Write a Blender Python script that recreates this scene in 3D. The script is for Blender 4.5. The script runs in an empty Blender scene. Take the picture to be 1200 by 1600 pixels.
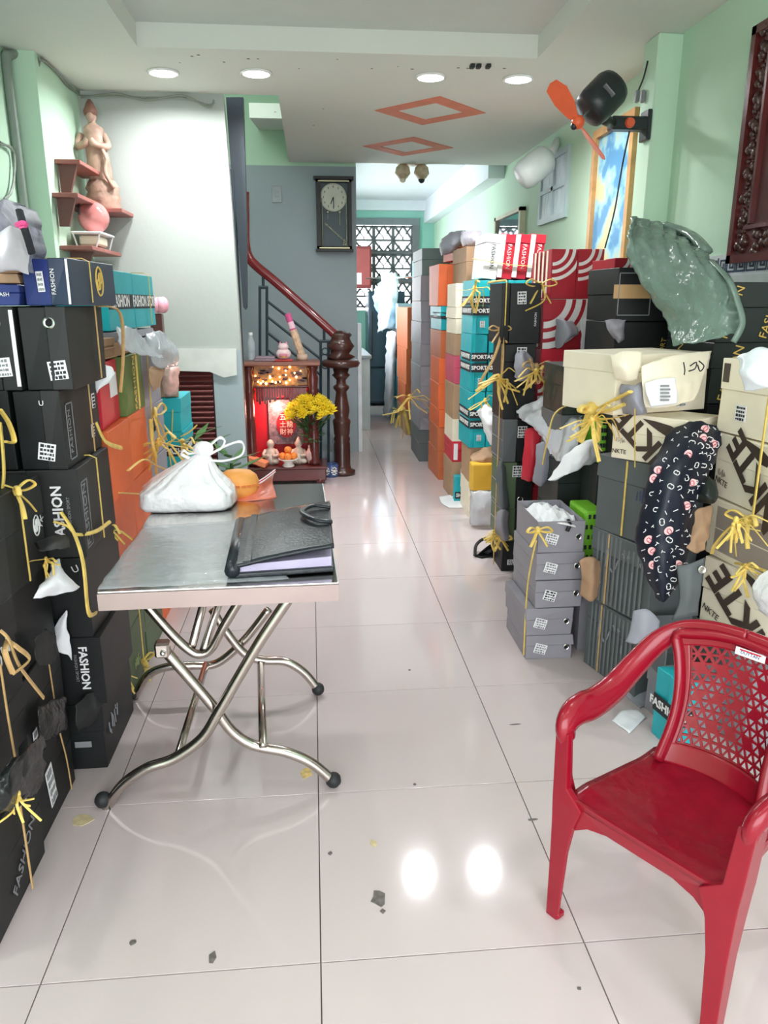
import bpy, bmesh, math, random
import numpy as np
from mathutils import Vector, Matrix, Euler
random.seed(7); RNG = random.Random(11)
S = bpy.context.scene
COL = S.collection
PI = math.pi

# ------------------------------------------------------------------ camera
CAM_F = 1180.4; YAW = math.radians(5.298); PITCH = math.radians(15.5026); CAM_H = 1.41
cd = bpy.data.cameras.new('camera'); cam = bpy.data.objects.new('camera', cd); COL.objects.link(cam)
cd.sensor_fit = 'HORIZONTAL'; cd.sensor_width = 36.0; cd.lens = CAM_F / 1200.0 * 36.0
cd.clip_start = 0.02; cd.clip_end = 200
cam.location = (0, 0, CAM_H); cam.rotation_euler = (PI / 2 - PITCH, 0, -YAW)
S.camera = cam
# ------------------------------------------------------------------ world, lights, exposure
W = bpy.data.worlds.new('daylight'); S.world = W; W.use_nodes = True
bg = W.node_tree.nodes['Background']; bg.inputs[0].default_value = (0.95, 0.965, 1.0, 1); bg.inputs[1].default_value = 4.0
def area(name, loc, rot, sx, sy, power, color=(1, 1, 1), portal=False, shape='RECTANGLE'):
    l = bpy.data.lights.new(name, 'AREA'); l.shape = shape; l.size = sx; l.size_y = sy; l.energy = power; l.color = color
    o = bpy.data.objects.new(name, l); COL.objects.link(o); o.location = loc; o.rotation_euler = rot
    if portal: l.cycles.is_portal = True
    return o
area('shopfront_daylight', (0.2, -1.25, 1.32), (PI / 2, 0, 0), 3.0, 2.4, 60, (0.97, 0.98, 1.0), True)
area('back_window_daylight', (1.0, 11.66, 1.9), (-PI / 2, 0, 0), 1.5, 1.3, 16, (0.92, 0.97, 1.0))
area('side_light_well', (0.16, 9.3, 1.75), (0, -PI / 2, 0), 1.3, 3.0, 2.5, (0.93, 0.97, 1.0))  # unseen fill light added in the left wall to brighten the far room
S.view_settings.view_transform = 'Standard'; S.view_settings.look = 'None'
S.view_settings.gamma = 1.0; S.view_settings.use_curve_mapping = False
S.view_settings.exposure = 0.76
try:
    S.cycles.use_denoising = True; S.cycles.max_bounces = 8; S.cycles.diffuse_bounces = 5; S.cycles.caustics_reflective = False; S.cycles.caustics_refractive = False
except Exception: pass

# ------------------------------------------------------------------ pixel -> point at a known plane
_fw = Vector((math.sin(YAW) * math.cos(PITCH), math.cos(YAW) * math.cos(PITCH), -math.sin(PITCH)))
_rt = Vector((math.cos(YAW), -math.sin(YAW), 0)); _up = _rt.cross(_fw)
_C = Vector((0, 0, CAM_H))
def _ray(u, v): return _fw + _rt * ((u - 600) / CAM_F) + _up * ((800 - v) / CAM_F)
def PY(u, v, Y): d = _ray(u, v); return _C + d * (Y / d.y)
def PX(u, v, X): d = _ray(u, v); return _C + d * (X / d.x)
def PZ(u, v, Z): d = _ray(u, v); return _C + d * ((Z - CAM_H) / d.z)

# ------------------------------------------------------------------ materials
def lin(c):
    r = []
    for x in c[:3]:
        x /= 255.0
        r.append(x / 12.92 if x <= 0.04045 else ((x + 0.055) / 1.055) ** 2.4)
    return (r[0], r[1], r[2], 1.0)
MATS = {}
def M(name, rgb, rough=0.55, metal=0.0, var=0.08, scale=9.0, bump=0.0, bscale=60.0, trans=0.0, emit=None, estr=0.0, alpha=1.0, coat=0.0, ior=1.45):
    if name in MATS: return MATS[name]
    m = bpy.data.materials.new(name); m.use_nodes = True; nt = m.node_tree
    b = nt.nodes['Principled BSDF']; c = lin(rgb)
    b.inputs['Base Color'].default_value = c; b.inputs['Roughness'].default_value = rough; b.inputs['Metallic'].default_value = metal
    b.inputs['Transmission Weight'].default_value = trans; b.inputs['Alpha'].default_value = alpha; b.inputs['Coat Weight'].default_value = coat
    b.inputs['IOR'].default_value = ior
    if emit: b.inputs['Emission Color'].default_value = lin(emit); b.inputs['Emission Strength'].default_value = estr
    if var > 0:
        tc = nt.nodes.new('ShaderNodeTexCoord'); n = nt.nodes.new('ShaderNodeTexNoise'); n.inputs['Scale'].default_value = scale; n.inputs['Detail'].default_value = 4
        nt.links.new(tc.outputs['Object'], n.inputs['Vector'])
        r = nt.nodes.new('ShaderNodeValToRGB'); r.color_ramp.elements[0].position = 0.3; r.color_ramp.elements[1].position = 0.7
        r.color_ramp.elements[0].color = tuple(x * (1 - var) for x in c[:3]) + (1,); r.color_ramp.elements[1].color = tuple(min(1, x * (1 + var)) for x in c[:3]) + (1,)
        nt.links.new(n.outputs['Fac'], r.inputs['Fac']); nt.links.new(r.outputs['Color'], b.inputs['Base Color'])
    if bump > 0:
        tc2 = nt.nodes.new('ShaderNodeTexCoord'); n2 = nt.nodes.new('ShaderNodeTexNoise'); n2.inputs['Scale'].default_value = bscale; n2.inputs['Detail'].default_value = 3
        nt.links.new(tc2.outputs['Object'], n2.inputs['Vector'])
        bp = nt.nodes.new('ShaderNodeBump'); bp.inputs['Strength'].default_value = bump; bp.inputs['Distance'].default_value = 0.01
        nt.links.new(n2.outputs['Fac'], bp.inputs['Height']); nt.links.new(bp.outputs['Normal'], b.inputs['Normal'])
    MATS[name] = m; return m
def wallmat(name, rgb, stain):
    m = M(name, rgb, 0.75, var=0.03, scale=1.3, bump=0.08, bscale=35)
    nt = m.node_tree; b = nt.nodes['Principled BSDF']
    src = b.inputs['Base Color'].links[0].from_socket
    tc = nt.nodes.new('ShaderNodeTexCoord'); n = nt.nodes.new('ShaderNodeTexNoise'); n.inputs['Scale'].default_value = 4.5; n.inputs['Detail'].default_value = 8
    nt.links.new(tc.outputs['Object'], n.inputs['Vector'])
    r = nt.nodes.new('ShaderNodeValToRGB'); r.color_ramp.elements[0].position = 0.66; r.color_ramp.elements[1].position = 0.8
    r.color_ramp.elements[0].color = (0, 0, 0, 1); r.color_ramp.elements[1].color = (0.45, 0.45, 0.45, 1)
    mx = nt.nodes.new('ShaderNodeMixRGB'); mx.inputs['Color2'].default_value = lin(stain)
    nt.links.new(n.outputs['Fac'], r.inputs['Fac']); nt.links.new(r.outputs['Color'], mx.inputs['Fac']); nt.links.new(src, mx.inputs['Color1'])
    nt.links.new(mx.outputs['Color'], b.inputs['Base Color']); return m
m_tile = M('floor_tile', (208, 194, 194), 0.09, var=0.025, scale=2.0, bump=0.012, bscale=5)
m_grout = M('grout', (120, 114, 108), 0.8)
m_green = wallmat('green_wall', (190, 220, 196), (196, 216, 196))
m_mint = wallmat('mint_wall', (150, 205, 190), (160, 210, 200))
m_white = wallmat('white_wall', (170, 176, 171), (166, 166, 146))
m_grey = wallmat('grey_wall', (160, 172, 178), (152, 164, 170))
m_ceil = M('ceiling_paint', (218, 221, 214), 0.8, var=0.03, scale=1.0)
m_ceil2 = M('far_ceiling_paint', (225, 232, 236), 0.8, var=0.02)
m_black = M('black_card', (18, 22, 23), 0.5, var=0.12)
m_black2 = M('worn_black_card', (34, 36, 36), 0.55, var=0.12)
m_dgreen = M('dark_green_card', (38, 46, 43), 0.45, var=0.1)
m_charcoal = M('charcoal_card', (92, 98, 100), 0.5, var=0.06)
m_gcard = M('grey_card', (142, 140, 148), 0.5, var=0.06)
m_lav = M('lavender_grey_card', (150, 150, 162), 0.5)
m_olive = M('olive_card', (96, 118, 60), 0.5)
m_green2 = M('moss_green_card', (84, 104, 74), 0.5)
m_orange = M('orange_card', (232, 110, 60), 0.5)
m_orange2 = M('brown_orange_card', (198, 108, 66), 0.5)
m_teal = M('teal_card', (28, 172, 184), 0.42)
m_teal2 = M('dark_teal_card', (50, 130, 140), 0.45)
m_navy = M('navy_card', (36, 52, 118), 0.42)
m_navy2 = M('dark_navy_card', (40, 54, 78), 0.42)
m_red = M('red_card', (170, 36, 50), 0.45)
m_red2 = M('bright_red_card', (204, 40, 60), 0.45)
m_cream = M('cream_card', (240, 230, 208), 0.55, var=0.04)
m_kraft = M('kraft_card', (176, 142, 112), 0.65)
m_tape = M('tan_tape', (196, 158, 112), 0.35)
m_brownp = M('brown_print', (70, 58, 52), 0.5)
m_wprint = M('white_print', (232, 232, 232), 0.6, var=0)
m_gprint = M('grey_print', (130, 132, 136), 0.6, var=0)
m_dprint = M('dark_print', (38, 40, 46), 0.6, var=0)
m_gold = M('gold_print', (222, 186, 96), 0.4, var=0)
m_sticker = M('white_sticker', (236, 236, 238), 0.5, var=0.02)
m_paper = M('white_tissue', (238, 240, 244), 0.6, var=0.03, bump=0.3, bscale=22)
m_string = M('yellow_raffia', (226, 196, 104), 0.4, var=0.15, scale=30)
m_string2 = M('tan_raffia', (200, 164, 110), 0.4, var=0.15, scale=30)
m_chrome = M('chrome', (225, 225, 225), 0.18, 1.0, var=0)
m_hole = M('ring_hole', (16, 17, 18), 0.8, var=0)
m_steel = M('stainless_steel', (206, 204, 200), 0.16, 1.0, var=0.02, bump=0.02, bscale=6)
m_rim = M('brushed_steel_rim', (166, 152, 148), 0.32, 1.0, var=0.08, scale=5)
m_wornred = M('worn_red_plastic', (132, 14, 34), 0.2, var=0.10, scale=22, bump=0.25, bscale=26, coat=0.2)
m_tube = M('steel_tube', (196, 188, 180), 0.2, 1.0, var=0.02)
m_rubber = M('black_rubber', (36, 38, 40), 0.6)
m_leather = M('black_leather', (34, 40, 46), 0.3, var=0.08, bump=0.15, bscale=120)
m_wood = M('dark_red_wood', (88, 36, 34), 0.3, var=0.25, scale=6, bump=0.1, bscale=30, coat=0.3)
m_wood2 = M('dark_brown_wood', (70, 42, 36), 0.28, var=0.25, scale=6, bump=0.1, bscale=30, coat=0.3)
m_rail = M('varnished_rail', (112, 36, 38), 0.2, var=0.2, coat=0.5)
m_iron = M('dark_iron', (42, 56, 64), 0.45)
m_plred = M('red_plastic', (142, 14, 36), 0.22, var=0.05, bump=0.03, bscale=14, coat=0.15)
m_bagw = M('white_plastic_bag', (252, 252, 254), 0.25, var=0.01, bump=0.9, bscale=24)
m_bagg = M('clear_plastic_bag', (206, 210, 216), 0.2, var=0.05, bump=0.5, bscale=18, alpha=0.7)
m_film = M('thin_clear_film', (214, 220, 226), 0.12, var=0.03, bump=0.6, bscale=16, alpha=0.32)
m_bagk = M('black_plastic_bag', (24, 27, 28), 0.25, var=0.1, bump=0.6, bscale=25)
m_gsack = M('green_plastic_sack', (116, 138, 126), 0.2, var=0.14, scale=6, bump=0.9, bscale=20)

# ------------------------------------------------------------------ object helpers
def link(o, parent=None):
    COL.objects.link(o)
    if parent is not None: o.parent = parent
    return o
def obj(name, me, mat=None, parent=None, smooth=False):
    if isinstance(me, bmesh.types.BMesh):
        bm = me; me = bpy.data.meshes.new(name); bm.normal_update(); bm.to_mesh(me); bm.free()
    if mat is not None and not me.materials: me.materials.append(mat)
    if smooth:
        for p in me.polygons: p.use_smooth = True
    return link(bpy.data.objects.new(name, me), parent)
def tag(o, label, cat, group=None):
    o['label'] = label; o['category'] = cat
    if group: o['group'] = group
    return o
def thing(name, label, cat, loc=(0, 0, 0), rz=0.0, group=None):
    o = bpy.data.objects.new(name, None); o.empty_display_size = 0.05; COL.objects.link(o)
    o.location = loc; o.rotation_euler = (0, 0, rz); return tag(o, label, cat, group)
def struct(name, me, mat, parent=None, smooth=False):
    o = obj(name, me, mat, parent, smooth)
    if parent is None: o['kind'] = 'structure'
    return o
def bx(bm, x0, x1, y0, y1, z0, z1, mat=0, jit=0.0):
    vs = []
    for z in (z0, z1):
        for x, y in ((x0, y0), (x1, y0), (x1, y1), (x0, y1)):
            vs.append(bm.verts.new((x + RNG.uniform(-jit, jit), y + RNG.uniform(-jit, jit), z + (RNG.uniform(-jit, 0) if z == z1 else 0))))
    for f in ((0, 3, 2, 1), (4, 5, 6, 7), (0, 1, 5, 4), (1, 2, 6, 5), (2, 3, 7, 6), (3, 0, 4, 7)):
        bm.faces.new([vs[i] for i in f]).material_index = mat
    return vs
def box_bm(x0, x1, y0, y1, z0, z1, bevel=0.0, jit=0.0, seg=1):
    bm = bmesh.new(); bx(bm, x0, x1, y0, y1, z0, z1, jit=jit)
    if bevel: bmesh.ops.bevel(bm, geom=bm.edges[:], offset=bevel, segments=seg, affect='EDGES', profile=0.6)
    return bm
def spline(pts, n=6):
    P = [Vector(p) for p in pts]; out = []
    for i in range(len(P) - 1):
        p0 = P[max(i - 1, 0)]; p1 = P[i]; p2 = P[i + 1]; p3 = P[min(i + 2, len(P) - 1)]
        for k in range(n):
            t = k / n; t2 = t * t; t3 = t2 * t
            out.append(0.5 * ((2 * p1) + (p2 - p0) * t + (2 * p0 - 5 * p1 + 4 * p2 - p3) * t2 + (3 * p1 - p0 - 3 * p2 + p3) * t3))
    out.append(P[-1]); return out
def tube(bm, pts, r, seg=8, flat=1.0, cap=True, radii=None):
    P = [Vector(p) for p in pts]; rings = []; prev = None
    for i, p in enumerate(P):
        t = (P[min(i + 1, len(P) - 1)] - P[max(i - 1, 0)])
        if t.length < 1e-9: t = Vector((0, 0, 1))
        t.normalize()
        if prev is None:
            a = Vector((0, 0, 1)) if abs(t.z) < 0.9 else Vector((1, 0, 0)); n = t.cross(a).normalized()
        else:
            n = prev - t * prev.dot(t)
            n = n.normalized() if n.length > 1e-6 else prev
        prev = n; b = t.cross(n); rr = radii[i] if radii else r
        rings.append([bm.verts.new(p + n * (math.cos(2 * PI * k / seg) * rr) + b * (math.sin(2 * PI * k / seg) * rr * flat)) for k in range(seg)])
    for i in range(len(rings) - 1):
        for k in range(seg):
            bm.faces.new((rings[i][k], rings[i][(k + 1) % seg], rings[i + 1][(k + 1) % seg], rings[i + 1][k]))
    if cap:
        bm.faces.new(rings[0][::-1]); bm.faces.new(rings[-1])
    return bm
def tube_bm(pts, r, seg=8, flat=1.0, radii=None): return tube(bmesh.new(), pts, r, seg, flat, True, radii)
def lathe_bm(prof, seg=20, c=(0, 0, 0)):
    bm = bmesh.new(); rings = []
    for r, z in prof:
        rings.append([bm.verts.new((c[0] + max(r, 1e-4) * math.cos(2 * PI * k / seg), c[1] + max(r, 1e-4) * math.sin(2 * PI * k / seg), c[2] + z)) for k in range(seg)])
    for i in range(len(rings) - 1):
        for k in range(seg): bm.faces.new((rings[i][k], rings[i][(k + 1) % seg], rings[i + 1][(k + 1) % seg], rings[i + 1][k]))
    bm.faces.new(rings[0][::-1]); bm.faces.new(rings[-1]); return bm
def ball(bm, c, r, u=10, v=7, s=(1, 1, 1)):
    mt = Matrix.Translation(c) @ Matrix.Diagonal((s[0], s[1], s[2], 1)); bmesh.ops.create_uvsphere(bm, u_segments=u, v_segments=v, radius=r, matrix=mt); return bm
def ball_bm(c, r, u=12, v=8, s=(1, 1, 1)): return ball(bmesh.new(), c, r, u, v, s)
def prism(bm, pts, dvec):
    d = Vector(dvec); a = [bm.verts.new(Vector(p)) for p in pts]; b = [bm.verts.new(Vector(p) + d) for p in pts]; n = len(a)
    bm.faces.new(a); bm.faces.new(b[::-1])
    for i in range(n): bm.faces.new((a[i], b[i], b[(i + 1) % n], a[(i + 1) % n]))
    return bm
def prism_bm(pts, dvec):
    bm = prism(bmesh.new(), pts, dvec); bmesh.ops.recalc_face_normals(bm, faces=bm.faces[:]); return bm
def _noise(p, s): 
    import mathutils
    return mathutils.noise.noise(p * s)
def grid_pts(rows, nu, nv):
    R = [spline(r, nu) for r in rows]; cols = list(zip(*R)); C = [spline(c, nv) for c in cols]
    return [list(r) for r in zip(*C)]
def sheet_bm(rows, nu=5, nv=5, wrinkle=0.0, ws=12.0, thick=0.003, puff=0.0, back=0.5, push=(0, -1, 0), seed=0.0, pleat=0.0, pn=5):
    """a closed skin: front grid through rows of points; thick, or puffed out along push"""
    G = grid_pts(rows, nu, nv); ni = len(G); nj = len(G[0]); pv = Vector(push); bm = bmesh.new(); F = []; B = []
    for i in range(ni):
        fr = []; br = []
        for j in range(nj):
            s = i / (ni - 1); t = j / (nj - 1); w = (math.sin(PI * s) * math.sin(PI * t)) ** 0.6 if 0 < s < 1 and 0 < t < 1 else 0
            p = G[i][j]; nz = 0.8 - 2.2 * abs(_noise(p + Vector((seed, seed * 2, 0)), ws)) + 0.7 * _noise(p + Vector((seed, 3, 1)), ws * 2.3); nz += (pleat * (abs(math.sin(PI * pn * (t + .25 * s + .06 * _noise(p, 6)))) ** 0.7 - .5) * max(0.03, (1.02 - s * 1.25)) ** 1.3 / wrinkle) if pleat else 0; p = p + Vector((_noise(p + Vector((5, seed, 2)), ws * 2), 0, _noise(p + Vector((9, 1, seed)), ws * 2))) * wrinkle * (0.9 if min(s, t, 1 - s, 1 - t) < 0.02 else 0.4)
            fr.append(bm.verts.new(p + pv * (puff * w + wrinkle * nz))); br.append(bm.verts.new(p + pv * (wrinkle * nz - thick - puff * back * w)))
        F.append(fr); B.append(br)
    for i in range(ni - 1):
        for j in range(nj - 1):
            bm.faces.new((F[i][j], F[i][j + 1], F[i + 1][j + 1], F[i + 1][j])); bm.faces.new((B[i][j], B[i + 1][j], B[i + 1][j + 1], B[i][j + 1]))
    for j in range(nj - 1):
        bm.faces.new((F[0][j], B[0][j], B[0][j + 1], F[0][j + 1])); bm.faces.new((F[-1][j], F[-1][j + 1], B[-1][j + 1], B[-1][j]))
    for i in range(ni - 1):
        bm.faces.new((F[i][0], F[i + 1][0], B[i + 1][0], B[i][0])); bm.faces.new((F[i][-1], B[i][-1], B[i + 1][-1], F[i + 1][-1]))
    bmesh.ops.recalc_face_normals(bm, faces=bm.faces[:]); return bm
def px_rows(rows): return [[PY(*p) for p in r] for r in rows]
_TXT = {}
def text(name, s, size, mat, parent, mtx, ext=0.0006, align='CENTER', shear=0.0, bold=0.0):
    key = (s, size, mat.name, bold, align)
    if key not in _TXT:
        c = bpy.data.curves.new(name, 'FONT'); c.body = s; c.size = size; c.extrude = ext; c.align_x = align; c.align_y = 'CENTER'; c.offset = bold; c.resolution_u = 2
        tmp = bpy.data.objects.new(name, c); me = bpy.data.meshes.new_from_object(tmp); bpy.data.objects.remove(tmp)
        me.name = name; me.materials.clear(); me.materials.append(mat); _TXT[key] = me
    o = link(bpy.data.objects.new(name, _TXT[key]), parent); o.matrix_local = mtx; return o
def frame(c, right, up):
    r = Vector(right).normalized(); u = Vector(up).normalized(); n = r.cross(u)
    m = Matrix((r, u, n)).transposed().to_4x4(); m.translation = Vector(c); return m
# ================================================================== THE SETTING
# ---- floor: every tile its own piece, joints recessed
fl = struct('floor', box_bm(-1.6, 1.95, -1.3, 11.6, -0.12, -0.006), m_grout)
def tile_mesh(x0, x1):
    bm = box_bm(x0, x1, -0.2985, 0.2985, -0.007, 0.0, bevel=0.0005); me = bpy.data.meshes.new('tile'); bm.to_mesh(me); bm.free(); me.materials.append(m_tile); return me
tm = tile_mesh(-0.2985, 0.2985); tmL = tile_mesh(0.066, 0.2985)
for j in range(-4, 17):
    for i in range(-3, 3):
        o = link(bpy.data.objects.new('tile', tmL if i == -3 else tm), fl)
        o.location = (-0.015 + 0.6 * i + 0.3, 1.354 + 0.6 * j + 0.3, 0)
struct('pavement', box_bm(-4, 4, -6, -1.3, -0.2, -0.02), M('concrete', (150, 148, 142), 0.9))
# ---- walls
struct('wall_left', box_bm(-1.60, -1.45, -1.3, 7.5, 0, 3.6), m_green)
struct('trim_1', box_bm(-1.45, -1.315, 4.28, 5.0, 0, 2.59), m_green)
struct('wall_right', box_bm(1.78, 1.93, 3.745, 11.4, 0, 2.9), m_green)
struct('wall_right_front', box_bm(1.715, 1.93, -1.3, 3.745, 0, 2.6), m_green)
bm = box_bm(1.60, 1.78, 3.745, 3.90, 0, 2.59, bevel=0.006); struct('trim_2', bm, m_green)
struct('wall_front', box_bm(-1.45, 1.78, -1.3, -1.15, 2.35, 2.59), m_green)
# white stair-side wall, its lower third painted grey
def wpoly(pts, y, d=0.09): return prism_bm([(p[0], y, p[1]) for p in pts], (0, d, 0))
struct('wall_back', wpoly([(-1.45, 1.115), (-0.458, 1.115), (-0.460, 1.4), (-0.468, 1.9), (-0.486, 2.59), (-1.45, 2.59)], 5.0), m_white)
gw = bmesh.new()
for p in ([(-1.45, 0), (-0.87, 0), (-0.87, 1.115), (-1.45, 1.115)], [(-0.64, 0), (-0.458, 0), (-0.458, 1.115), (-0.64, 1.115)], [(-0.87, 1.0), (-0.64, 1.0), (-0.64, 1.115), (-0.87, 1.115)]):
    prism(gw, [(q[0], 5.0, q[1]) for q in p], (0, 0.09, 0))
bmesh.ops.recalc_face_normals(gw, faces=gw.faces[:]); struct('wall_back_lower', gw, m_grey)
# louvred brown door under the stairs
ld = struct('door_1', box_bm(-0.87, -0.64, 5.03, 5.06, 0, 1.0), m_wood)
lm = bpy.data.meshes.new('slat'); b_ = bmesh.new(); prism(b_, [(-0.105, 0.0, 0.0), (-0.105, -0.022, 0.004), (-0.105, -0.024, 0.012), (-0.105, 0.0, 0.032)], (0.21, 0, 0)); bmesh.ops.recalc_face_normals(b_, faces=b_.faces[:]); b_.to_mesh(lm); b_.free(); lm.materials.append(M('louvre_wood', (106, 48, 46), 0.5))
for k in range(27):
    o = link(bpy.data.objects.new('slat', lm), ld); o.location = (-0.755, 5.03, 0.05 + k * 0.0345)
t = tag(obj('board', prism_bm([PY(262, 545, 4.985), PY(369, 545, 4.985), PY(370, 586, 4.985), PY(350, 590, 4.985), PY(328, 581, 4.985), PY(262, 579, 4.985)], (0, 0.012, 0)), M('white_board', (206, 208, 202), 0.5)), 'white notched board fixed to the wall above the brown louvred door', 'board')
# grey wall behind the stairs with green paint above
struct('wall_stairs', box_bm(-1.45, 0.425, 7.3, 7.42, 0, 2.575), m_grey)
struct('wall_stairs_upper', box_bm(-1.45, 0.425, 7.3, 7.42, 2.575, 3.6), m_green)
struct('trim_3', box_bm(0.425, 0.462, 7.27, 7.44, 0, 1.22, bevel=0.003), M('white_trim', (226, 232, 236), 0.35))
# dark boxed-in edge beside the stair opening
struct('trim_4', prism_bm([PY(353, 152, 5.12), PY(380, 152, 5.12), PY(385, 330, 5.12), PY(386, 480, 5.12), PY(383, 484, 5.12), PY(380, 480, 5.12), PY(370, 350, 5.12), PY(360, 250, 5.12)], (0, 0.06, 0)), M('dark_slate', (40, 50, 58), 0.5))
struct('trim_5', box_bm(-0.49, -0.458, 5.1, 5.2, 0, 2.2), M('dark_slate', (52, 62, 70), 0.5))
struct('ceiling_stairs', prism_bm([(-0.42, 6.2, 2.72), (-0.1, 6.2, 2.72), (-0.1, 7.3, 2.86), (-0.42, 7.3, 2.86)], (0, 0, 0.1)), m_ceil)
struct('ceiling_stairwell', box_bm(-1.45, -0.05, 5.0, 7.5, 3.5, 3.6), m_ceil)
struct('wall_stairwell', box_bm(-0.165, -0.05, 5.0, 7.3, 2.70, 3.5), m_green)
# ---- ceiling: dropped border round a recess, then the low slab
cb = bmesh.new()
bx(cb, -1.6, -0.80, -1.3, 5.0, 2.59, 2.70); bx(cb, 1.16, 1.93, -1.3, 5.0, 2.59, 2.70)
bx(cb, -0.80, 1.16, 4.17, 5.0, 2.59, 2.70); bx(cb, -0.80, 1.16, -1.3, 0.5, 2.59, 2.70)
bx(cb, -0.165, 1.93, 5.0, 7.2, 2.59, 2.70)
ce = struct('ceiling', cb, m_ceil)
obj('recess_panel', box_bm(-0.80, 1.16, 0.5, 4.17, 2.695, 2.75), M('recess_paint', (206, 210, 206), 0.8, var=0.02), ce)
m_dia = M('terracotta_paint', (212, 122, 92), 0.6)
for cx, cy in ((0.79, 5.30), (0.788, 6.45)):
    bm = bmesh.new(); o4 = [(0.36, 0), (0, 0.375), (-0.36, 0), (0, -0.375)]
    for k in range(4):
        a, b = o4[k], o4[(k + 1) % 4]; s = 0.60
        prism(bm, [(cx + a[0], cy + a[1], 2.586), (cx + b[0], cy + b[1], 2.586), (cx + b[0] * s, cy + b[1] * s, 2.586), (cx + a[0] * s, cy + a[1] * s, 2.586)], (0, 0, 0.004))
    bmesh.ops.recalc_face_normals(bm, faces=bm.faces[:]); obj('diamond_trim', bm, m_dia, ce)
bm = bmesh.new()
for u, v in ((300, 88), (310, 86), (281, 98), (350, 97), (388, 92), (403, 92), (467, 107), (527, 93), (581, 107), (622, 104), (644, 108), (716, 106), (731, 107), (788, 107), (430, 175), (505, 170), (490, 196)):
    p = PZ(u, v, 2.589); bmesh.ops.create_circle(bm, cap_ends=True, segments=7, radius=RNG.uniform(0.005, 0.011), matrix=Matrix.Translation(p) @ Matrix.Rotation(PI, 4, 'X'))
obj('plug_mark', bm, M('plug_grey', (120, 116, 108), 0.8), ce)
for u in (738, 748, 763):
    p = PZ(u, 101, 2.589); obj('bracket', box_bm(p.x - 0.012, p.x + 0.012, p.y - 0.02, p.y + 0.02, 2.572, 2.59, bevel=0.003), m_rubber, ce)
# ---- far room
struct('ceiling_far', box_bm(-0.05, 1.93, 7.2, 11.6, 2.79, 2.88), m_ceil2)
struct('beam', box_bm(-0.05, 1.93, 7.2, 7.32, 2.62, 2.79), m_mint)
struct('trim_6', box_bm(1.63, 1.78, 7.32, 11.4, 2.50, 2.79), m_ceil2)
struct('trim_7', box_bm(0.22, 1.63, 11.3, 11.4, 2.66, 2.79), m_ceil2)
fb = bmesh.new()
for a in ((7.45, 7.8, 0, 2.79), (10.8, 11.4, 0, 2.79), (7.8, 10.8, 0, 1.1), (7.8, 10.8, 2.4, 2.79)): bx(fb, 0.10, 0.22, *a)  # opening added out of view for the side fill light
struct('wall_far_left', fb, m_mint)
fr = bmesh.new()
bx(fr, 0.10, 1.93, 11.4, 11.52, 2.52, 2.79); bx(fr, 0.10, 0.34, 11.4, 11.52, 0, 2.52); bx(fr, 1.50, 1.93, 11.4, 11.52, 0, 2.52); bx(fr, 0.34, 1.50, 11.4, 11.52, 0, 1.30)
struct('wall_far', fr, m_mint)
wn = struct('window_1', box_bm(0.28, 1.56, 11.37, 11.40, 2.47, 2.56), M('grey_trim', (128, 136, 140), 0.6))
m_conc = M('breeze_block', (122, 124, 126), 0.8)
fb = bmesh.new(); bx(fb, 1.46, 1.56, 11.36, 11.5, 1.30, 2.47); bx(fb, 0.28, 0.35, 11.36, 11.5, 1.30, 2.47)
obj('window_frame', fb, m_conc, wn)
blk = bmesh.new(); w = 0.139; h = 0.178; d = 0.09
for a in ((-w, -w + .020, -h, h), (w - .020, w, -h, h), (-w, w, -h, -h + .024), (-w, w, h - .024, h)): bx(blk, a[0], a[1], 0, d, a[2], a[3])
def bar(bm, p, q, t=0.026):
    p = Vector((p[0], 0, p[1])); q = Vector((q[0], 0, q[1])); n = (q - p).cross(Vector((0, 1, 0))).normalized() * t / 2
    prism(bm, [p + n, q + n, q - n, p - n], (0, d, 0))
bar(blk, (-w, -h * .1), (w, -h * .1)); 
for sx in (-1, 1):
    bar(blk, (0, h), (sx * w, -h * .1)); bar(blk, (0, -h), (sx * w, -h * .1)); bar(blk, (sx * w * .9, h), (sx * w * .35, h * .42)); bar(blk, (sx * w * .9, -h), (sx * w * .35, -h * .5)); bar(blk, (sx * w * .35, h * .42), (0, h * .1), .01); bar(blk, (0, h * .1), (0, -h*.1), .01)
bmesh.ops.recalc_face_normals(blk, faces=blk.faces[:]); bme = bpy.data.meshes.new('breeze_block'); blk.to_mesh(bme); blk.free(); bme.materials.append(m_conc)
for r in range(3):
    for c in range(4):
        o = link(bpy.data.objects.new('breeze_block', bme), wn); o.location = (0.493 + c * 0.279, 11.38, 2.285 - r * 0.385)
fb = bmesh.new(); bx(fb, 0.35, 1.46, 11.37, 11.48, 2.082, 2.112); bx(fb, 0.35, 1.46, 11.37, 11.48, 1.69, 1.72); obj('transom', fb, m_conc, wn)
# ---- right wall: small window, greek key tile band
w2 = bmesh.new(); m_wf = M('pale_window_frame', (176, 196, 200), 0.5)
for a in ((5.44, 6.09, 2.40, 2.44), (5.44, 6.09, 1.98, 2.02), (5.44, 5.48, 2.02, 2.40), (6.05, 6.09, 2.02, 2.40), (5.745, 5.785, 2.02, 2.40), (5.48, 6.05, 2.19, 2.22)): bx(w2, 1.755, 1.785, *a)
wo = struct('window_2', w2, m_wf)
m_pane = M('frosted_pane', (206, 220, 228), 0.25, var=0.05, scale=14)
for y0, y1 in ((5.48, 5.745), (5.785, 6.05)):
    for z0, z1 in ((2.02, 2.19), (2.22, 2.40)):
        pp = bmesh.new(); n = 3
        for k in range(n):
            ya = y0 + (y1 - y0) * k / n; yb = y0 + (y1 - y0) * (k + 1) / n; bx(pp, 1.768, 1.782, ya + 0.004, yb - 0.004, z0, z1)
        obj('pane', pp, m_pane, wo)
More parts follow.
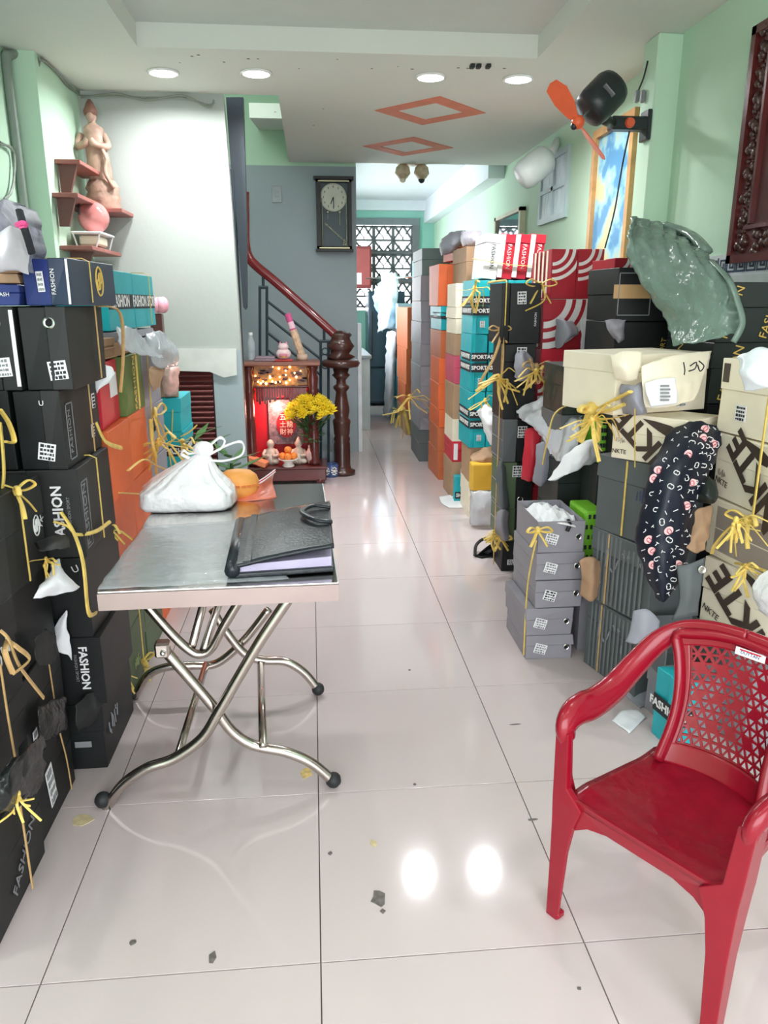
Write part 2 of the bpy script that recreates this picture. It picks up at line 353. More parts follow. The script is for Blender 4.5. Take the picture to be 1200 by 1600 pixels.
tb = struct('trim_8', box_bm(1.703, 1.715, -0.5, 3.72, 1.515, 1.60), M('glazed_tile', (214, 222, 224), 0.2))
key = bmesh.new(); u = 0.0075
seq = [(0, 0, 9, 1), (0, 0, 1, 7), (0, 6, 6, 1), (5, 2, 1, 5), (2, 2, 4, 1), (2, 2, 1, 3), (8, 0, 1, 8)]
for k in range(2): pass
kb = bmesh.new()
for (a, b, ww, hh) in seq: bx(kb, -0.002, 0.0, a * u, (a + ww) * u, b * u, (b + hh) * u)
kme = bpy.data.meshes.new('key_motif'); kb.to_mesh(kme); kb.free(); kme.materials.append(M('blue_grey_glaze', (84, 98, 118), 0.25)); key.free()
for k in range(34):
    o = link(bpy.data.objects.new('key_motif', kme), tb); o.location = (1.703, 1.2 + k * 0.074, 1.528)
struct('baseboard_right', box_bm(1.700, 1.715, -1.1, 3.72, 0, 1.515), M('wall_tile', (206, 214, 212), 0.25))

# ---- downlights
m_lampg = M('lamp_glow', (255, 255, 250), 0.4, var=0, emit=(250, 252, 255), estr=14.0)
def downlight(x, y, label, power=9, spread=164):
    t = thing('ceiling_light', label, 'light', (x, y, 2.59), 0, 'round downlights in the ceiling border')
    obj('trim_ring', lathe_bm([(0.082, -0.001), (0.085, -0.008), (0.072, -0.012), (0.070, -0.006)], 24), M('white_metal', (240, 240, 238), 0.4), t, True)
    obj('diffuser', lathe_bm([(0.070, -0.004), (0.069, -0.010), (0.03, -0.012)], 24), m_lampg, t, True)
    l = area('downlight_beam', (x, y, 2.572), (0, 0, 0), 0.13, 0.13, power, (0.97, 0.985, 1.0), shape='DISK'); l.data.spread = math.radians(spread)
LN = ['leftmost lit downlight in the ceiling, above the white wall', 'lit downlight second from left, left of the stair opening edge', 'lit downlight third from left, nearest the orange ceiling diamonds', 'rightmost lit downlight in the ceiling, nearest the wall fan']
for (u, v), n in zip(((255, 112), (400, 113), (673, 119), (810, 122)), LN):
    p = PZ(u, v, 2.59); downlight(p.x, p.y, n)
for x, n in ((-0.75, 'leftmost'), (-0.26, 'second from left'), (0.67, 'third from left'), (1.15, 'rightmost')): downlight(x, 0.1, f'{n} downlight of the front ceiling border, out of frame above', .7)
for x, n in ((-1.12, 'left'), (1.46, 'right')): downlight(x, 1.3, f'downlight in the {n} ceiling border, out of frame above the boxes', 3.2)  # unseen side pair added to lift the light on the boxes
# ================================================================== STAIRS
YN = 6.3
def sc(Y): return (PY(600, 500, Y) - PY(601, 500, Y)).length
st = struct('stairs', box_bm(-0.02, 0.16, 6.36, 7.28, 0, 0.18), m_grey)
for k in range(1, 8):
    obj('tread', box_bm(-0.02 - 0.2 * k, 0.18 - 0.2 * k, 6.36, 7.28, 0.0 if k < 5 else 0.18 * (k - 2), 0.18 * (k + 1)), m_grey, st)
t = thing('newel_post', 'dark turned newel post with carved top at the stair foot', 'post', (0.229, YN, 0))
k = sc(YN); zc = lambda yc: PY(530, 480 + yc / 5.4545, YN).z
prof = [(115, 1415), (115, 1390), (78, 1375), (72, 1340), (72, 1160), (66, 1145), (74, 1120), (62, 1095), (70, 1075), (72, 1010), (78, 985), (78, 962), (58, 945), (70, 885), (68, 850), (54, 780), (46, 720), (70, 690), (70, 672), (44, 655), (40, 620), (66, 592), (80, 578), (62, 560), (72, 520)]
obj('turned_shaft', lathe_bm([(r / 5.4545 * k, zc(y)) for r, y in prof], 20), m_wood2, t, True)
obj('cap_plate', lathe_bm([(70 / 5.45 * k, zc(520)), (150 / 5.45 * k, zc(505)), (165 / 5.45 * k, zc(475)), (150 / 5.45 * k, zc(448)), (60 / 5.45 * k, zc(444))], 24), m_wood2, t, True)
cb = ball_bm((0, 0, zc(330)), 0.085, 16, 12, (1.0, 0.9, 1.45))
for v in cb.verts:
    n = _noise(v.co * 1.0, 28); v.co += Vector((v.co.x, v.co.y, 0)).normalized() * (n * 0.03 + 0.012 * math.sin(v.co.z * 60)) if Vector((v.co.x, v.co.y, 0)).length > 1e-4 else Vector()
    if v.co.z < zc(400): v.co.x *= 1.5
bmesh.ops.scale(cb, verts=cb.verts[:], vec=(1.18, 1.1, 1.0))
obj('carved_finial', cb, m_wood2, t, True)
t = thing('handrail', 'varnished red handrail on dark iron railing climbing the stairs', 'railing', (-0.1, YN, 0.8))
loc = Vector((-0.1, YN, 0.8)); T = lambda u, v, Y=YN: PY(u, v, Y) - loc
rp = spline([T(528, 527), T(480, 484), T(430, 440), T(402, 417), T(389, 402), T(384, 382), T(383, 345), T(382, 300)], 6)
obj('rail', tube_bm(rp, 0.030, 10, 1.25), m_rail, t, True)
for u, v0, v1 in ((406, 448, 720), (417, 448, 720), (501, 532, 740), (513, 532, 740), (411, 425, 450), (506, 508, 534)):
    obj('iron_post', tube_bm([T(u, v0), T(u + 0.5, v1)], 0.013, 6), m_iron, t)
for a, b in (((404, 449), (419, 449)), ((499, 533), (515, 533))): obj('iron_cap', tube_bm([T(*a), T(*b)], 0.015, 6), m_iron, t)
for a, b in (((417, 470), (500, 534)), ((417, 494), (500, 560)), ((417, 519), (500, 585)), ((417, 545), (500, 612))):
    obj('iron_bar', tube_bm([T(*a), T(*b)], 0.012, 6), m_iron, t)
bm = bmesh.new()
for c, r in (((508, 549), 5), ((507, 560), 6), ((508, 571), 5)):
    p = T(*c); tube(bm, [p + Vector((math.cos(a * 0.5) * r * k, 0, math.sin(a * 0.5) * r * k)) for a in range(14)], 0.006, 5)
obj('iron_scroll', bm, m_iron, t)

# ================================================================== WALL CLOCK, SWITCH
YC = 7.24; k = sc(YC)
c0 = PY(522, 335, YC); t = thing('wall_clock', 'black pendulum wall clock with silver dial on the grey wall', 'clock', (c0.x, 7.3, c0.z))
L = lambda u, v, dy=0.0: Vector((PY(u, v, YC).x - c0.x, -0.06 + dy, PY(u, v, YC).z - c0.z))
hw = 0.157; z1 = L(520, 279).z; z0 = L(524, 391).z
m_case = M('clock_case', (30, 34, 31), 0.45)
fb = bmesh.new(); bx(fb, -hw, hw, -0.02, 0, z0, z1); bx(fb, -hw, -hw + 0.04, -0.08, -0.0, z0, z1); bx(fb, hw - 0.03, hw, -0.08, -0.0, z0, z1); bx(fb, -hw, hw, -0.08, 0, z0, z0 + 0.035); bx(fb, -hw, hw, -0.08, 0, z1 - 0.03, z1)
obj('case', fb, m_case, t)
fb = bmesh.new(); bx(fb, -hw - 0.02, hw + 0.02, -0.095, 0, z1 - 0.008, z1 + 0.016); bx(fb, -hw - 0.012, hw + 0.012, -0.09, 0, z0 - 0.014, z0 + 0.008)
obj('moulding', fb, m_case, t)
for zg in (z1 - 0.024, z0 + 0.018): obj('gilt_line', box_bm(-hw + .02, hw - .02, -0.096, -0.078, zg - .004, zg + .004), M('gilt', (196, 190, 150), 0.3, 0.6), t)
obj('back_panel', box_bm(-hw + 0.04, hw - 0.03, -0.024, -0.02, z0 + 0.035, z1 - 0.03), M('clock_back', (74, 88, 96), 0.45), t)
dc = Vector((-0.004, 0, L(521, 308).z))
dial = lathe_bm([(0.118, 0), (0.118, 0.008), (0.106, 0.012), (0.104, 0.008)], 32); bmesh.ops.rotate(dial, verts=dial.verts[:], cent=(0, 0, 0), matrix=Matrix.Rotation(PI / 2, 3, 'X')); bmesh.ops.translate(dial, verts=dial.verts[:], vec=(dc.x, -0.04, dc.z))
di = obj('dial', dial, M('dial_silver', (206, 208, 196), 0.35), t)
hb = bmesh.new()
for i in range(12):
    a = i * PI / 6; p = dc + Vector((math.sin(a) * 0.088, -0.0535, math.cos(a) * 0.088)); bx(hb, p.x - 0.004, p.x + 0.004, p.y, p.y + 0.002, p.z - 0.009, p.z + 0.009)
obj('hour_mark', hb, M('dial_grey', (120, 124, 120), 0.5), di)
for a, ln in ((math.radians(205), 0.06), (math.radians(178), 0.085)):
    e = dc + Vector((math.sin(a) * ln, -0.056, math.cos(a) * ln)); obj('hand', tube_bm([dc + Vector((0, -0.056, 0)), e], 0.0035, 5), m_dprint, di)
m_brass = M('pale_brass', (214, 214, 196), 0.25, 0.7)
for u in (512, 531): 
    a, b = L(u, 326), L(u, 342 + (u > 520) * 10); obj('weight_chain', tube_bm([a + Vector((0, 0.02, 0)), b + Vector((0, 0.02, 0))], 0.004, 5), m_brass, t); obj('weight', ball_bm(L(u, 331) + Vector((0, 0.02, 0)), 0.014, 8, 6), m_brass, t, True)
for x in (-hw + 0.05, hw - 0.045): obj('side_rod', tube_bm([(x, -0.05, z0 + 0.04), (x, -0.05, z1 - 0.16)], 0.0045, 6), m_brass, t)
bm = bmesh.new(); a, b = L(508, 349), L(542, 380)
for i in range(16):
    p = a.lerp(b, i / 15); ball(bm, (p.x, -0.045, p.z), 0.011 if i % 2 else 0.007, 6, 4)
for i in range(7): ball(bm, (L(538, 378).x + RNG.uniform(-.02, .02), -0.045, L(538, 378).z + RNG.uniform(-.04, .02)), 0.010, 6, 4)
obj('crystal_garland', bm, m_brass, t)
p0, p1 = PY(425, 292, 7.29), PY(440, 315, 7.29)
t = thing('light_switch', 'pale light switch plate on the grey stair wall', 'switch', ((p0.x + p1.x) / 2, 7.3, (p0.z + p1.z) / 2))
obj('plate', box_bm(-0.045, 0.045, -0.012, 0, -0.07, 0.07, bevel=0.004), M('switch_plate', (158, 166, 170), 0.4), t); obj('rocker', box_bm(-0.015, 0.015, -0.018, -0.01, -0.025, 0.025, bevel=0.003), M('switch_plate', (158, 166, 170), 0.4), t)

# ================================================================== ALTAR
YA = 6.02; k = sc(YA); A0 = PY(441, 758, YA)
AX = A0.x
t = thing('altar', 'carved red wood floor shrine lit by small bulbs at the stair foot', 'shrine', (AX, YA, 0))
ax = lambda u, Y=YA: PY(u, 650, Y).x - AX
az = lambda v, Y=YA: PY(441, v, Y).z
zt = az(565); zb = 0.13; HW = (ax(498) - ax(383)) / 2; xm = (ax(498) + ax(383)) / 2
obj('plinth', box_bm(xm - HW - 0.01, xm + HW + 0.05, -0.08, 0.24, 0.03, zb, bevel=0.008), m_wood, t)
for sx in (-1, 1):
    for y in (-0.06, 0.21): obj('claw_foot', ball_bm((xm + sx * (HW - 0.02) + 0.02, y, 0.028), 0.028, 8, 6, (1.3, 1, 1)), m_wood, t, True)
obj('plinth_rim', box_bm(xm - HW - 0.02, xm + HW + 0.06, -0.09, 0.25, zb - 0.004, zb + 0.016, bevel=0.005), m_wood, t)
for sx in (-1, 1):
    cx = xm + sx * (HW - 0.042); H = zt - 0.03
    pr = [(0.045, zb + .012), (0.045, zb + .05), (0.036, zb + .06), (0.04, zb + 0.3), (0.036, H - .42), (0.044, H - .41), (0.036, H - .39), (0.038, H - 0.22), (0.046, H - .2), (0.036, H - .18), (0.045, H - .1), (0.03, H - 0.05), (0.046, H - .02), (0.046, H)]
    obj('column', lathe_bm(pr, 14, (cx, 0.0, 0)), m_wood, t, True)
bm = bmesh.new(); bx(bm, xm - HW + 0.01, xm - HW + 0.05, 0.03, 0.22, zb, zt - .03); bx(bm, xm + HW - 0.05, xm + HW - 0.01, 0.03, 0.22, zb, zt - .03)
obj('side_panel', bm, m_wood, t)
obj('back_panel', box_bm(xm - HW + .05, xm + HW - .05, 0.19, 0.22, zb, zt - .03), M('red_lacquer', (186, 24, 40), 0.4), t)
obj('top', box_bm(xm - HW - 0.02, xm + HW + 0.02, -0.07, 0.24, zt - 0.03, zt, bevel=0.008), M('altar_top', (140, 92, 78), 0.35), t)
l0 = az(602); l1 = az(571)
lt = obj('light_box', box_bm(xm - HW + .08, xm + HW - .08, 0.02, 0.12, l0, l1), M('gilt_lattice', (188, 138, 84), 0.4, var=0.4, scale=40), t)
bm = bmesh.new(); lz = (l0 + l1) / 2
for i in range(34):
    x = RNG.uniform(xm - HW + .09, xm + HW - .09); z = RNG.uniform(l0 + .01, l1 - .01); bx(bm, x - .02, x + .02, 0.004, 0.02, z - .006, z + .006)
obj('fretwork', bm, m_wood, lt)
bm = bmesh.new()
for i in range(22): ball(bm, (RNG.uniform(xm - HW + .09, xm + HW - .09), -0.002, RNG.uniform(l0 + .012, l1 - .01)), RNG.uniform(0.005, 0.010), 6, 5)
obj('small_bulb', bm, M('warm_bulb', (255, 214, 140), 0.4, var=0, emit=(255, 200, 110), estr=9), lt)
obj('crossbeam', box_bm(xm - HW + .06, xm + HW - .06, 0.0, 0.05, l0 - 0.022, l0, bevel=.006), m_wood, t)
bm = bmesh.new(); n = 20
for i in range(n):
    x = xm - HW + .09 + (2 * HW - .18) * (i + .5) / n; hh = 0.035 + 0.03 * abs(math.cos(i * PI / (n - 1))) + 0.015 * (i % 2)
    bx(bm, x - .009, x + .008, 0.01, 0.035, l0 - .025 - hh * 1.6, l0 - 0.02)
obj('carved_valance', bm, m_wood, t)
pq = lambda u, v: Vector((ax(u), 0.30, az(v)))
obj('plaque', box_bm(ax(417) , ax(473), 0.16, 0.185, az(700), az(628), bevel=0.004), M('plaque_silver', (120, 108, 114), 0.45, var=0.5, scale=60), t)
pl = lathe_bm([(0.002, 0), (0.085, 0.0), (0.085, 0.012), (0.002, 0.014)], 24); bmesh.ops.rotate(pl, verts=pl.verts[:], cent=(0, 0, 0), matrix=Matrix.Rotation(PI / 2, 3, 'X')); bmesh.ops.scale(pl, verts=pl.verts[:], vec=(0.95, 1, 1.25)); bmesh.ops.translate(pl, verts=pl.verts[:], vec=(ax(446), 0.155, az(668)))
pp = obj('red_medallion', pl, M('medallion_red', (136, 16, 30), 0.45), t)
for i, s in enumerate(('五方', '土龍', '財神')):
    text('lettering', s, 0.055, M('pale_gold', (236, 208, 190), 0.4, var=0), pp, frame((ax(446), 0.138, az(668) + 0.06 - i * 0.06), (1, 0, 0), (0, 0, 1)))
pl_ = bpy.data.lights.new('shrine_lamp', 'POINT'); pl_.energy = 3.5; pl_.color = (1, .42, .34); pl_.shadow_soft_size = .02; po_ = bpy.data.objects.new('shrine_lamp', pl_); COL.objects.link(po_); po_.location = (AX + xm - .05, YA + .05, az(640))
obj('candle_bulb', ball_bm((ax(428), 0.14, az(635)), 0.012, 8, 6, (1, 1, 1.4)), M('warm_bulb', (255, 214, 140)), t)
# two small seated figures of pale glass in front of the plaque
m_glassf = M('pale_glaze', (196, 184, 170), 0.25, var=0.3, scale=25)
for u, nm, hgt in ((423, 'pale seated porcelain figure on the shrine step, left of the oranges', 0.2), (467, 'pale seated porcelain figure on the shrine step, right of the oranges', 0.22)):
    x = PY(u, 720, YA).x; b = lathe_bm([(0.045, 0), (0.055, 0.015), (0.06, 0.05), (0.045, 0.09), (0.04, 0.12), (0.02, 0.135), (0.03, 0.15), (0.032, 0.17), (0.02, 0.19), (0.006, hgt)], 14)
    tg = thing('figurine', nm, 'figurine', (x, YA + 0.06, zb + 0.016)); obj('robe', b, m_glassf, tg, True)
    bm = bmesh.new()
    for sx in (-1, 1): tube(bm, spline([(sx * .04, -.01, .115), (sx * .058, -.04, .08), (sx * .015, -.058, .075)], 4), 0.014, 7); ball(bm, (sx * .035, -.035, 0.025), 0.03, 8, 6, (1.2, 1, .8))
    obj('arms_and_knees', bm, m_glassf, tg, True)
# oranges on a white footed dish
p = PY(451, 735, 5.96); dx, dy = p.x, 5.965
t = thing('fruit_dish', 'white footed dish holding oranges on the shrine step', 'dish', (dx, dy, zb + 0.016))
obj('bowl', lathe_bm([(0.045, 0), (0.05, 0.01), (0.035, 0.03), (0.04, 0.045), (0.08, 0.062), (0.078, 0.068), (0.03, 0.052)], 22), M('white_china', (232, 232, 228), 0.2, var=0), t, True)
m_or = M('orange_skin', (240, 140, 60), 0.4, bump=0.1, bscale=200)
for i, (ox, oy, oz, ww) in enumerate(((-0.043, 0.0, 0.088, 'left'), (0.0, -0.037, 0.088, 'front middle'), (0.043, 0.0, 0.088, 'right'), (0.0, 0.037, 0.088, 'back'), (0.0, 0.0, 0.136, 'topmost'))):
    tt = thing('orange', f'{ww} orange of the pile on the white footed dish', 'fruit', (dx + ox, dy + oy, zb + 0.016 + oz - .002), 0, 'oranges on the shrine dish')
    obj('peel', ball_bm((0, 0, 0), 0.031, 14, 9, (1, 1, .93)), m_or, tt, True); obj('stem_scar', lathe_bm([(0.004, 0), (0.003, 0.003)], 6, (0, 0, 0.028)), m_olive, tt)
tt = thing('paper_packet', 'orange paper packet leaning on the left side of the shrine step', 'packet', (PY(399, 715, 5.97).x, 5.97, zb + 0.016), -0.2)
b = box_bm(-0.085, 0.085, -0.045, 0.045, 0, 0.045, bevel=0.006); bmesh.ops.rotate(b, verts=b.verts[:], cent=(0.085, 0, 0), matrix=Matrix.Rotation(0.32, 3, 'Y')); obj('wrapper', b, M('orange_paper', (224, 140, 98), 0.5), tt)
obj('fold', prism_bm([(-.08, -.046, .07), (.03, -.046, .035), (.03, -.046, .045), (-.08, -.046, .08)], (0, .09, 0)), M('orange_paper_light', (236, 166, 120), 0.5), tt)
# chrysanthemums
vx = PY(488, 715, YA).x; vy = YA + 0.02
t = thing('flower_vase', 'pink and white vase of yellow chrysanthemums on the shrine step', 'vase', (vx, vy, zb + 0.016))
obj('vase_body', lathe_bm([(0.03, 0), (0.036, 0.01), (0.05, 0.06), (0.046, 0.1), (0.03, 0.14), (0.036, 0.16), (0.03, 0.155)], 18), M('pink_vase', (214, 190, 186), 0.3, var=0.3, scale=16), t, True)
bm = bmesh.new(); fc = Vector((0, 0, 0)); heads = []
for i in range(34):
    a = i * 2.4; q = math.sqrt((i + .5) / 34); hx = math.cos(a) * q * 0.19; hy = math.sin(a) * q * 0.12; hz = 0.525 - 0.13 * q * q + RNG.uniform(-.012, .012)
    heads.append((hx, hy, hz)); tube(bm, spline([(0, 0, 0.13), (hx * .3, hy * .3, 0.28), (hx, hy, hz - .03)], 3), 0.004, 5)
obj('stem', bm, M('stem_green', (58, 92, 50), 0.6), t)
bm = bmesh.new()
for i in range(150):
    a = RNG.uniform(0, 2 * PI); q = RNG.uniform(0.2, 1); zz_ = RNG.uniform(.17, .43); c = Vector((math.cos(a) * q * (.04 + .28 * (zz_ - .1)), math.sin(a) * q * .08, zz_)); d = Vector((math.cos(a) * .05, math.sin(a) * .04, RNG.uniform(-.01, .04))); n = Vector((-d.y, d.x, 0)) * .35
    prism(bm, [c, c + d * .5 + n, c + d, c + d * .5 - n], (0, 0, .002))
lf = obj('leaf', bm, M('leaf_green', (56, 96, 58), 0.6), t); lf['kind'] = 'stuff'
bm = bmesh.new()
for i in range(46):
    a = i * 2.4; el = 1.25 * (i / 46) ** 0.7; r = 0.036
    d = Vector((math.cos(a) * math.sin(el * 1.25), math.sin(a) * math.sin(el * 1.25), math.cos(el * 1.25))); s = Vector((-math.sin(a), math.cos(a), 0)) * 0.008
    prism(bm, [d * .006, d * .026 + s, d * r * (1.25 - .25 * math.cos(el)), d * .026 - s], (0, 0, 0.003))
fme = bpy.data.meshes.new('flower_head'); bm.normal_update(); bm.to_mesh(fme); bm.free(); fme.materials.append(M('chrysanthemum_yellow', (244, 220, 52), 0.6))
for h in heads:
    o = link(bpy.data.objects.new('flower_head', fme), t); o.location = h; o.rotation_euler = (-h[1] * 4 + .15, h[0] * 4, RNG.uniform(0, 6)); o.scale = (1.5, 1.5, 1.6)
# pot, bottle, figurine, incense tube
p = PZ(517, 742, 0)
t = thing('ceramic_pot', 'small blue and white ceramic pot on the floor beside the shrine', 'pot', (p.x + .005, p.y - .06, 0))
obj('pot_body', lathe_bm([(0.052, 0), (0.056, 0.01), (0.058, 0.10), (0.05, 0.112), (0.046, 0.10), (0.044, 0.02)], 24), M('cobalt_glaze', (70, 92, 140), 0.2, var=0.1), t, True)
for a in (-2.3, -1.2):
    bm = bmesh.new(); 
    for c in range(9):
        aa = a + 0.34 * math.cos(c * .7); z = .056 + .03 * math.sin(c * .7); q = Vector((math.cos(aa) * .060, math.sin(aa) * .060, z)); ball(bm, q, .010, 6, 4, (1, 1, .7))
    ball(bm, (math.cos(a) * .059, math.sin(a) * .059, .056), .014, 6, 5); obj('painted_motif', bm, M('white_china', (232, 232, 228)), t)
zT = zt + 0.0005
t = thing('water_bottle', 'clear plastic water bottle on top of the shrine', 'bottle', (PY(391, 560, YA).x, YA + .14, zT))
obj('bottle_body', lathe_bm([(0.03, 0), (0.032, 0.01), (0.032, 0.05), (0.029, 0.06), (0.032, 0.07), (0.032, 0.14), (0.014, 0.185), (0.013, 0.2)], 16), M('clear_plastic', (196, 206, 212), 0.1, var=0, alpha=0.55), t, True)
obj('cap', lathe_bm([(0.016, 0.195), (0.016, 0.215)], 12), m_sticker, t)
t = thing('lucky_figurine', 'pink and cream lucky cat figurine on top of the shrine', 'figurine', (PY(443, 560, YA).x, YA + .05, zT))
obj('base_tray', box_bm(-0.07, 0.07, -0.04, 0.04, 0, 0.014, bevel=.004), M('red_tray', (190, 60, 60), 0.4), t)
bd = obj('cat_body', ball_bm((0, 0, 0.055), 0.052, 14, 10, (1.15, .8, .85)), M('pink_cream', (232, 204, 204), 0.35, var=.15, scale=20), t, True)
hd = obj('cat_head', ball_bm((0, -.004, 0.108), 0.034, 12, 9, (1.2, .9, .9)), M('pink_cream', (232, 204, 204)), t, True)
for sx in (-1, 1): obj('ear', lathe_bm([(0.012, 0), (0.002, 0.02)], 6, (sx * .024, 0, .13)), M('rose_pink', (214, 130, 150), .4), hd)
obj('bib', box_bm(-.03, .03, -.046, -.036, .04, .06, bevel=.004), M('rose_pink', (214, 130, 150), .4), bd)
obj('gold_coin', lathe_bm([(0.016, -.004), (0.016, .004)], 12, (0, -.042, .035)), m_gold, bd)
t = thing('incense_tube', 'tall pink topped incense tube leaning on the shrine top', 'tube', (PY(472, 562, YA).x, YA + .12, zT))
a0 = Vector((0, 0, .03)); a1 = PY(449, 490, YA + .12) - Vector((PY(472, 562, YA).x, YA + .12, zT)); am = a0.lerp(a1, .62)
obj('pack', tube_bm([a0, am], 0.03, 10), M('gold_wrap', (206, 176, 148), 0.35, var=.35, scale=30), t); obj('pink_end', tube_bm([am, a1], 0.026, 10), M('magenta_wrap', (206, 90, 140), .3), t); obj('white_highlight_band', tube_bm([am.lerp(a1, .1), am.lerp(a1, .5)], 0.0265, 10), M('pale_pink_wrap', (240, 200, 214), .3), t)  # band of paler wrap round the pink end
obj('holder', lathe_bm([(0.04, 0), (0.045, .02), (.04, .05), (.036, .045)], 14), M('beige_holder', (196, 170, 150), .5), t, True)
t = thing('folded_cloth', 'folded mauve cloth on top of the shrine', 'cloth', (PY(415, 560, YA).x, YA + .1, zT))
obj('fold_lower', box_bm(-.09, .09, -.07, .07, 0, .016, bevel=.007, seg=2), M('mauve_cloth', (150, 130, 140), .8), t); obj('fold_upper', box_bm(-.085, .07, -.065, .06, .016, .035, bevel=.009, seg=2), M('mauve_cloth', (150, 130, 140), .8), t)
# plants by the louvred door
for u, v, Y, nm in ((302, 690, 4.75, 'small leafy green plant on the floor before the louvred door'), (362, 735, 4.75, 'small pale plant pot on the floor behind the white plastic bag')):
    c = PY(u, v, Y); hh = max(0.3, c.z + .12)
    t = thing('potted_plant', nm, 'plant', (c.x, Y, 0)); obj('pot', lathe_bm([(.08, 0), (.1, .18), (.105, .2), (.09, .19)], 16), M('grey_pot', (150, 146, 140), .7), t, True)
    obj('stalk', tube_bm([(0, 0, .18), (.01, 0, hh * .6), (0, 0, hh * .85)], .012, 6), M('stem_green', (58, 92, 50)), t)
    for i in range(16):
        a = i * 2.4; r = .14 + .05 * (i % 3); z = hh * (.55 + .4 * i / 16); d = Vector((math.cos(a), math.sin(a), .35)); s = Vector((-math.sin(a), math.cos(a), 0)) * .028
        q = Vector((0, 0, z)); obj('leaf', prism_bm([q, q + d * r * .5 + s, q + d * r, q + d * r * .5 - s], (0, 0, .003)), M('plant_leaf', (78, 112, 66), .5), t)
# ================================================================== BOX LIBRARY
_cache = {}
def cached(key, mat, fn):
    if key not in _cache:
        bm = fn(); me = bpy.data.meshes.new(key[0]); bm.normal_update(); bm.to_mesh(me); bm.free()
        if mat: me.materials.append(mat)
        _cache[key] = me
    return _cache[key]
def put(name, me, parent, mtx):
    o = link(bpy.data.objects.new(name, me), parent); o.matrix_local = mtx; return o
def face(f, w, d, h, a=0, b=0, rot=0, off=0.0042):
    if f == 'F': c, r, u, W, H = Vector((0, -d / 2, h / 2)), Vector((1, 0, 0)), Vector((0, 0, 1)), w, h
    elif f == 'R': c, r, u, W, H = Vector((w / 2, 0, h / 2)), Vector((0, 1, 0)), Vector((0, 0, 1)), d, h
    elif f == 'L': c, r, u, W, H = Vector((-w / 2, 0, h / 2)), Vector((0, -1, 0)), Vector((0, 0, 1)), d, h
    else: c, r, u, W, H = Vector((0, 0, h)), Vector((1, 0, 0)), Vector((0, 1, 0)), w, d
    n = r.cross(u); m = frame(c + r * (a * W) + u * (b * H) + n * off, r, u)
    return m @ Matrix.Rotation(math.radians(rot), 4, 'Z'), W, H
def flat_bm(w, h, t=0.0008): return box_bm(-w / 2, w / 2, -h / 2, h / 2, -t, t)
def card_print(w, h, seed):
    r = random.Random(seed); bm = bmesh.new(); n = 4
    for i in range(n):
        y = h * (0.34 - 0.72 * i / (n - 1)); x = -w * .4
        while x < w * .36:
            l = r.uniform(.06, .22) * w; hh = h * r.uniform(.05, .09); bx(bm, x, min(x + l, w * .42), y - hh, y + hh, 0.0008, 0.0014); x += l + w * .05
    return bm
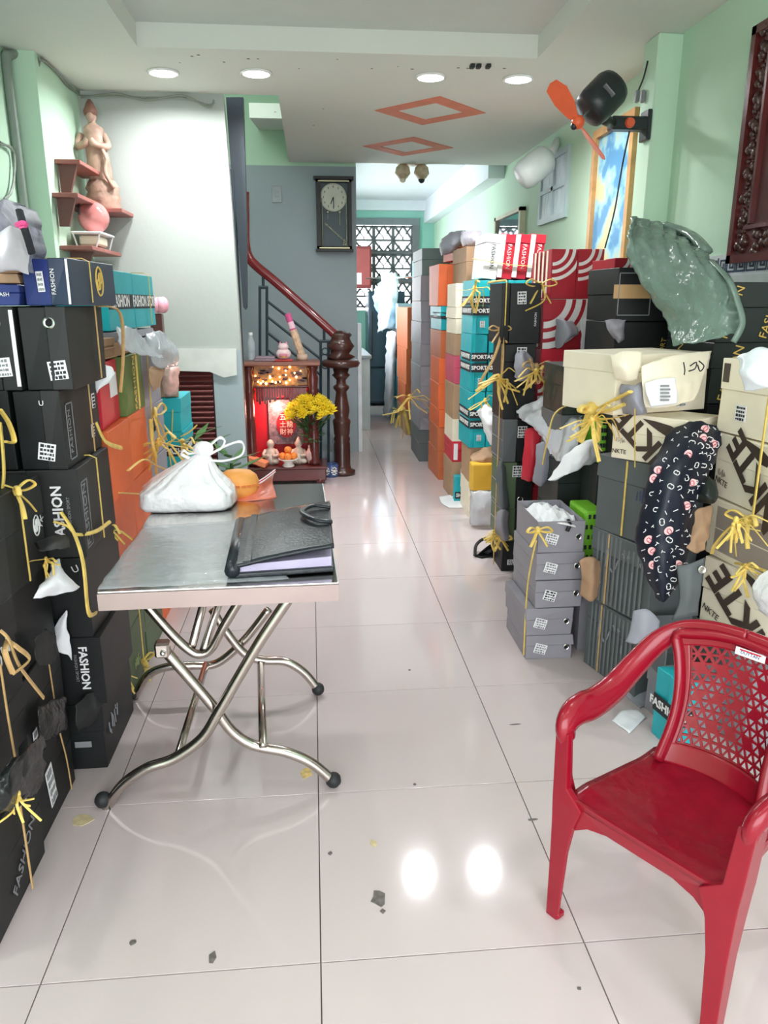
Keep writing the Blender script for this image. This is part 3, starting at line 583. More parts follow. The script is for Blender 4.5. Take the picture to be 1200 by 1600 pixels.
def feat(t, w, d, h, ft):
    k = ft[0]
    if k == 'ring':
        _, f, a, b, r = ft; m, W_, H_ = face(f, w, d, h, a, b)
        o = put('ring', cached(('ring', r), m_chrome, lambda: lathe_bm([(r * .55, .0005), (r * .6, .003), (r * .8, .004), (r, .002), (r, -.001)], 18)), t, m)
        put('ring_hole', cached(('ring_hole', r), m_hole, lambda: lathe_bm([(r * .58, .003), (r * .57, .0042)], 14)), o, Matrix())
    elif k == 'label':
        _, f, a, b, lw, lh, rot = ft; m, W_, H_ = face(f, w, d, h, a, b, rot)
        o = put('size_label', cached(('size_label', lw, lh), m_sticker, lambda: flat_bm(lw, lh)), t, m)
        s = RNG.randint(0, 5); put('print', cached(('print', lw, lh, s), m_gprint if s % 2 else m_dprint, lambda: card_print(lw, lh, s)), o, Matrix())
    elif k == 'text':
        _, f, a, b, size, rot, s, mt = ft[:8]; m, W_, H_ = face(f, w, d, h, a, b, rot, 0.0048)
        text('lettering', s, size, mt, t, m, bold=ft[8] if len(ft) > 8 else 0.0)
    elif k == 'band':
        _, f, b, bh, s, size = ft; m, W_, H_ = face(f, w, d, h, 0, b)
        o = put('band', cached(('band', round(W_, 3), bh), m_dprint, lambda: flat_bm(W_ - .001, bh)), t, m)
        text('lettering', s, size, m_wprint, o, Matrix.Translation((0, 0, .001)), bold=.0012)
    elif k == 'strip':
        _, f, a, b, sw, sh, mt = ft; m, W_, H_ = face(f, w, d, h, a, b); put('strip', cached(('strip', round(sw, 3), round(sh, 3), mt.name), mt, lambda: flat_bm(sw, sh)), t, m)
    elif k == 'arcs':
        _, f, rad = ft[:3]; m, W_, H_ = face(f, w, d, h, 0, 0); bm = bmesh.new(); N = 12; mn = min(W_, H_)
        cx, cy = -W_ / 2 + .004, H_ / 2 - .002
        for q in rad:
            r0 = q * mn; r1 = (q + .13) * mn
            for i in range(N):
                a0 = -PI / 2 * i / N; a1 = -PI / 2 * (i + 1) / N
                P = [(r0, a0), (r1, a0), (r1, a1), (r0, a1)]; vs = []
                for r, a in P: vs.append((min(W_ / 2, cx + r * math.cos(a)), max(-H_ / 2, cy + r * math.sin(a)), .0006))
                bm.faces.new([bm.verts.new(v) for v in vs])
        bmesh.ops.recalc_face_normals(bm, faces=bm.faces[:]); o = obj('white_arcs', bm, m_wprint, t); o.matrix_local = m
    elif k == 'vlines':
        _, f, n, mt = ft; m, W_, H_ = face(f, w, d, h, 0, 0); bm = bmesh.new()
        for i in range(n):
            x = -W_ * .42 + W_ * .84 * (i + .5) / n; bx(bm, x - W_ * .17 / n, x + W_ * .17 / n, -H_ * .47, H_ * .47, -.0005, .001)
        o = obj('stripes', bm, mt, t); o.matrix_local = m
    elif k == 'scrawl':
        _, f, a, b, sz, mt = ft; m, W_, H_ = face(f, w, d, h, a, b); bm = bmesh.new(); r = random.Random(int(a * 100) + 3)
        for i in range(7):
            p = [Vector((i * sz / 7 - sz / 2 + r.uniform(-.3, .3) * sz / 7, r.uniform(-.3, .3) * sz, 0)) for _ in range(3)]; tube(bm, p, sz * .018, 4)
        o = obj('scribble', bm, mt, t); o.matrix_local = m
    elif k == 'logo':
        _, f, a, b, r, mt = ft; m, W_, H_ = face(f, w, d, h, a, b); bm = bmesh.new()
        tube(bm, [(r * .7 * math.cos(i * PI / 10), r * math.sin(i * PI / 10), 0) for i in range(21)], r * .07, 5)
        for s in (-1, 1):
            tube(bm, [(s * r * .18 + r * .32 * math.cos(i * PI / 7), r * .36 * math.sin(i * PI / 7) + s * r * .22, 0) for i in range(15)], r * .07, 5)
        tube(bm, [(-r * .4, -r * .6, 0), (r * .4, r * .6, 0)], r * .07, 5)
        o = obj('oval_logo', bm, mt, t); o.matrix_local = m
    elif k == 'frameline':
        _, f, a, b, sw, sh, mt = ft; m, W_, H_ = face(f, w, d, h, a, b); bm = bmesh.new()
        for q in ((-sw, sw, sh - .004, sh), (-sw, sw, -sh, -sh + .004), (-sw, -sw + .004, -sh, sh), (sw - .004, sw, -sh, sh)): bx(bm, q[0], q[1], q[2], q[3], -.0005, .001)
        o = obj('line_frame', bm, mt, t); o.matrix_local = m
    elif k == 'swoosh':
        _, f, a, b, ln, rot, mt = ft; m, W_, H_ = face(f, w, d, h, a, b, rot); bm = bmesh.new()
        P = [(-ln, .006), (-ln * .3, .018), (ln * .5, .026), (ln * .85, .022), (ln, .004), (ln * .95, -.016), (ln * .6, -.024), (0, -.016), (-ln * .6, -.004)]
        prism(bm, [Vector((p[0] * .5, p[1] * .8, 0)) for p in P], (0, 0, .001)); bmesh.ops.recalc_face_normals(bm, faces=bm.faces[:]); o = obj('printed_stripe', bm, mt, t); o.matrix_local = m
    elif k == 'ears':
        _, f, n, mt = ft; m, W_, H_ = face(f, w, d, h, 0, 0, 0, 0.001); bm = bmesh.new()
        for i in range(n):
            y = -H_ * .45 + H_ * .9 * i / max(1, n - 1); bx(bm, -W_ * .48, W_ * .48, y - .0015, y + .0015, -.001, .004 + .006 * RNG.random())
        o = obj('card_edge', bm, mt, t); o.matrix_local = m
def shoebox(label, size, loc, rz=0.0, mat=None, lidmat=None, lid='T', feats=(), group=None, frac=0.42, opened=False, cat='box', jit=0.003, tilt=0):
    w, d, h = size; t = thing('shoe_box', label, cat, loc, math.radians(rz), group)
    if tilt: t.rotation_euler = (0, math.radians(tilt), math.radians(rz))
    lidmat = lidmat or mat; e = 0.0028; g = 0.0045
    X, Y = w / 2 - g, d / 2 - g; p = 1 - frac
    bv = lambda *a: box_bm(*a, bevel=0.002, jit=jit)
    if opened:
        th = 0.003; bm = bmesh.new()
        bx(bm, -X, X, -Y, Y, 0, th); bx(bm, -X, -X + th, -Y, Y, th, h, jit=jit); bx(bm, X - th, X, -Y, Y, th, h, jit=jit); bx(bm, -X + th, X - th, -Y, -Y + th, th, h, jit=jit); bx(bm, -X + th, X - th, Y - th, Y, th, h, jit=jit)
        obj('tray', bm, mat, t)
        pb = sheet_bm([[(-X * .9, -Y * .9, h * .6), (0, -Y * .9, h * .9), (X * .9, -Y * .9, h * .6)], [(-X * .9, 0, h * .75), (0, 0, h * 1.02), (X * .9, 0, h * .8)], [(-X * .9, Y * .9, h * .6), (0, Y * .9, h * .9), (X * .9, Y * .9, h * .6)]], 4, 4, wrinkle=.02, ws=16, thick=.004, push=(0, 0, 1), seed=RNG.random() * 9)
        obj('tissue', pb, m_paper, t)
    elif lid == 'T':
        obj('body', bv(-X, X, -Y, Y, 0, h * p + .001), mat, t); obj('lid', bv(-X - e, X + e, -Y - e, Y + e, h * p, h - .0005), lidmat, t)
    elif lid == 'R':
        q = -X + 2 * X * p; obj('body', bv(-X, q + .001, -Y, Y, 0, h - .002), mat, t); obj('lid', bv(q, X + e, -Y - e, Y + e, 0, h - .0005), lidmat, t)
    elif lid == 'L':
        q = X - 2 * X * p; obj('body', bv(q - .001, X, -Y, Y, 0, h - .002), mat, t); obj('lid', bv(-X - e, q, -Y - e, Y + e, 0, h - .0005), lidmat, t)
    elif lid == 'F':
        q = Y - 2 * Y * p; obj('body', bv(-X, X, q - .001, Y, 0, h - .002), mat, t); obj('lid', bv(-X - e, X + e, -Y - e, q, 0, h - .0005), lidmat, t)
    for ft in feats: feat(t, w - 2 * g, d - 2 * g, h, ft)
    return t
ORD = ['lowest', 'second up', 'third up', 'fourth up', 'fifth up', 'sixth up', 'seventh up', 'eighth up', 'ninth up']
def stack(where, x0, x1, y0, y1, zs, items, first=0, rz=0.0, wob=1.0):
    """items[i] = (look, mat, dict) between zs[i] and zs[i+1]; None leaves a gap for something else"""
    for i, it in enumerate(items):
        if it is None: continue
        look, mat, kw = it; kw = dict(kw); w = x1 - x0; d = y1 - y0; dx = kw.pop('dx', 0); dy = kw.pop('dy', 0); r = kw.pop('rz', RNG.uniform(-wob, wob)) + rz
        lab = kw.pop('label', None) or f"{look}, {ORD[i + first]} in {where}"
        shoebox(lab, (w, d, zs[i + 1] - zs[i]), ((x0 + x1) / 2 + dx, (y0 + y1) / 2 + dy, zs[i]), r, mat, **kw)
def zl(u, Y, vs): return [max(0.0, PY(u, v, Y).z) if v is not None else 0.0 for v in vs]
def string(label, pts, r=0.0042, mat=None, bow=None, flat=0.45, tails=()):
    """flat raffia string along points, with a bow and loose tails"""
    mat = mat or m_string; P = [Vector(p) for p in pts]; c = P[0]
    t = thing('tying_string', label, 'string', c)
    obj('strand', tube_bm([p - c for p in P], r, 6, flat), mat, t)
    if bow is not None:
        b = Vector(bow[0]) - c; s = bow[1]; n = Vector(bow[2]) if len(bow) > 2 else Vector((0, -1, 0)); sd = n.cross(Vector((0, 0, 1))).normalized()
        kb = ball_bm(b + n * .004, r * 2.2, 8, 6, (1, 1, 1.2)); obj('knot', kb, mat, t, True)
        for q in (-1, 1):
            lp = spline([b, b + sd * (q * s * .7) + Vector((0, 0, s * .35)) + n * .02, b + sd * (q * s * 1.1) + Vector((0, 0, s * .05)) + n * .03, b + sd * (q * s * .6) - Vector((0, 0, s * .12)) + n * .015, b], 5)
            obj('bow_loop', tube_bm(lp, r * 1.25, 6, flat), mat, t)
            lp = spline([b, b + sd * (q * s * .4) - Vector((0, 0, s * .7)) + n * .02, b + sd * (q * s * .75) - Vector((0, 0, s * 1.3)) + n * .03], 5)
            obj('tail', tube_bm(lp, r * 1.1, 6, flat), mat, t)
    for tl in tails:
        obj('tail', tube_bm(spline([Vector(p) - c for p in tl], 6), r * 1.3, 6, flat), mat, t)
    return t
def loop_x(x0, x1, y, z0, z1, e=.009): return [(x1 + e, y, z0 + .01), (x1 + e, y, z1), (x1 - .01, y, z1 + e), (x0 + .01, y, z1 + e), (x0 - e, y, z1), (x0 - e, y, z0 + .01)]
def loop_y(x, y0, y1, z0, z1, e=.009): return [(x, y0 - e, z0 + .01), (x, y0 - e, z1), (x, y0 + .01, z1 + e), (x, y1 - .01, z1 + e), (x, y1 + e, z1)]
# ================================================================== LEFT-HAND STACKS
def B(look, mat, lidmat=None, lid=None, **kw):
    if lidmat is not None: kw['lidmat'] = lidmat
    if lid is not None: kw['lid'] = lid
    return (look, mat, kw)
wA = 'the nearest left stack'
za = [0, .272, .36, .498, .735, .985]
stack(wA, -1.06, -.735, 1.42, 1.775, za, [
    B('big black box tied with tan string', m_black, lid='T', feats=[('text', 'R', .12, -.12, .045, 34, 'FASHION', m_gprint), ('strip', 'R', .3, .36, .03, .02, m_wprint)]),
    None,
    B('black box with small pale wording', m_black, feats=[('text', 'R', -.12, 0, .022, 90, 'FASHION', m_wprint), ('text', 'R', -.22, 0, .016, 90, 'SPORT', m_gprint)]),
    B('black box with white lettering on its long side', m_black, feats=[('text', 'R', .0, -.1, .062, 18, 'FASHION', m_wprint)]),
    B('large smooth black box with white lettering', m_black2, dx=.008, feats=[('text', 'R', -.12, -.02, .062, 14, 'FASHION', m_wprint)])])
stack('x', -1.17, -.81, 1.47, 1.85, [.985, 1.205], [B('', m_black2, label='charcoal box set back on top of the nearest left stack')])
wB = 'the second left column'
stack(wB, -1.09, -.755, 1.80, 2.10, [0, .25, .48], [
    B('black box with white sticker', m_black, feats=[('label', 'R', -.15, -.05, .05, .12, 8), ('text', 'R', -.36, .2, .03, 60, 'A', m_wprint)]),
    B('dark box with pale tag', m_black2, feats=[('label', 'R', -.38, -.35, .03, .08, 0)])])
stack(wB, -1.09, -.755, 1.80, 2.10, [.48, .70], [B('half open black box', m_black, opened=True, dx=-.005)], first=2)
stack(wB, -1.09, -.755, 1.80, 2.10, [.70, .96], [B('black box with small white emblem', m_black2, feats=[('logo', 'R', .3, .0, .028, m_wprint), ('text', 'R', .42, .0, .03, 60, 'YK', m_wprint)])], first=3)
wC = 'the left stack under navy box'
stack(wC, -1.0, -.668, 2.14, 2.50, [0, .225, .45, .70, .96], [
    B('black box with faint writing', m_black, feats=[('scrawl', 'R', -.2, 0, .12, m_gprint), ('strip', 'F', .3, -.1, .05, .02, m_gprint)]),
    B('black box with sideways white lettering', m_black, lid='R', dx=.015, feats=[('text', 'F', .34, .05, .034, -90, 'FASHION', m_wprint, .0008), ('text', 'F', .27, .05, .012, -90, 'FASHION SPORT', m_gprint)]),
    B('black box with white tissue hanging out', m_black, lid='R', feats=[('text', 'F', .42, .36, .03, 20, 'U', m_wprint)]),
    B('dark box with upright white lettering', m_black2, lid='R', feats=[('text', 'F', .32, .0, .040, 90, 'FASHION', m_wprint, .001), ('text', 'F', .41, .02, .012, 90, 'FASHION SPORT', m_gprint), ('text', 'R', -.38, -.05, .045, 90, 'FASHION', m_gprint), ('frameline', 'R', -.36, -.05, .03, .1, m_gprint)])])
shoebox('upright black box with white size sticker, below the ringed boxes at left', (.13, .36, .22), (-.752, 2.32, .96), 0, m_black, m_black2, 'R', [('label', 'F', .1, -.27, .046, .048, -10), ('text', 'F', .1, .34, .02, 0, 'U', m_wprint), ('text', 'R', -.36, -.05, .03, 90, 'FASHION', m_gprint), ('frameline', 'R', -.34, -.05, .03, .08, m_gprint), ('label', 'R', .36, .2, .03, .045, 0), ('label', 'R', .26, -.2, .03, .04, 0)])
shoebox('plain black box squeezed left of the upright stickered black box', (.13, .36, .22), (-.888, 2.32, .96), 0, m_black, lid='T')
shoebox('upright black box with chrome ring, right of the pair under the navy box', (.127, .36, .222), (-.714, 2.32, 1.18), 0, m_black, m_black2, 'R', [('ring', 'F', .16, .3, .0155), ('label', 'F', .24, -.26, .048, .05, 6)])
shoebox('upright black box with chrome ring, left one at the picture edge', (.127, .36, .222), (-.846, 2.32, 1.18), 0, m_black, m_black2, 'R', [('ring', 'F', .1, .3, .0155), ('label', 'F', .16, -.22, .042, .05, 4), ('strip', 'F', .47, 0, .010, .2, m_sticker)])
shoebox('navy shoe box with gold oval emblem, top of the dark left stack', (.128, .37, .122), (-.683, 2.34, 1.402), -4, m_navy, m_navy2, 'R', [('label', 'F', -.12, .0, .018, .052, 3), ('text', 'F', .16, .0, .016, 90, 'FASHION', m_wprint), ('logo', 'R', .12, .05, .040, m_gold), ('strip', 'F', .485, 0, .006, .115, m_sticker)])
shoebox('low navy shoe box beside the gold emblem box at left', (.2, .36, .056), (-.86, 2.32, 1.402), 0, m_navy, m_navy, 'T', [('label', 'F', .1, .1, .02, .016, 0), ('text', 'F', .3, .0, .014, 0, 'FASH', m_wprint)])
shoebox('kraft carton lying on the low navy box at left edge', (.19, .3, .045), (-.87, 2.3, 1.4585), 5, m_kraft, m_kraft, 'T')
# orange and olive column
wD = 'the orange left column'
gfe = [('scrawl', 'R', 0, -.1, .08, M('pale_green_print', (170, 180, 130), .6))]
stack(wD, -1.0, -.69, 2.54, 2.86, [0, .25, .50, .755, 1.0], [B('moss green box', m_green2, lid='T', feats=gfe), B('moss green box with string', m_green2, lid='T'), B('tall orange box', m_orange, lid='R', frac=.3), B('bright orange box', m_orange, lid='R', frac=.3, dx=.01)])
wE = 'the olive-topped left column'
stack(wE, -1.0, -.69, 2.87, 3.2, [0, .25, .50, .755, 1.0, 1.22], [B('green box', m_green2, lid='T'), B('green box with loose string', m_green2), B('orange box with dark seam', m_orange, lid='R', frac=.3), B('orange box under the olive one', m_orange, lid='R', frac=.35), B('olive box with yellow lettering', m_olive, m_olive, lid='R', feats=[('text', 'R', 0, 0, .05, 90, 'FASHION', m_gold), ('strip', 'R', .2, 0, .01, .2, m_string)])])
shoebox('red box spilling white paper above the orange left column', (.3, .3, .215), (-.85, 2.70, 1.002), 3, m_red2, lid='R', feats=[('strip', 'R', .2, .1, .12, .08, m_sticker)])
shoebox('flat kraft carton on the red box, left side', (.3, .31, .07), (-.86, 2.70, 1.222), -3, m_kraft, lid='T', feats=[('ears', 'R', 3, m_kraft)])
shoebox('thin kraft carton directly under the teal boxes at left', (.3, .32, .085), (-.85, 3.03, 1.223), 2, m_kraft, m_gcard, 'T')
wF = 'the lavender left column'
stack(wF, -1.0, -.70, 3.23, 3.6, [0, .25, .5, .755, .98, 1.22], [B('orange box near the table leg', m_orange), B('orange box', m_orange2), B('lavender grey box', m_lav, lid='R'), B('lavender grey box with black tick mark', m_lav, lid='R', feats=[('scrawl', 'R', -.1, .1, .1, m_dprint)]), B('lavender grey box', m_lav, lid='R')])
shoebox('crushed grey carton under the far teal box at left', (.28, .36, .085), (-.85, 3.42, 1.223), -2, m_gcard, lid='T', jit=.012)
for y, n, tx in ((3.07, 'teal box with black lettered band, nearer one atop the left side', 'FASHION'), (3.49, 'teal box with black lettered band, farther one atop the left side', 'FASHION SPORT')):
    shoebox(n, (.24, .41, .215), (-.84, y, 1.31), 0, m_teal, m_teal, 'R', [('band', 'R', -.02, .056, tx, .062)], frac=.3)
zt_ = [0, .2, .4, .6, .78, PY(270, 622, 3.86).z]; x1 = PY(284, 650, 3.86).x
stack('the teal pile before the louvred door', x1 - .30, x1, 3.86, 4.2, zt_, [B('teal box', m_teal2), B('teal box with band', m_teal, feats=[('band', 'F', .0, .05, 'FASHION', .04)]), B('teal box', m_teal, feats=[('band', 'F', .1, .05, 'FASHION', .04)]), B('teal box with black FASHION band', m_teal, feats=[('band', 'F', -.05, .05, 'FASHION  FASH', .042), ('band', 'R', -.05, .05, 'FASHION', .04)]), B('teal box', m_teal, lid='T')])
# ================================================================== RIGHT-HAND STACKS, far to near
wG = 'the farthest orange right stack'
z = zl(636, 8.2, [None, 640, 600, 545, 480]); 
stack(wG, 1.0, 1.4, 8.2, 9.1, z, [B('crumpled brown box', m_kraft), B('rust orange box', m_orange2, lid='L'), B('rust orange box', m_orange2, lid='L'), B('rust orange box', m_orange2, lid='L')])
stack('the teal stack near the hanging clothes', 1.02, 1.4, 9.2, 9.9, [0, .35, .75, 1.1, 1.4], [B('dark teal box', m_teal2), B('dark teal box', m_teal2, lid='L'), B('grey green box', m_charcoal), B('pale blue box', M('pale_blue_card', (150, 190, 206), .5))])
wH = 'the right column under dark teal'
stack(wH, 1.04, 1.40, 7.55, 8.1, [0, .28, .56, .84, 1.12, 1.40, 1.62], [B('mossy grey box', m_green2), B('olive grey box', m_olive), B('olive grey box', m_green2), B('olive box', m_olive), B('moss green box', m_green2), B('crumpled pale box', m_kraft)])
shoebox('dark teal box on top of the far right column, left half', (.17, .5, .2), (1.12, 7.82, 1.622), 0, m_teal2, lid='L'); shoebox('dark teal box on top of the far right column, right half', (.17, .5, .2), (1.30, 7.82, 1.622), 0, m_teal2, lid='T')
wI = 'the tall grey right column'
z = zl(657, 6.75, [None, 672, 640, 604, 572, 538, 503, 470, 430])
xg = PY(657, 550, 6.75).x
gl = [('strip', 'F', -.18, 0, .005, .16, m_charcoal)]
stack(wI, xg, xg + .33, 6.75, 7.4, z, [B('dark grey box with pale stickers', m_charcoal, feats=[('label', 'F', -.1, -.1, .05, .04, 0)]), B('grey box', m_gcard, lid='L'), B('grey box', m_gcard, lid='L', feats=gl), B('grey box', m_gcard, lid='L', feats=gl), B('dark grey box', m_charcoal, m_gcard, lid='L', feats=gl), B('grey box', m_gcard, lid='L', feats=gl), B('grey box', m_gcard, lid='L', feats=gl), B('grey box', m_gcard, lid='L')])
shoebox('dark grey green box on top of the tall grey right column', (.33, .6, .225), (xg + .17, 7.08, z[-1]), 0, M('slate_green_card', (96, 114, 112), .5), lid='T')
wJ = 'the bright orange right column'
xo = PY(686, 600, 6.0).x
z = zl(690, 6.0, [None, 705, 668, 640, 600, 560, 516, 478])
stack(wJ, xo, xo + .33, 6.0, 6.5, z, [B('orange box with pale trim', m_orange2), B('orange box', m_orange2, lid='L'), B('orange box', m_orange, lid='F'), B('orange box with red flap', m_orange, lid='L'), B('orange box', m_orange, lid='L'), B('rust orange box', m_orange2, lid='L'), B('small teal bundle with lettered band', m_teal, feats=[('band', 'F', 0.1, .05, 'FASHION', .04), ('band', 'L', 0.1, .05, 'FASHION', .04), ('label', 'F', -.1, .35, .05, .04, 0)])])
zo = z[-1]; zo2 = PY(690, 412, 6.0).z
shoebox('orange box upright on the teal bundle, left one', (.16, .48, zo2 - zo), (xo + .06, 6.24, zo), 0, m_orange, lid='L'); shoebox('orange box upright on the teal bundle, right one', (.17, .48, zo2 - zo + .03), (xo + .235, 6.24, zo), 0, m_orange, lid='F', feats=[('scrawl', 'F', 0, .1, .08, m_red2)])
shoebox('open orange box topping the bright orange right column', (.22, .4, .15), (xo + .22, 6.26, zo2 + .031), 8, m_orange, m_orange2, 'T')
wK = 'the pale mixed right column'
xk = PY(709, 600, 5.38).x
z = zl(712, 5.38, [None, 722, 690, 655, 600, 556, 522, 480, 442])
pk = [('label', 'F', -.2, .1, .07, .12, 0)]
stack(wK, xk, xk + .33, 5.38, 5.75, z, [B('pale kraft box with white paper', m_kraft, feats=pk), B('bright red box with pale trim', m_red2, feats=[('strip', 'F', -.42, 0, .03, .12, m_sticker)]), B('cream box', m_cream, feats=pk, lid='L'), B('grey kraft box', m_kraft, lid='L'), B('pink box with white sticker', M('pink_card', (206, 84, 110), .5), feats=pk), B('pink and beige box', M('pink_card', (206, 84, 110), .5), m_kraft, 'L'), B('cream box with black mark', m_cream, feats=[('strip', 'F', -.3, 0, .03, .1, m_dprint)]), B('white box', m_cream, lid='L')])
shoebox('kraft carton left of the red and white boxes', (.27, .5, PY(712, 384, 5.38).z - z[-1]), (xk + .2, 5.64, z[-1]), 0, m_kraft, lid='T')
# the teal wall of boxes
wL = 'the teal wall of boxes'
xt = PY(736, 560, 4.85).x; z = zl(745, 4.85, [700, 656, 612, 567, 522, 478, 437]); cw = .112
place = ['leftmost', 'second from left', 'third from left', 'rightmost']
for r in range(6):
    for c in range(4):
        f = [('band', 'F', -.3 if r % 2 else .32, .055, ('ASHION' if c % 2 else 'SPORT') , .034)]
        if (r + c) % 2 == 0: f.append(('label', 'F', .1, .1 if r % 2 else -.15, .03, .04, 0))
        if c == 0: f.append(('band', 'L', -.3 if r % 2 else .32, .055, 'FASHION SPORT', .04))
        shoebox(f"teal box, {place[c]} in the {['bottom', 'second', 'third', 'fourth', 'fifth', 'top'][r]} row of {wL}", (cw, .35, z[r + 1] - z[r]), (xt + cw * (c + .5) + RNG.uniform(-.002, .002) - r * .0, 5.03, z[r]), RNG.uniform(-.6, .6), m_teal, m_teal, 'L', f, 'teal boxes of the teal wall', .25)
stack('the pile holding up the teal wall', xt + .02, xt + .46, 4.88, 5.2, [0, .24, z[0]], [B('pale carton', m_cream), B('kraft carton', m_kraft, lid='F')])
t0 = z[-1]
for i in range(4):
    m_ = m_sticker if i == 0 else m_red2; tx = PY(757 + i * 22.5, 430, 5.0).x
    f = [('text', 'F', .14 if i else 0.05, .0, .036, -90, 'FASHION', m_wprint if i else m_dprint)] + ([('strip', 'F', -.36, 0, .03, .255, m_sticker)] if i else [])
    shoebox(['white lettered box leaning at the left of the red boxes', 'red box with white side, left of the three on the teal wall', 'red box with white side, middle of the three on the teal wall', 'red box with white side, right of the three on the teal wall'][i], (.10, .33, .268), (tx, 5.03, t0 + .006), 0, m_, m_, 'T', f, frac=.2, tilt=5)
p = PZ(722, 772, 0)
shoebox('small teal box standing on the floor below the teal wall', (.13, .085, .20), (PY(722, 772, 5.29).x, 5.29, 0), 0, m_teal, lid='F', feats=[('band', 'F', -.2, .05, 'SHOES', .036)])
# black column
wM = 'the black right column'
z = zl(800, 3.8, [None, 846, 795, 722, 655, 605, 537])
lab = lambda a, b: ('label', 'F', a, b, .05, .06, 0)
oe = ('ears', 'L', 3, m_gcard)
stack(wM, .985, 1.15, 3.8, 4.06, z, [
    B('black box with ring and white logo sticker', m_black, m_black, lid='L', feats=[('ring', 'F', .1, .25, .017), ('label', 'F', -.15, -.2, .055, .03, 0)], dx=.01),
    B('black box with bent grey flap', m_black, m_green2, lid='L', feats=[oe]),
    B('black box with ring and white sticker', m_black, m_green2, lid='L', feats=[('ring', 'F', .1, -.3, .017), lab(-.05, .3), oe], dx=-.005),
    B('black box with half hidden sticker', m_black, m_charcoal, lid='L', feats=[lab(.1, .2), oe], dx=-.012),
    B('dark navy black box', m_black2, m_black, lid='L', dx=-.02), B('black box with pale sticker', m_black, feats=[lab(.05, .28)], dx=-.025)])
shoebox('large black box with white sticker and yellow bow atop the black column', (.205, .26, PY(800, 441, 3.8).z - z[-1]), (1.035, 3.93, z[-1]), 1, m_black, m_black, 'L', [('label', 'F', .0, .25, .045, .06, 2), ('text', 'F', .38, -.1, .016, 90, 'FASHION', m_wprint)], frac=.2)
# red column
wN = 'the red right column'
z = zl(860, 3.86, [None, 760, 690, 640, 600, 545, 467])
ar = ('arcs', 'F', (.45, .66, .87)); vl = ('vlines', 'L', 4, m_cream)
stack(wN, 1.165, 1.5, 3.86, 4.2, z, [B('red box', m_red, feats=[ar]), B('dark red box with pale stripes', m_red, feats=[('vlines', 'F', 5, m_cream)]), B('red box with white stripes', m_red, feats=[('vlines', 'F', 6, m_cream)], dx=-.01), B('red box with white arcs', m_red, feats=[ar, ('arcs', 'F', (.2,))], dx=-.01), B('bright red box with white tag', m_red2, feats=[('label', 'F', .1, -.2, .05, .07, 0)]), B('red box with torn white front', m_red, feats=[ar, vl])])
zr = z[-1]; hr = PY(860, 388, 3.86).z - zr
for i, nm in enumerate(('red box with three white arcs, left of the top pair', 'red box with three white arcs, right of the top pair')):
    xa = PY(860 + i * 41, 420, 3.86).x; shoebox(nm, (.137, .34, hr), (xa + .07, 4.03, zr), 0, m_red, m_red, 'F', [('arcs', 'F', (.5, .78, 1.06)), vl], frac=.25)
shoebox('small red box with white arcs wedged behind the green sack', (.12, .3, .2), (1.42, 3.60, 1.405), 0, m_red, lid='F', feats=[ar])
# black boxes below and right
wO = 'the dark green right column'
z = zl(910, 3.2, [None, 880, 800, 722, 648, 572])
stack(wO, 1.075, 1.40, 3.2, 3.5, z, [B('dark box', m_dgreen), B('dark green box', m_dgreen), B('dark green box with pale lines', m_dgreen, feats=[('text', 'F', -.1, .1, .05, 90, 'FASHION', m_gprint)]), B('crumpled dark box behind grey bag', m_charcoal), B('black box with tan tape and white outline', m_dgreen, feats=[('strip', 'F', -.05, .1, .3, .05, m_tape), ('frameline', 'F', .08, -.02, .07, .085, m_gprint)])])
stack('the pile hidden under the sack', 1.41, 1.69, 3.1, 3.45, [0, .3, .6, .9, z[-1]], [B('black carton', m_black), B('black carton', m_black), B('black carton', m_black), B('black carton', m_black)])
zz = zl(960, 3.15, [572, 502, 417]); zz[0] = z[-1]
shoebox('wide black carton with grey paper poking out under the taped one', (.44, .36, zz[1] - zz[0]), (1.47, 3.30, zz[0]), 0, m_black, lid='F', feats=[('text', 'F', -.02, -.1, .03, 80, 'SPORT', m_gold)], frac=.3)
shoebox('wide black carton wrapped in tan tape beneath the green sack', (.44, .36, zz[2] - zz[1]), (1.47, 3.30, zz[1]), 0, m_black, lid='T', feats=[('strip', 'F', -.2, .05, .3, .055, m_tape), ('frameline', 'F', -.34, 0, .07, .085, m_gprint)], frac=.5)
stack('the black pile behind the cream boxes', 1.44, 1.695, 2.66, 3.05, [0, .35, .7, 1.05, 1.27, 1.482], [B('black carton', m_black), B('black carton', m_black), B('black carton', m_black), B('black carton with gold lettering', m_dgreen, feats=[('text', 'F', -.2, 0, .05, 76, 'FASHION', m_gold), ('text', 'L', -.2, 0, .05, 76, 'FASHION', m_gold)]), B('black carton with gold lettering', m_dgreen, feats=[('text', 'F', -.3, 0, .045, 76, 'FASHION', m_gold), ('text', 'F', .3, 0, .045, 76, 'FASHION', m_gold), ('text', 'L', .1, 0, .045, 76, 'FASHION', m_gold)])])
# grey ringed stack by the aisle
wP = 'the grey ringed stack by the aisle'
z = zl(860, 2.75, [None, 993, 950, 907, 864, 815])
gf = [('label', 'F', -.2, -.05, .05, .042, -16), ('ring', 'F', .36, .0, .013)]
stack(wP, .835, 1.035, 2.75, 3.08, z, [B('grey box with ring and sticker', m_gcard, feats=gf), B('grey box with ring and sticker', m_gcard, feats=gf, dx=-.01, rz=1), B('grey box with ring and sticker', m_gcard, feats=gf, dx=.022), B('grey box with ring and sticker', m_gcard, feats=gf, dx=.018), B('open grey box of white tissue', m_gcard, feats=gf, dx=.02, opened=True)])
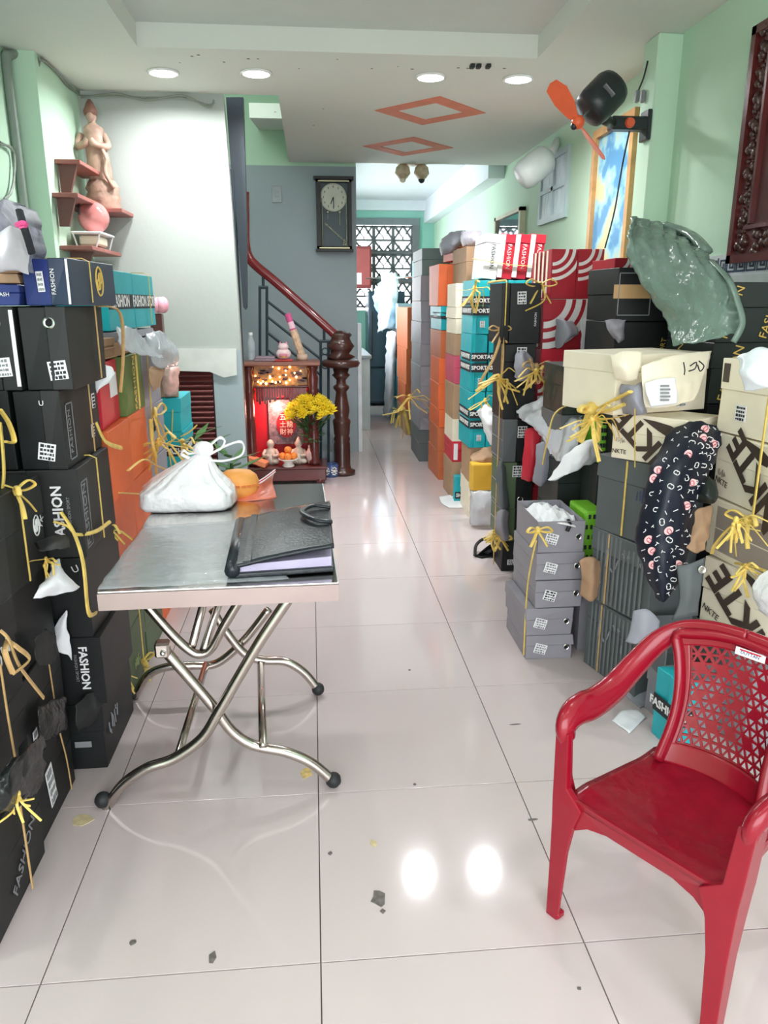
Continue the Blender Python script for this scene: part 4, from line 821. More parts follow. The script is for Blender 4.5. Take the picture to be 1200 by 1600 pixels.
# charcoal box column with cream lettered boxes
wQ = 'the charcoal right column'
for i, nm in enumerate(('dark charcoal box with slanting line print', 'charcoal box with faint line print', 'flat grey charcoal box with blue scribble')):
    fts = [('scrawl', 'L', .1, .15, .2, m_gprint), ('strip', 'L', -.2, 0, .008, .28, m_string2)] if i < 2 else [('scrawl', 'L', .28, .1, .09, m_navy), ('strip', 'L', -.05, 0, .008, .28, m_string)]
    shoebox(f'{nm}, {ORD[i]} in {wQ}', (.21, .33, .29), (1.205 + .004 * i, 2.585 - .003 * i, .29 * i), 14 + i * 4, m_charcoal, lid='T', feats=fts + [('vlines', 'L', 11, M('charcoal_line', (112, 118, 120), .5))] * (i < 2), frac=.3)
nk = lambda s=.1: [('text', 'L', .02, -.02, s, -52, 'NKTE', m_brownp, .004), ('strip', 'L', .0, .4, .16, .025, m_brownp)]
shoebox('cream box with big brown lettering above the charcoal column', (.21, .30, .165), (1.232, 2.545, .871), 37, m_cream, m_cream, 'T', [('text', 'L', -.05, -.04, .115, 140, 'NKTE', m_brownp, .004), ('text', 'L', -.38, -.34, .022, 0, 'NKTE', m_brownp), ('scrawl', 'L', -.36, -.1, .04, m_brownp), ('swoosh', 'L', .12, .28, .14, -16, m_brownp)])
shoebox('big cream carton with loose flap under the green sack', (.42, .3, .205), (1.168, 2.70, 1.037), 19, m_cream, m_cream, 'T', [('label', 'F', .22, -.3, .05, .05, 0), ('strip', 'F', .44, .32, .03, .05, m_brownp), ('scrawl', 'F', .1, .2, .05, m_dprint)], frac=.3)
stack('the pile behind the cream carton', 1.19, 1.43, 2.84, 3.08, [0, .35, .7, 1.035], [B('black carton', m_black), B('black carton', m_black), B('black carton', m_black)])
wR = 'the cream right stack behind the red chair'
stack(wR, 1.345, 1.6, 2.02, 2.40, [0, .30], [B('grey carton', m_gcard)], wob=0)
shoebox(f'cream box with big brown lettering, level with the chair back, right edge', (.25, .36, .27), (1.50, 2.22, .302), 18, m_cream, m_cream, 'T', [('text', 'L', .0, -.06, .135, 138, 'NKTE', m_brownp, .005), ('text', 'L', -.36, -.2, .03, -20, 'NKTE', m_brownp), ('swoosh', 'L', .1, .36, .16, -28, m_brownp)])
shoebox('gaping empty cream box between two lettered ones at right', (.25, .37, .20), (1.485, 2.215, .576), 6, m_cream, lid='L', opened=False, feats=[('strip', 'L', 0, .0, .28, .15, M('box_inside', (160, 148, 138), .8)), ('ears', 'L', 3, m_cream)])
shoebox('cream box with big brown lettering, upper one at the right edge', (.25, .38, .215), (1.475, 2.21, .78), 2, m_cream, m_cream, 'T', [('text', 'L', .1, -.04, .135, 138, 'NKTE', m_brownp, .005), ('text', 'L', -.36, -.25, .028, -10, 'NKTE', m_brownp), ('scrawl', 'L', -.36, -.12, .05, m_brownp), ('swoosh', 'L', .05, .38, .18, -18, m_brownp)])
shoebox('plain cream carton topmost at the right edge', (.26, .38, .24), (1.49, 2.23, .998), 8, m_cream, m_cream, 'T', [('label', 'L', -.2, -.2, .05, .05, 0), ('strip', 'L', -.44, .3, .03, .06, m_brownp), ('strip', 'F', -.1, 0, .012, .22, m_string)])
p = PZ(1032, 1160, 0)
shoebox('small teal box standing on the floor behind the red chair', (.06, .14, .25), (p.x + .03, p.y - .0, 0), 10, m_teal, lid='F', feats=[('band', 'F', .0, .06, 'FASHI', .034), ('band', 'L', .0, .06, 'FASHION', .04)])
# ================================================================== FOLDING TABLE
TZ = .73
t = thing('folding_table', 'folding stainless steel table on crossed bent tube legs', 'table', (-0.255, 2.33, 0), math.radians(1.2))
def tl(p): return t.matrix_basis.inverted() @ Vector(p)
t.matrix_basis = Matrix.Translation((-0.255, 2.33, 0)) @ Matrix.Rotation(math.radians(1.2), 4, 'Z')
hx, hy = .295, .545
bm = box_bm(-hx, hx, -hy, hy, TZ - .006, TZ, bevel=.003, seg=2); obj('tabletop', bm, m_steel, t)
rb = bmesh.new()
for a in ((-hx, hx, -hy, -hy + .02), (-hx, hx, hy - .02, hy), (-hx, -hx + .02, -hy + .02, hy - .02), (hx - .02, hx, -hy + .02, hy - .02)): bx(rb, a[0], a[1], a[2], a[3], TZ - .05, TZ - .0062)
obj('rim', rb, m_rim, t)
def tleg(name, pts, Y, r=.0155):
    P = spline([tl(PY(u, v, Y)) for u, v in pts], 7); return obj(name, tube_bm(P, r, 10), m_tube, t, True)
YF = 1.95; YR = 2.545
legA = tleg('leg', [(452, 934), (400, 1012), (344, 1108), (316, 1153), (272, 1185), (228, 1201), (190, 1228), (166, 1262)], YF)
legB = tleg('leg', [(252, 1010), (290, 1053), (335, 1106), (362, 1142), (395, 1164), (446, 1175), (486, 1192), (517, 1217)], YF + .033)
legC = tleg('leg', [(332, 952), (352, 985), (383, 1022), (412, 1032), (446, 1034), (474, 1050), (494, 1073)], YR)
legD = tleg('leg', [(420, 952), (382, 1000), (340, 1036), (300, 1040), (262, 1042), (230, 1056), (210, 1090)], YR + .033)
for pl, u, v, Y in ((legA, 163, 1268, YF), (legB, 521, 1222, YF + .033), (legC, 497, 1078, YR), (legD, 208, 1094, YR + .033)):
    q = tl(PY(u, v, Y)); q.z = max(q.z, .024); obj('rubber_foot', ball_bm(q, .024, 10, 8, (1, 1, 1)), m_rubber, pl, True)
tleg('brace', [(227, 943), (268, 990), (296, 1016), (312, 1022), (329, 1014), (350, 978), (378, 932)], YF + .22, .0145)
for pa, pb in (((411, 1166), (407, 1034)), ((277, 1184), (322, 1038))):
    a = tl(PY(pa[0], pa[1], YF + .02)); b = tl(PY(pb[0], pb[1], YR + .01)); obj('stretcher', tube_bm([a, b], .0125, 8), m_tube, t, True)
for pa, pb in (((300, 1010), (366, 930)), ((318, 1016), (400, 932))):
    a = tl(PY(pa[0], pa[1], YF + .22)); b = tl(PY(pb[0], pb[1], YR + .1)); b.z = TZ - .02; obj('stretcher', tube_bm([a, b], .0135, 8), m_tube, t, True)
q = tl(PY(254, 1012, YF + .02)); bm = box_bm(q.x - .02, q.x + .02, q.y - .02, q.y + .02, q.z - .025, q.z + .02, bevel=.006); obj('pivot_bracket', bm, m_tube, t)
obj('pivot_bolt', ball_bm(q + Vector((.004, -.024, -.006)), .008, 8, 6), m_chrome, t, True)
# clear sheet over the table front and objects on it
TT = TZ + .0006
rows = [[PZ(u, v, TZ + .003) for u, v in r] for r in (((152, 920), (300, 914), (452, 905)), ((190, 868), (300, 860), (420, 852)), ((226, 822), (300, 818), (385, 812)))]
t = tag(obj('plastic_sheet', sheet_bm(rows, 8, 8, wrinkle=.0022, ws=22, thick=.0008, push=(0, 0, 1)), m_film, None, True), 'crumpled clear plastic sheet spread on the steel table front', 'plastic sheet')
# white carrier bag with takeaway boxes
bc = PZ(292, 800, TZ); 
t = thing('carrier_bag', 'white plastic carrier bag tied at the top on the steel table', 'bag', (bc.x, bc.y + .09, TZ + .003))
bx0 = t.location.copy(); Q = lambda u, v, dy=0: PY(u, v, bx0.y + dy) - bx0
ll = Q(222, 772).x; rr = Q(366, 775).x; prof = []
bm = bmesh.new(); rings = []; NS = 56
topc = Q(318, 706); levels = [(0, 1.0, 1.0, .02), (.012, 1.04, 1.05, .0), (.045, 1.02, 1.02, 0), (.06, .97, .96, 0), (.09, .78, .74, .1), (.12, .55, .5, .3), (.15, .34, .30, .6), (topc.z * .92, .17, .14, .9), (topc.z, .13, .10, 1.0), (topc.z + .014, .17, .13, 1.05)]
W2 = (rr - ll) / 2; cx0 = (rr + ll) / 2
for z, sx, sy, k in levels:
    ring = []
    for i in range(NS):
        a = 2 * PI * i / NS; ca, sa = math.cos(a), math.sin(a); pw = .55 if z < .07 else .8
        x = math.copysign(abs(ca) ** pw, ca) * W2 * sx; y = math.copysign(abs(sa) ** pw, sa) * .105 * sy
        pl = 1 + (.10 * abs(math.sin(a * 6.5 + z * 8)) - .05 + .05 * math.sin(a * 17 + z * 25) if z > .055 else .02 * math.sin(a * 5) + .012 * math.sin(a * 13 + z * 60))
        ring.append(bm.verts.new((cx0 * (1 - k) + topc.x * k + x * pl, y * pl, max(.0, z + (.004 * math.sin(3 * a) if z > .03 else 0)))))
    rings.append(ring)
for i in range(len(rings) - 1):
    for j in range(NS): bm.faces.new((rings[i][j], rings[i][(j + 1) % NS], rings[i + 1][(j + 1) % NS], rings[i + 1][j]))
bm.faces.new(rings[0][::-1]); bm.faces.new(rings[-1])
obj('bag_body', bm, m_bagw, t, True)
kn = obj('knot', ball_bm(topc + Vector((.0, 0, .01)), .03, 10, 8, (1.2, .9, .9)), m_bagw, t, True)
for P_ in ([(318, 704), (330, 694), (343, 684), (351, 689), (345, 701), (330, 708)], [(325, 712), (350, 698), (374, 690), (381, 698), (376, 712), (350, 720), (326, 719)], [(310, 706), (296, 709), (287, 704), (284, 710), (296, 716)]):
    obj('handle_loop', tube_bm(spline([Q(u, v, -.01 + .01 * (i % 2)) for i, (u, v) in enumerate(P_)], 6), .0085, 8, .45), m_bagw, t, True)
# orange basket fruit (pumpkin like packet) with striped plastic mat
oc = PZ(372, 795, TZ)
t = thing('orange_packet', 'rounded orange packet with scalloped rim behind the white bag', 'packet', (oc.x, oc.y + .16, TZ + .003))
b0 = t.location; u0 = PY(341, 750, b0.y) - b0; u1 = PY(404, 750, b0.y) - b0; zt2 = (PY(370, 733, b0.y) - b0).z
rx = (u1.x - u0.x) / 2; cx = (u1.x + u0.x) / 2
pk_ = lathe_bm([(.8, 0), (.95, .25), (1.0, .45), (.98, .6), (.88, .8), (.6, .95), (.2, 1.0)], 28)
for v in pk_.verts:
    a = math.atan2(v.co.y, v.co.x); f = 1 + .04 * math.cos(a * 14); v.co = Vector((cx + v.co.x * rx * f, v.co.y * rx * .7 * f, v.co.z * zt2))
obj('wrapped_body', pk_, M('peach_orange', (246, 170, 88), .55, bump=.2, bscale=60), t, True)
bm = bmesh.new()
for i in range(9):
    a = -PI / 2 + (i - 4) * .3; bx(bm, cx + math.cos(a) * rx * 1.0 - .008, cx + math.cos(a) * rx * 1.0 + .008, math.sin(a) * rx * .71 - .003, math.sin(a) * rx * .71 + .003, zt2 * .42, zt2 * .5)
obj('printed_mark', bm, M('deep_orange', (214, 118, 52), .5), t)
R_ = lambda u, v, z, dy=0: PZ(u, v, TZ + z)
rows = [[R_(368, 782, .002), R_(400, 782, .002), R_(432, 777, .002)], [R_(372, 770, .012), R_(404, 764, .03), R_(426, 752, .03)], [R_(372, 764, .02), R_(402, 755, .05), R_(429, 738, .075)]]
t = tag(obj('striped_placemat', sheet_bm(rows, 7, 6, wrinkle=.002, thick=.002, push=(0, -.5, 1)), M('coral_plastic', (232, 132, 108), .35, var=.12, scale=30), None, True), 'coral plastic mat with curled striped edge on the steel table', 'mat')
for k in range(3):
    s = k / 3; P_ = spline([R_(372, 768 - 2 * k, .02 + .004 * k), R_(404, 756 - 2 * k, .05 + .004 * k), R_(430, 737 - 1.5 * k, .078 + .003 * k)], 6); obj('edge_stripe', tube_bm(P_, .0028, 5), m_sticker if k % 2 == 0 else m_red2, t)
# black leather folder
fo = [PZ(366, 905, TZ + .003), PZ(522, 894, TZ + .003), PZ(516, 818, TZ + .003), PZ(380, 828, TZ + .003)]
fc = sum(fo, Vector()) / 4; t = thing('document_case', 'black leather document case with handle on the steel table', 'case', (fc.x, fc.y, TZ + .0035))
F = [Vector((p.x - fc.x, p.y - fc.y, 0)) for p in fo]
def slab(poly, z0, z1, bev=.004):
    b = prism_bm([Vector((p.x, p.y, z0)) for p in poly], (0, 0, z1 - z0)); bmesh.ops.bevel(b, geom=b.edges[:], offset=bev, segments=2, affect='EDGES', profile=.7); return b
shr = lambda s: [p * s for p in F]
obj('lower_cover', slab(F, 0, .014), m_leather, t, True)
ps_ = slab(shr(.955), .014, .032, .001)
for v in ps_.verts:
    if v.co.z > .02: v.co.z += .008 * max(0, min(1, (v.co.x - F[0].x) / (F[1].x - F[0].x)))
obj('paper_stack', ps_, M('violet_paper', (186, 178, 206), .6), t)
up = sheet_bm([[Vector((a.x, a.y, .036)).lerp(Vector((b.x, b.y, .074)), s) + Vector((0, 0, .010 * math.sin(PI * s) * e)) for s in (0, .33, .67, 1)] for a, b, e in ((F[0], F[1], .3), (F[0].lerp(F[3], .5), F[1].lerp(F[2], .5), 1.0), (F[3], F[2], .5))], 6, 8, wrinkle=.002, ws=18, thick=.010, push=(0, 0, 1))
obj('upper_cover', up, m_leather, t, True)
obj('spine', tube_bm([F[0] + Vector((-.004, 0, .022)), F[3] + Vector((-.004, 0, .022))], .020, 10), m_leather, t, True)
a, b = F[1], F[2]; fl_ = [F[0].lerp(F[3], .02), F[1].lerp(F[2], .02)]
obj('zip_edge', tube_bm([fl_[0] + Vector((0, -.004, .034)), fl_[1] + Vector((0, -.004, .070))], .004, 6), m_leather, t)
iw = (F[0] - F[1]).normalized(); m0 = a.lerp(b, .80) + Vector((0, 0, .078)); m1 = a.lerp(b, .45) + Vector((0, 0, .078))
obj('handle', tube_bm(spline([m0, m0 + iw * .055 + Vector((0, 0, .008)), m0.lerp(m1, .45) + iw * .085 + Vector((0, 0, .01)), m1 + iw * .045 + Vector((0, 0, .008)), m1], 7), .010, 8, .6), m_leather, t, True)
obj('seam_band', slab([F[0].lerp(F[1], .10), F[0].lerp(F[1], .17), F[3].lerp(F[2], .17), F[3].lerp(F[2], .10)], .040, .0475, .001), m_leather, t)

# ================================================================== RED CHAIR
t = thing('plastic_armchair', 'red plastic armchair with pierced back, right foreground', 'chair', (.786, 1.365, 0), math.radians(-56.9))
t.scale = (.79, .66, .81)
SH = .425
def lpt(x, y, z): return Vector((x, y, z))
rows = []
for i in range(7):
    s = i / 6; y = -.25 + .46 * s; w = .235 - .035 * s; row = []
    for j in range(7):
        q = -1 + 2 * j / 6; z = SH - .020 * (1 - abs(q) ** 2.5) * math.sin(PI * min(1, s * 1.1)) - (.016 if s == 0 else 0) + .012 * (s > .9); row.append(lpt(q * w, y, z))
    rows.append(row)
obj('seat', sheet_bm(rows, 3, 3, thick=.012, push=(0, 0, 1)), m_wornred, t, True)
fp = [lpt(-.235, -.252, SH - .01), lpt(.235, -.252, SH - .01), lpt(.235, -.246, SH - .16), lpt(.205, -.244, SH - .11), lpt(.16, -.242, SH - .08), lpt(.10, -.24, SH - .066), lpt(-.10, -.24, SH - .066), lpt(-.16, -.242, SH - .08), lpt(-.205, -.244, SH - .11), lpt(-.235, -.246, SH - .16)]
obj('front_apron', prism_bm(fp, (0, .012, 0)), m_plred, t)
for sx in (-1, 1): obj('side_apron', prism_bm([lpt(sx * .232, -.24, SH - .01), lpt(sx * .205, .2, SH - .01), lpt(sx * .205, .2, SH - .05), lpt(sx * .228, -.1, SH - .035), lpt(sx * .235, -.24, SH - .06)], (-sx * .012, 0, 0)), m_plred, t)
def lfoot(secs, sy, name='leg'):
    """L section leg through sections (centre, width, depth)"""
    bm = bmesh.new(); A = []
    for c, w, d in secs:
        sx = 1 if c.x > 0 else -1; th = .32
        P = [(0, 0), (-w, 0), (-w, -d * th), (-w * th, -d * th), (-w * th, -d), (0, -d)]
        A.append([bm.verts.new((c.x + sx * p[0], c.y + sy * p[1], c.z)) for p in P])
    for i in range(len(A) - 1):
        for k in range(6): bm.faces.new((A[i][k], A[i][(k + 1) % 6], A[i + 1][(k + 1) % 6], A[i + 1][k]))
    bm.faces.new(A[0]); bm.faces.new(A[-1]); bmesh.ops.recalc_face_normals(bm, faces=bm.faces[:])
    bmesh.ops.bevel(bm, geom=bm.edges[:], offset=.004, segments=2, affect='EDGES', profile=.6); return obj(name, bm, m_plred, t)
for sx in (-1, 1):
    g = lfoot([(lpt(sx * .268, -.266, .0), .040, .05), (lpt(sx * .270, -.264, SH * .55), .055, .065), (lpt(sx * .273, -.262, SH - .1), .072, .075), (lpt(sx * .276, -.262, SH - .03), .10, .085), (lpt(sx * .279, -.258, SH + .012), .048, .085), (lpt(sx * .288, -.248, .60), .044, .075)], -1); obj('foot_pad', box_bm(sx * .264 - (.040 if sx > 0 else -.002), sx * .264 + (.002 if sx > 0 else .040), -.264, -.224, 0, .022, bevel=.005), m_plred, g)
    lfoot([(lpt(sx * .235, .30, .0), .034, .034), (lpt(sx * .205, .235, SH + .005), .06, .07)], 1)
    # arm: up from the front leg, forward corner, then sweeping up into the back
    P = spline([lpt(sx * .266, -.215, .57), lpt(sx * .270, -.225, .605), lpt(sx * .276, -.19, .628), lpt(sx * .280, -.13, .632), lpt(sx * .282, -.06, .625), lpt(sx * .278, .05, .645), lpt(sx * .265, .15, .70), lpt(sx * .235, .235, .768), lpt(sx * .180, .285, .812), lpt(sx * .10, .306, .832), lpt(0, .312, .838)], 7)
    n = len(P); rad = [.034 + .014 * math.sin(PI * min(1, i / n * 1.3)) for i in range(n)]; obj('armrest', tube_bm(P, .03, 10, .6, rad), m_plred, t, True)
def bk(s, v):
    """back surface: s in -1..1 across, v 0..1 up"""
    w = .158 + .030 * v - .026 * math.sin(PI * v); z = SH + .005 + v * .40 - .03 * v * s * s; y = .205 + .105 * v + .02 * math.sin(PI * v) - .045 * s * s; return Vector((s * w, y, z))
ring = [bk(-1, v / 8) for v in range(9)] + [bk(-1 + 2 * i / 10, 1) for i in range(1, 11)] + [bk(1, 1 - v / 8) for v in range(1, 9)]
obj('back_frame', tube_bm(spline(ring, 3), .034, 10, .5), m_plred, t, True)
for v0, v1 in ((.0, .16), (.92, 1.02)):
    obj('back_rail', sheet_bm([[bk(-1 + 2 * i / 8, v) for i in range(9)] for v in (v0, (v0 + v1) / 2, v1)], 3, 3, thick=.008, push=(0, 1, 0)), m_plred, t, True)
for s0, s1 in ((-1, -.84), (.84, 1)):
    obj('back_stile', sheet_bm([[bk(s0, v / 6), bk((s0 + s1) / 2, v / 6), bk(s1, v / 6)] for v in range(7)], 3, 2, thick=.008, push=(0, 1, 0)), m_plred, t, True)
# pierced panel: rows of triangles, each with a triangular hole
bm = bmesh.new(); NR, NC = 11, 9; vc = {}
def bv_(s, v, d):
    key = (round(s, 4), round(v, 4), d)
    if key not in vc: vc[key] = bm.verts.new(bk(s, v) + Vector((0, d, 0)))
    return vc[key]
for r in range(NR):
    va = .16 + .76 * r / NR; vb = .16 + .76 * (r + 1) / NR
    for c in range(NC * 2):
        s0 = -.84 + 1.68 * (c - 1) / (NC * 2) ; sw = 1.68 / NC; upt = (c + r) % 2 == 0
        T3 = [(s0, va), (s0 + sw, va), (s0 + sw / 2, vb)] if upt else [(s0, vb), (s0 + sw / 2, va), (s0 + sw, vb)]
        T3 = [(max(-.84, min(.84, p[0])), p[1]) for p in T3]; cx = sum(p[0] for p in T3) / 3; cv = sum(p[1] for p in T3) / 3
        hole = not (r % 3 == 2 and c % 4 in (1, 2)); k = .64
        for d in (0, .006):
            o3 = [bv_(p[0], p[1], d) for p in T3]
            try:
                if hole:
                    i3 = [bm.verts.new(bk(cx + (p[0] - cx) * k, cv + (p[1] - cv) * k) + Vector((0, d, 0))) for p in T3]
                    if d == 0: keep = i3
                    for q in range(3): bm.faces.new((o3[q], o3[(q + 1) % 3], i3[(q + 1) % 3], i3[q]))
                    if d > 0:
                        for q in range(3): bm.faces.new((keep[q], keep[(q + 1) % 3], i3[(q + 1) % 3], i3[q]))
                elif len(set(o3)) == 3: bm.faces.new(o3)
            except ValueError: pass
bmesh.ops.recalc_face_normals(bm, faces=bm.faces[:]); obj('pierced_panel', bm, m_plred, t)
cx_ = bk(.12, .955); m = frame(cx_ + Vector((0, -.022, -.004)), (1, .04, -.02), (0, .2, 1))
stk = obj('oval_sticker', box_bm(-.042, .042, -.011, .011, -.001, .0012, bevel=.0009), m_sticker, t); stk.matrix_local = m
text('lettering', 'DUYTAN', .013, m_navy, stk, Matrix.Translation((0, -.001, .0018)))
obj('orange_dot', box_bm(-.03, .03, .004, .008, .0012, .0018), m_red2, stk)

# ================================================================== WALL FAN
fp0 = PY(1003, 190, 3.72)
t = thing('wall_fan', 'black motor wall fan with orange blades on the right pilaster', 'fan', (1.60, 3.80, fp0.z))
o0 = t.location.copy(); Fq = lambda u, v, Y: PY(u, v, Y) - o0
m_blk = M('fan_black', (40, 46, 48), .35); m_blade = M('orange_blade', (238, 104, 62), .35)
bo = obj('bracket', box_bm(-.19, .0, -.055, .015, -.028, .03, bevel=.008), m_blk, t); obj('wall_plate', box_bm(-.022, 0, -.06, .03, -.07, .06, bevel=.004), m_blk, t)
kb = lathe_bm([(.024, 0), (.02, .012)], 14); bmesh.ops.rotate(kb, verts=kb.verts[:], cent=(0, 0, 0), matrix=Matrix.Rotation(PI / 2, 3, 'X')); bmesh.ops.translate(kb, verts=kb.verts[:], vec=(-.105, -.055, .0)); obj('speed_knob', kb, M('orange_knob', (224, 96, 62), .4), bo)
ca, cb_ = Fq(959, 134, 3.64), Fq(920, 174, 3.62); ax_ = (cb_ - ca); L_ = ax_.length; rq = ax_.to_track_quat('Z', 'Y').to_matrix().to_4x4()
mm = Matrix.Translation(ca) @ rq
mo = obj('motor_housing', lathe_bm([(.03, -.012), (.075, -.004), (.084, .02), (.084, L_ * .75), (.078, L_), (.05, L_ + .01), (.02, L_ + .016)], 22), m_blk, t, True); mo.matrix_local = mm
sp = obj('rating_label', box_bm(-.03, .03, -.006, .0, -.022, .022, bevel=.002), m_gprint, mo); sp.matrix_local = frame((.0, 0, 0), (1, 0, 0), (0, 1, 0)); 
nd = mm.to_3x3().inverted() @ Vector((-.25, -1, -.12)); nd.z = 0; nd.normalize(); sp.matrix_local = frame(nd * .087 + Vector((0, 0, L_ * .55)), nd.cross(Vector((0, 0, 1))) * -1, (0, 0, 1))
obj('neck', tube_bm([cb_.lerp(ca, .35) + Vector((.02, 0, -.06)), Vector((-.17, -.02, .0))], .024, 8), m_blk, t, True)
hubp = Fq(903, 191, 3.61); obj('shaft', tube_bm([cb_, hubp], .012, 8), m_chrome, t)
hb_ = obj('hub', ball_bm(hubp, .03, 12, 8), m_blade, t, True); obj('hub_cap', ball_bm(hubp + ax_.normalized() * .025, .016, 8, 6), m_blk, hb_, True)
n_ = ax_.normalized()
tipA = Fq(862, 148, 3.60) - hubp
dirA = (tipA - n_ * tipA.dot(n_)).normalized(); dirA = dirA.normalized(); Lb = .205
for k in range(2):
    dd = Matrix.Rotation(k * PI, 3, n_) @ dirA; sd = n_.cross(dd); bm = bmesh.new()
    pf = [(.02, -.018), (.08, -.05), (.15, -.062), (.2, -.04), (Lb, -.005), (.19, .03), (.12, .04), (.05, .028), (.02, .016)]
    prism(bm, [hubp + dd * a + sd * b + n_ * (b * .35) for a, b in pf], n_ * .004); bmesh.ops.recalc_face_normals(bm, faces=bm.faces[:]); obj('blade', bm, m_blade, t)
obj('power_cord', tube_bm(spline([Vector((-.09, -.02, -.03)), Fq(972, 260, 3.76), Fq(960, 330, 3.78), Fq(945, 388, 3.8)], 6), .004, 5), m_blk, t)
t = thing('wall_socket_cable', 'pair of white plugs on a short cable on the pilaster above the fan', 'cable', (1.598, 3.79, PY(1000, 130, 3.75).z))
for u in (998, 1007): q = PX(u, 148, 1.595) - t.location; obj('plug', box_bm(-.02, 0, q.y - .012, q.y + .012, q.z - .035, q.z + .02, bevel=.005), m_gprint, t)
obj('wire', tube_bm(spline([PX(998, 140, 1.59) - t.location, PX(1006, 120, 1.59) - t.location, PX(1012, 95, 1.595) - t.location], 5), .004, 5), m_rubber, t)
# ================================================================== PICTURES, MIRROR, SCONCE
t = thing('landscape_painting', 'tall gold framed painting of blue sky and yellow trees below the fan', 'picture', (1.78, 4.60, 1.95))
bm = bmesh.new(); hh, ww = .46, .31
for a in ((-ww, ww, hh - .045, hh), (-ww, ww, -hh, -hh + .045), (-ww, -ww + .045, -hh + .045, hh - .045), (ww - .045, ww, -hh + .045, hh - .045)): bx(bm, -.045, -.002, a[0], a[1], a[2], a[3])
obj('frame', bm, M('gold_frame', (190, 146, 96), .4, var=.2, scale=14), t)
m_art = M('painted_canvas', (90, 170, 214), .4)
nt = m_art.node_tree; b = nt.nodes['Principled BSDF']; r = [n for n in nt.nodes if n.type == 'VALTORGB'][0]; e = r.color_ramp.elements
e[0].color = lin((84, 142, 184)); e[1].color = lin((206, 196, 150)); e[0].position = .42; e[1].position = .62; x = r.color_ramp.elements.new(.5); x.color = lin((150, 200, 214))
[n for n in nt.nodes if n.type == 'TEX_NOISE'][0].inputs['Scale'].default_value = 5.5
obj('canvas', box_bm(-.02, -.004, -ww + .04, ww - .04, -hh + .04, hh - .04), m_art, t)
t = thing('wood_carving', 'dark carved wooden panel at the upper right picture edge', 'panel', (1.715, 2.66, 1.98))
hh = .42; bm = bmesh.new(); bx(bm, -.03, 0, -.4, .4, -hh, hh); obj('board', bm, m_wood, t)
bm = bmesh.new()
for a in ((-.4, .4, hh - .03, hh), (-.4, .4, -hh, -hh + .03), (-.4, -.37, -hh, hh), (.37, .4, -hh, hh), (-.3, .3, -.30, -.285), (.26, .275, -.28, .38)): bx(bm, -.05, -.03, a[0], a[1], a[2], a[3])
obj('frame_moulding', bm, m_wood, t)
bm = bmesh.new()
for i in range(60):
    z = -hh + .05 + .8 * i / 60; ball(bm, (-.032, .32 + .025 * math.sin(i * 1.9), z), .016 + .006 * math.sin(i), 6, 4)
for i in range(40): ball(bm, (-.032, RNG.uniform(-.3, .24), -.36 + RNG.uniform(-.03, .04)), .02, 6, 4)
obj('carving', bm, m_wood2, t, True)
t = thing('wall_mirror', 'pale framed mirror on the right wall above the red boxes', 'mirror', (1.78, 6.98, 1.86))
bm = bmesh.new(); hh, ww = .31, .46
for a in ((-ww, ww, hh - .03, hh), (-ww, ww, -hh, -hh + .03), (-ww, -ww + .05, -hh, hh), (ww - .05, ww, -hh, hh)): bx(bm, -.05, -.002, a[0], a[1], a[2], a[3])
obj('frame', bm, M('pale_frame', (196, 196, 170), .5), t); obj('glass', box_bm(-.03, -.004, -ww + .04, ww - .04, -hh + .02, hh - .02), M('mirror_glass', (200, 214, 220), .03, 1.0, var=0), t)
t = thing('wall_sconce', 'white frosted bottle shaped wall lamp beside the small window', 'lamp', (1.78, 5.75, 2.52))
q0 = PY(835, 263, 5.6) - t.location; arm = Vector((-.02, -.02, 0))
obj('wall_arm', tube_bm([Vector((-.002, 0, 0)), PY(866, 232, 5.68) - t.location, PY(858, 242, 5.62) - t.location], .03, 8), m_sticker, t, True)
dv = (PY(815, 278, 5.62) - PY(858, 243, 5.62)); sm = obj('frosted_shade', lathe_bm([(.035, -.02), (.07, .0), (.098, .03), (.102, .08), (.100, .2), (.085, .245), (.05, .26)], 20), M('frosted_glass', (226, 236, 238), .35, var=.03), t, True); sm.matrix_local = Matrix.Translation(PY(858, 243, 5.62) - t.location) @ dv.to_track_quat('Z', 'Y').to_matrix().to_4x4()
t = thing('ceiling_lamp', 'small beige two bulb lamp under the slab edge', 'lamp', (PZ(640, 258, 2.62).x, 7.26, 2.62))
obj('canopy', lathe_bm([(.05, -.03), (.14, -.02), (.15, 0)], 18), M('beige_glass', (196, 178, 150), .4, var=.3, scale=20), t, True)
for sx, mt in ((-1, 'beige_glass'), (1, 'beige_glass')):
    s_ = obj('cup_shade', lathe_bm([(.025, -.02), (.06, -.05), (.07, -.1), (.04, -.14), (.02, -.15)], 14, (sx * .085, 0, 0)), M(mt, (196, 178, 150)), t, True); obj('bulb', ball_bm((sx * .085, 0, -.15), .03, 8, 6), m_dprint if sx > 0 else m_cream, s_, True)
t = thing('wall_screen', 'dark framed picture at the far left edge of the green wall', 'picture', (-1.45, 3.35, 2.25))
q = [PX(u, v, -1.45) for u, v in ((0, 100), (13, 195))]
obj('frame', box_bm(0, .03, -.6, .42, -.2, .2, bevel=.004), M('navy_frame', (46, 56, 84), .3), t); obj('picture_sheet', box_bm(.028, .032, -.56, .38, -.17, .17), M('grey_blue_sheet', (150, 166, 186), .3), t)

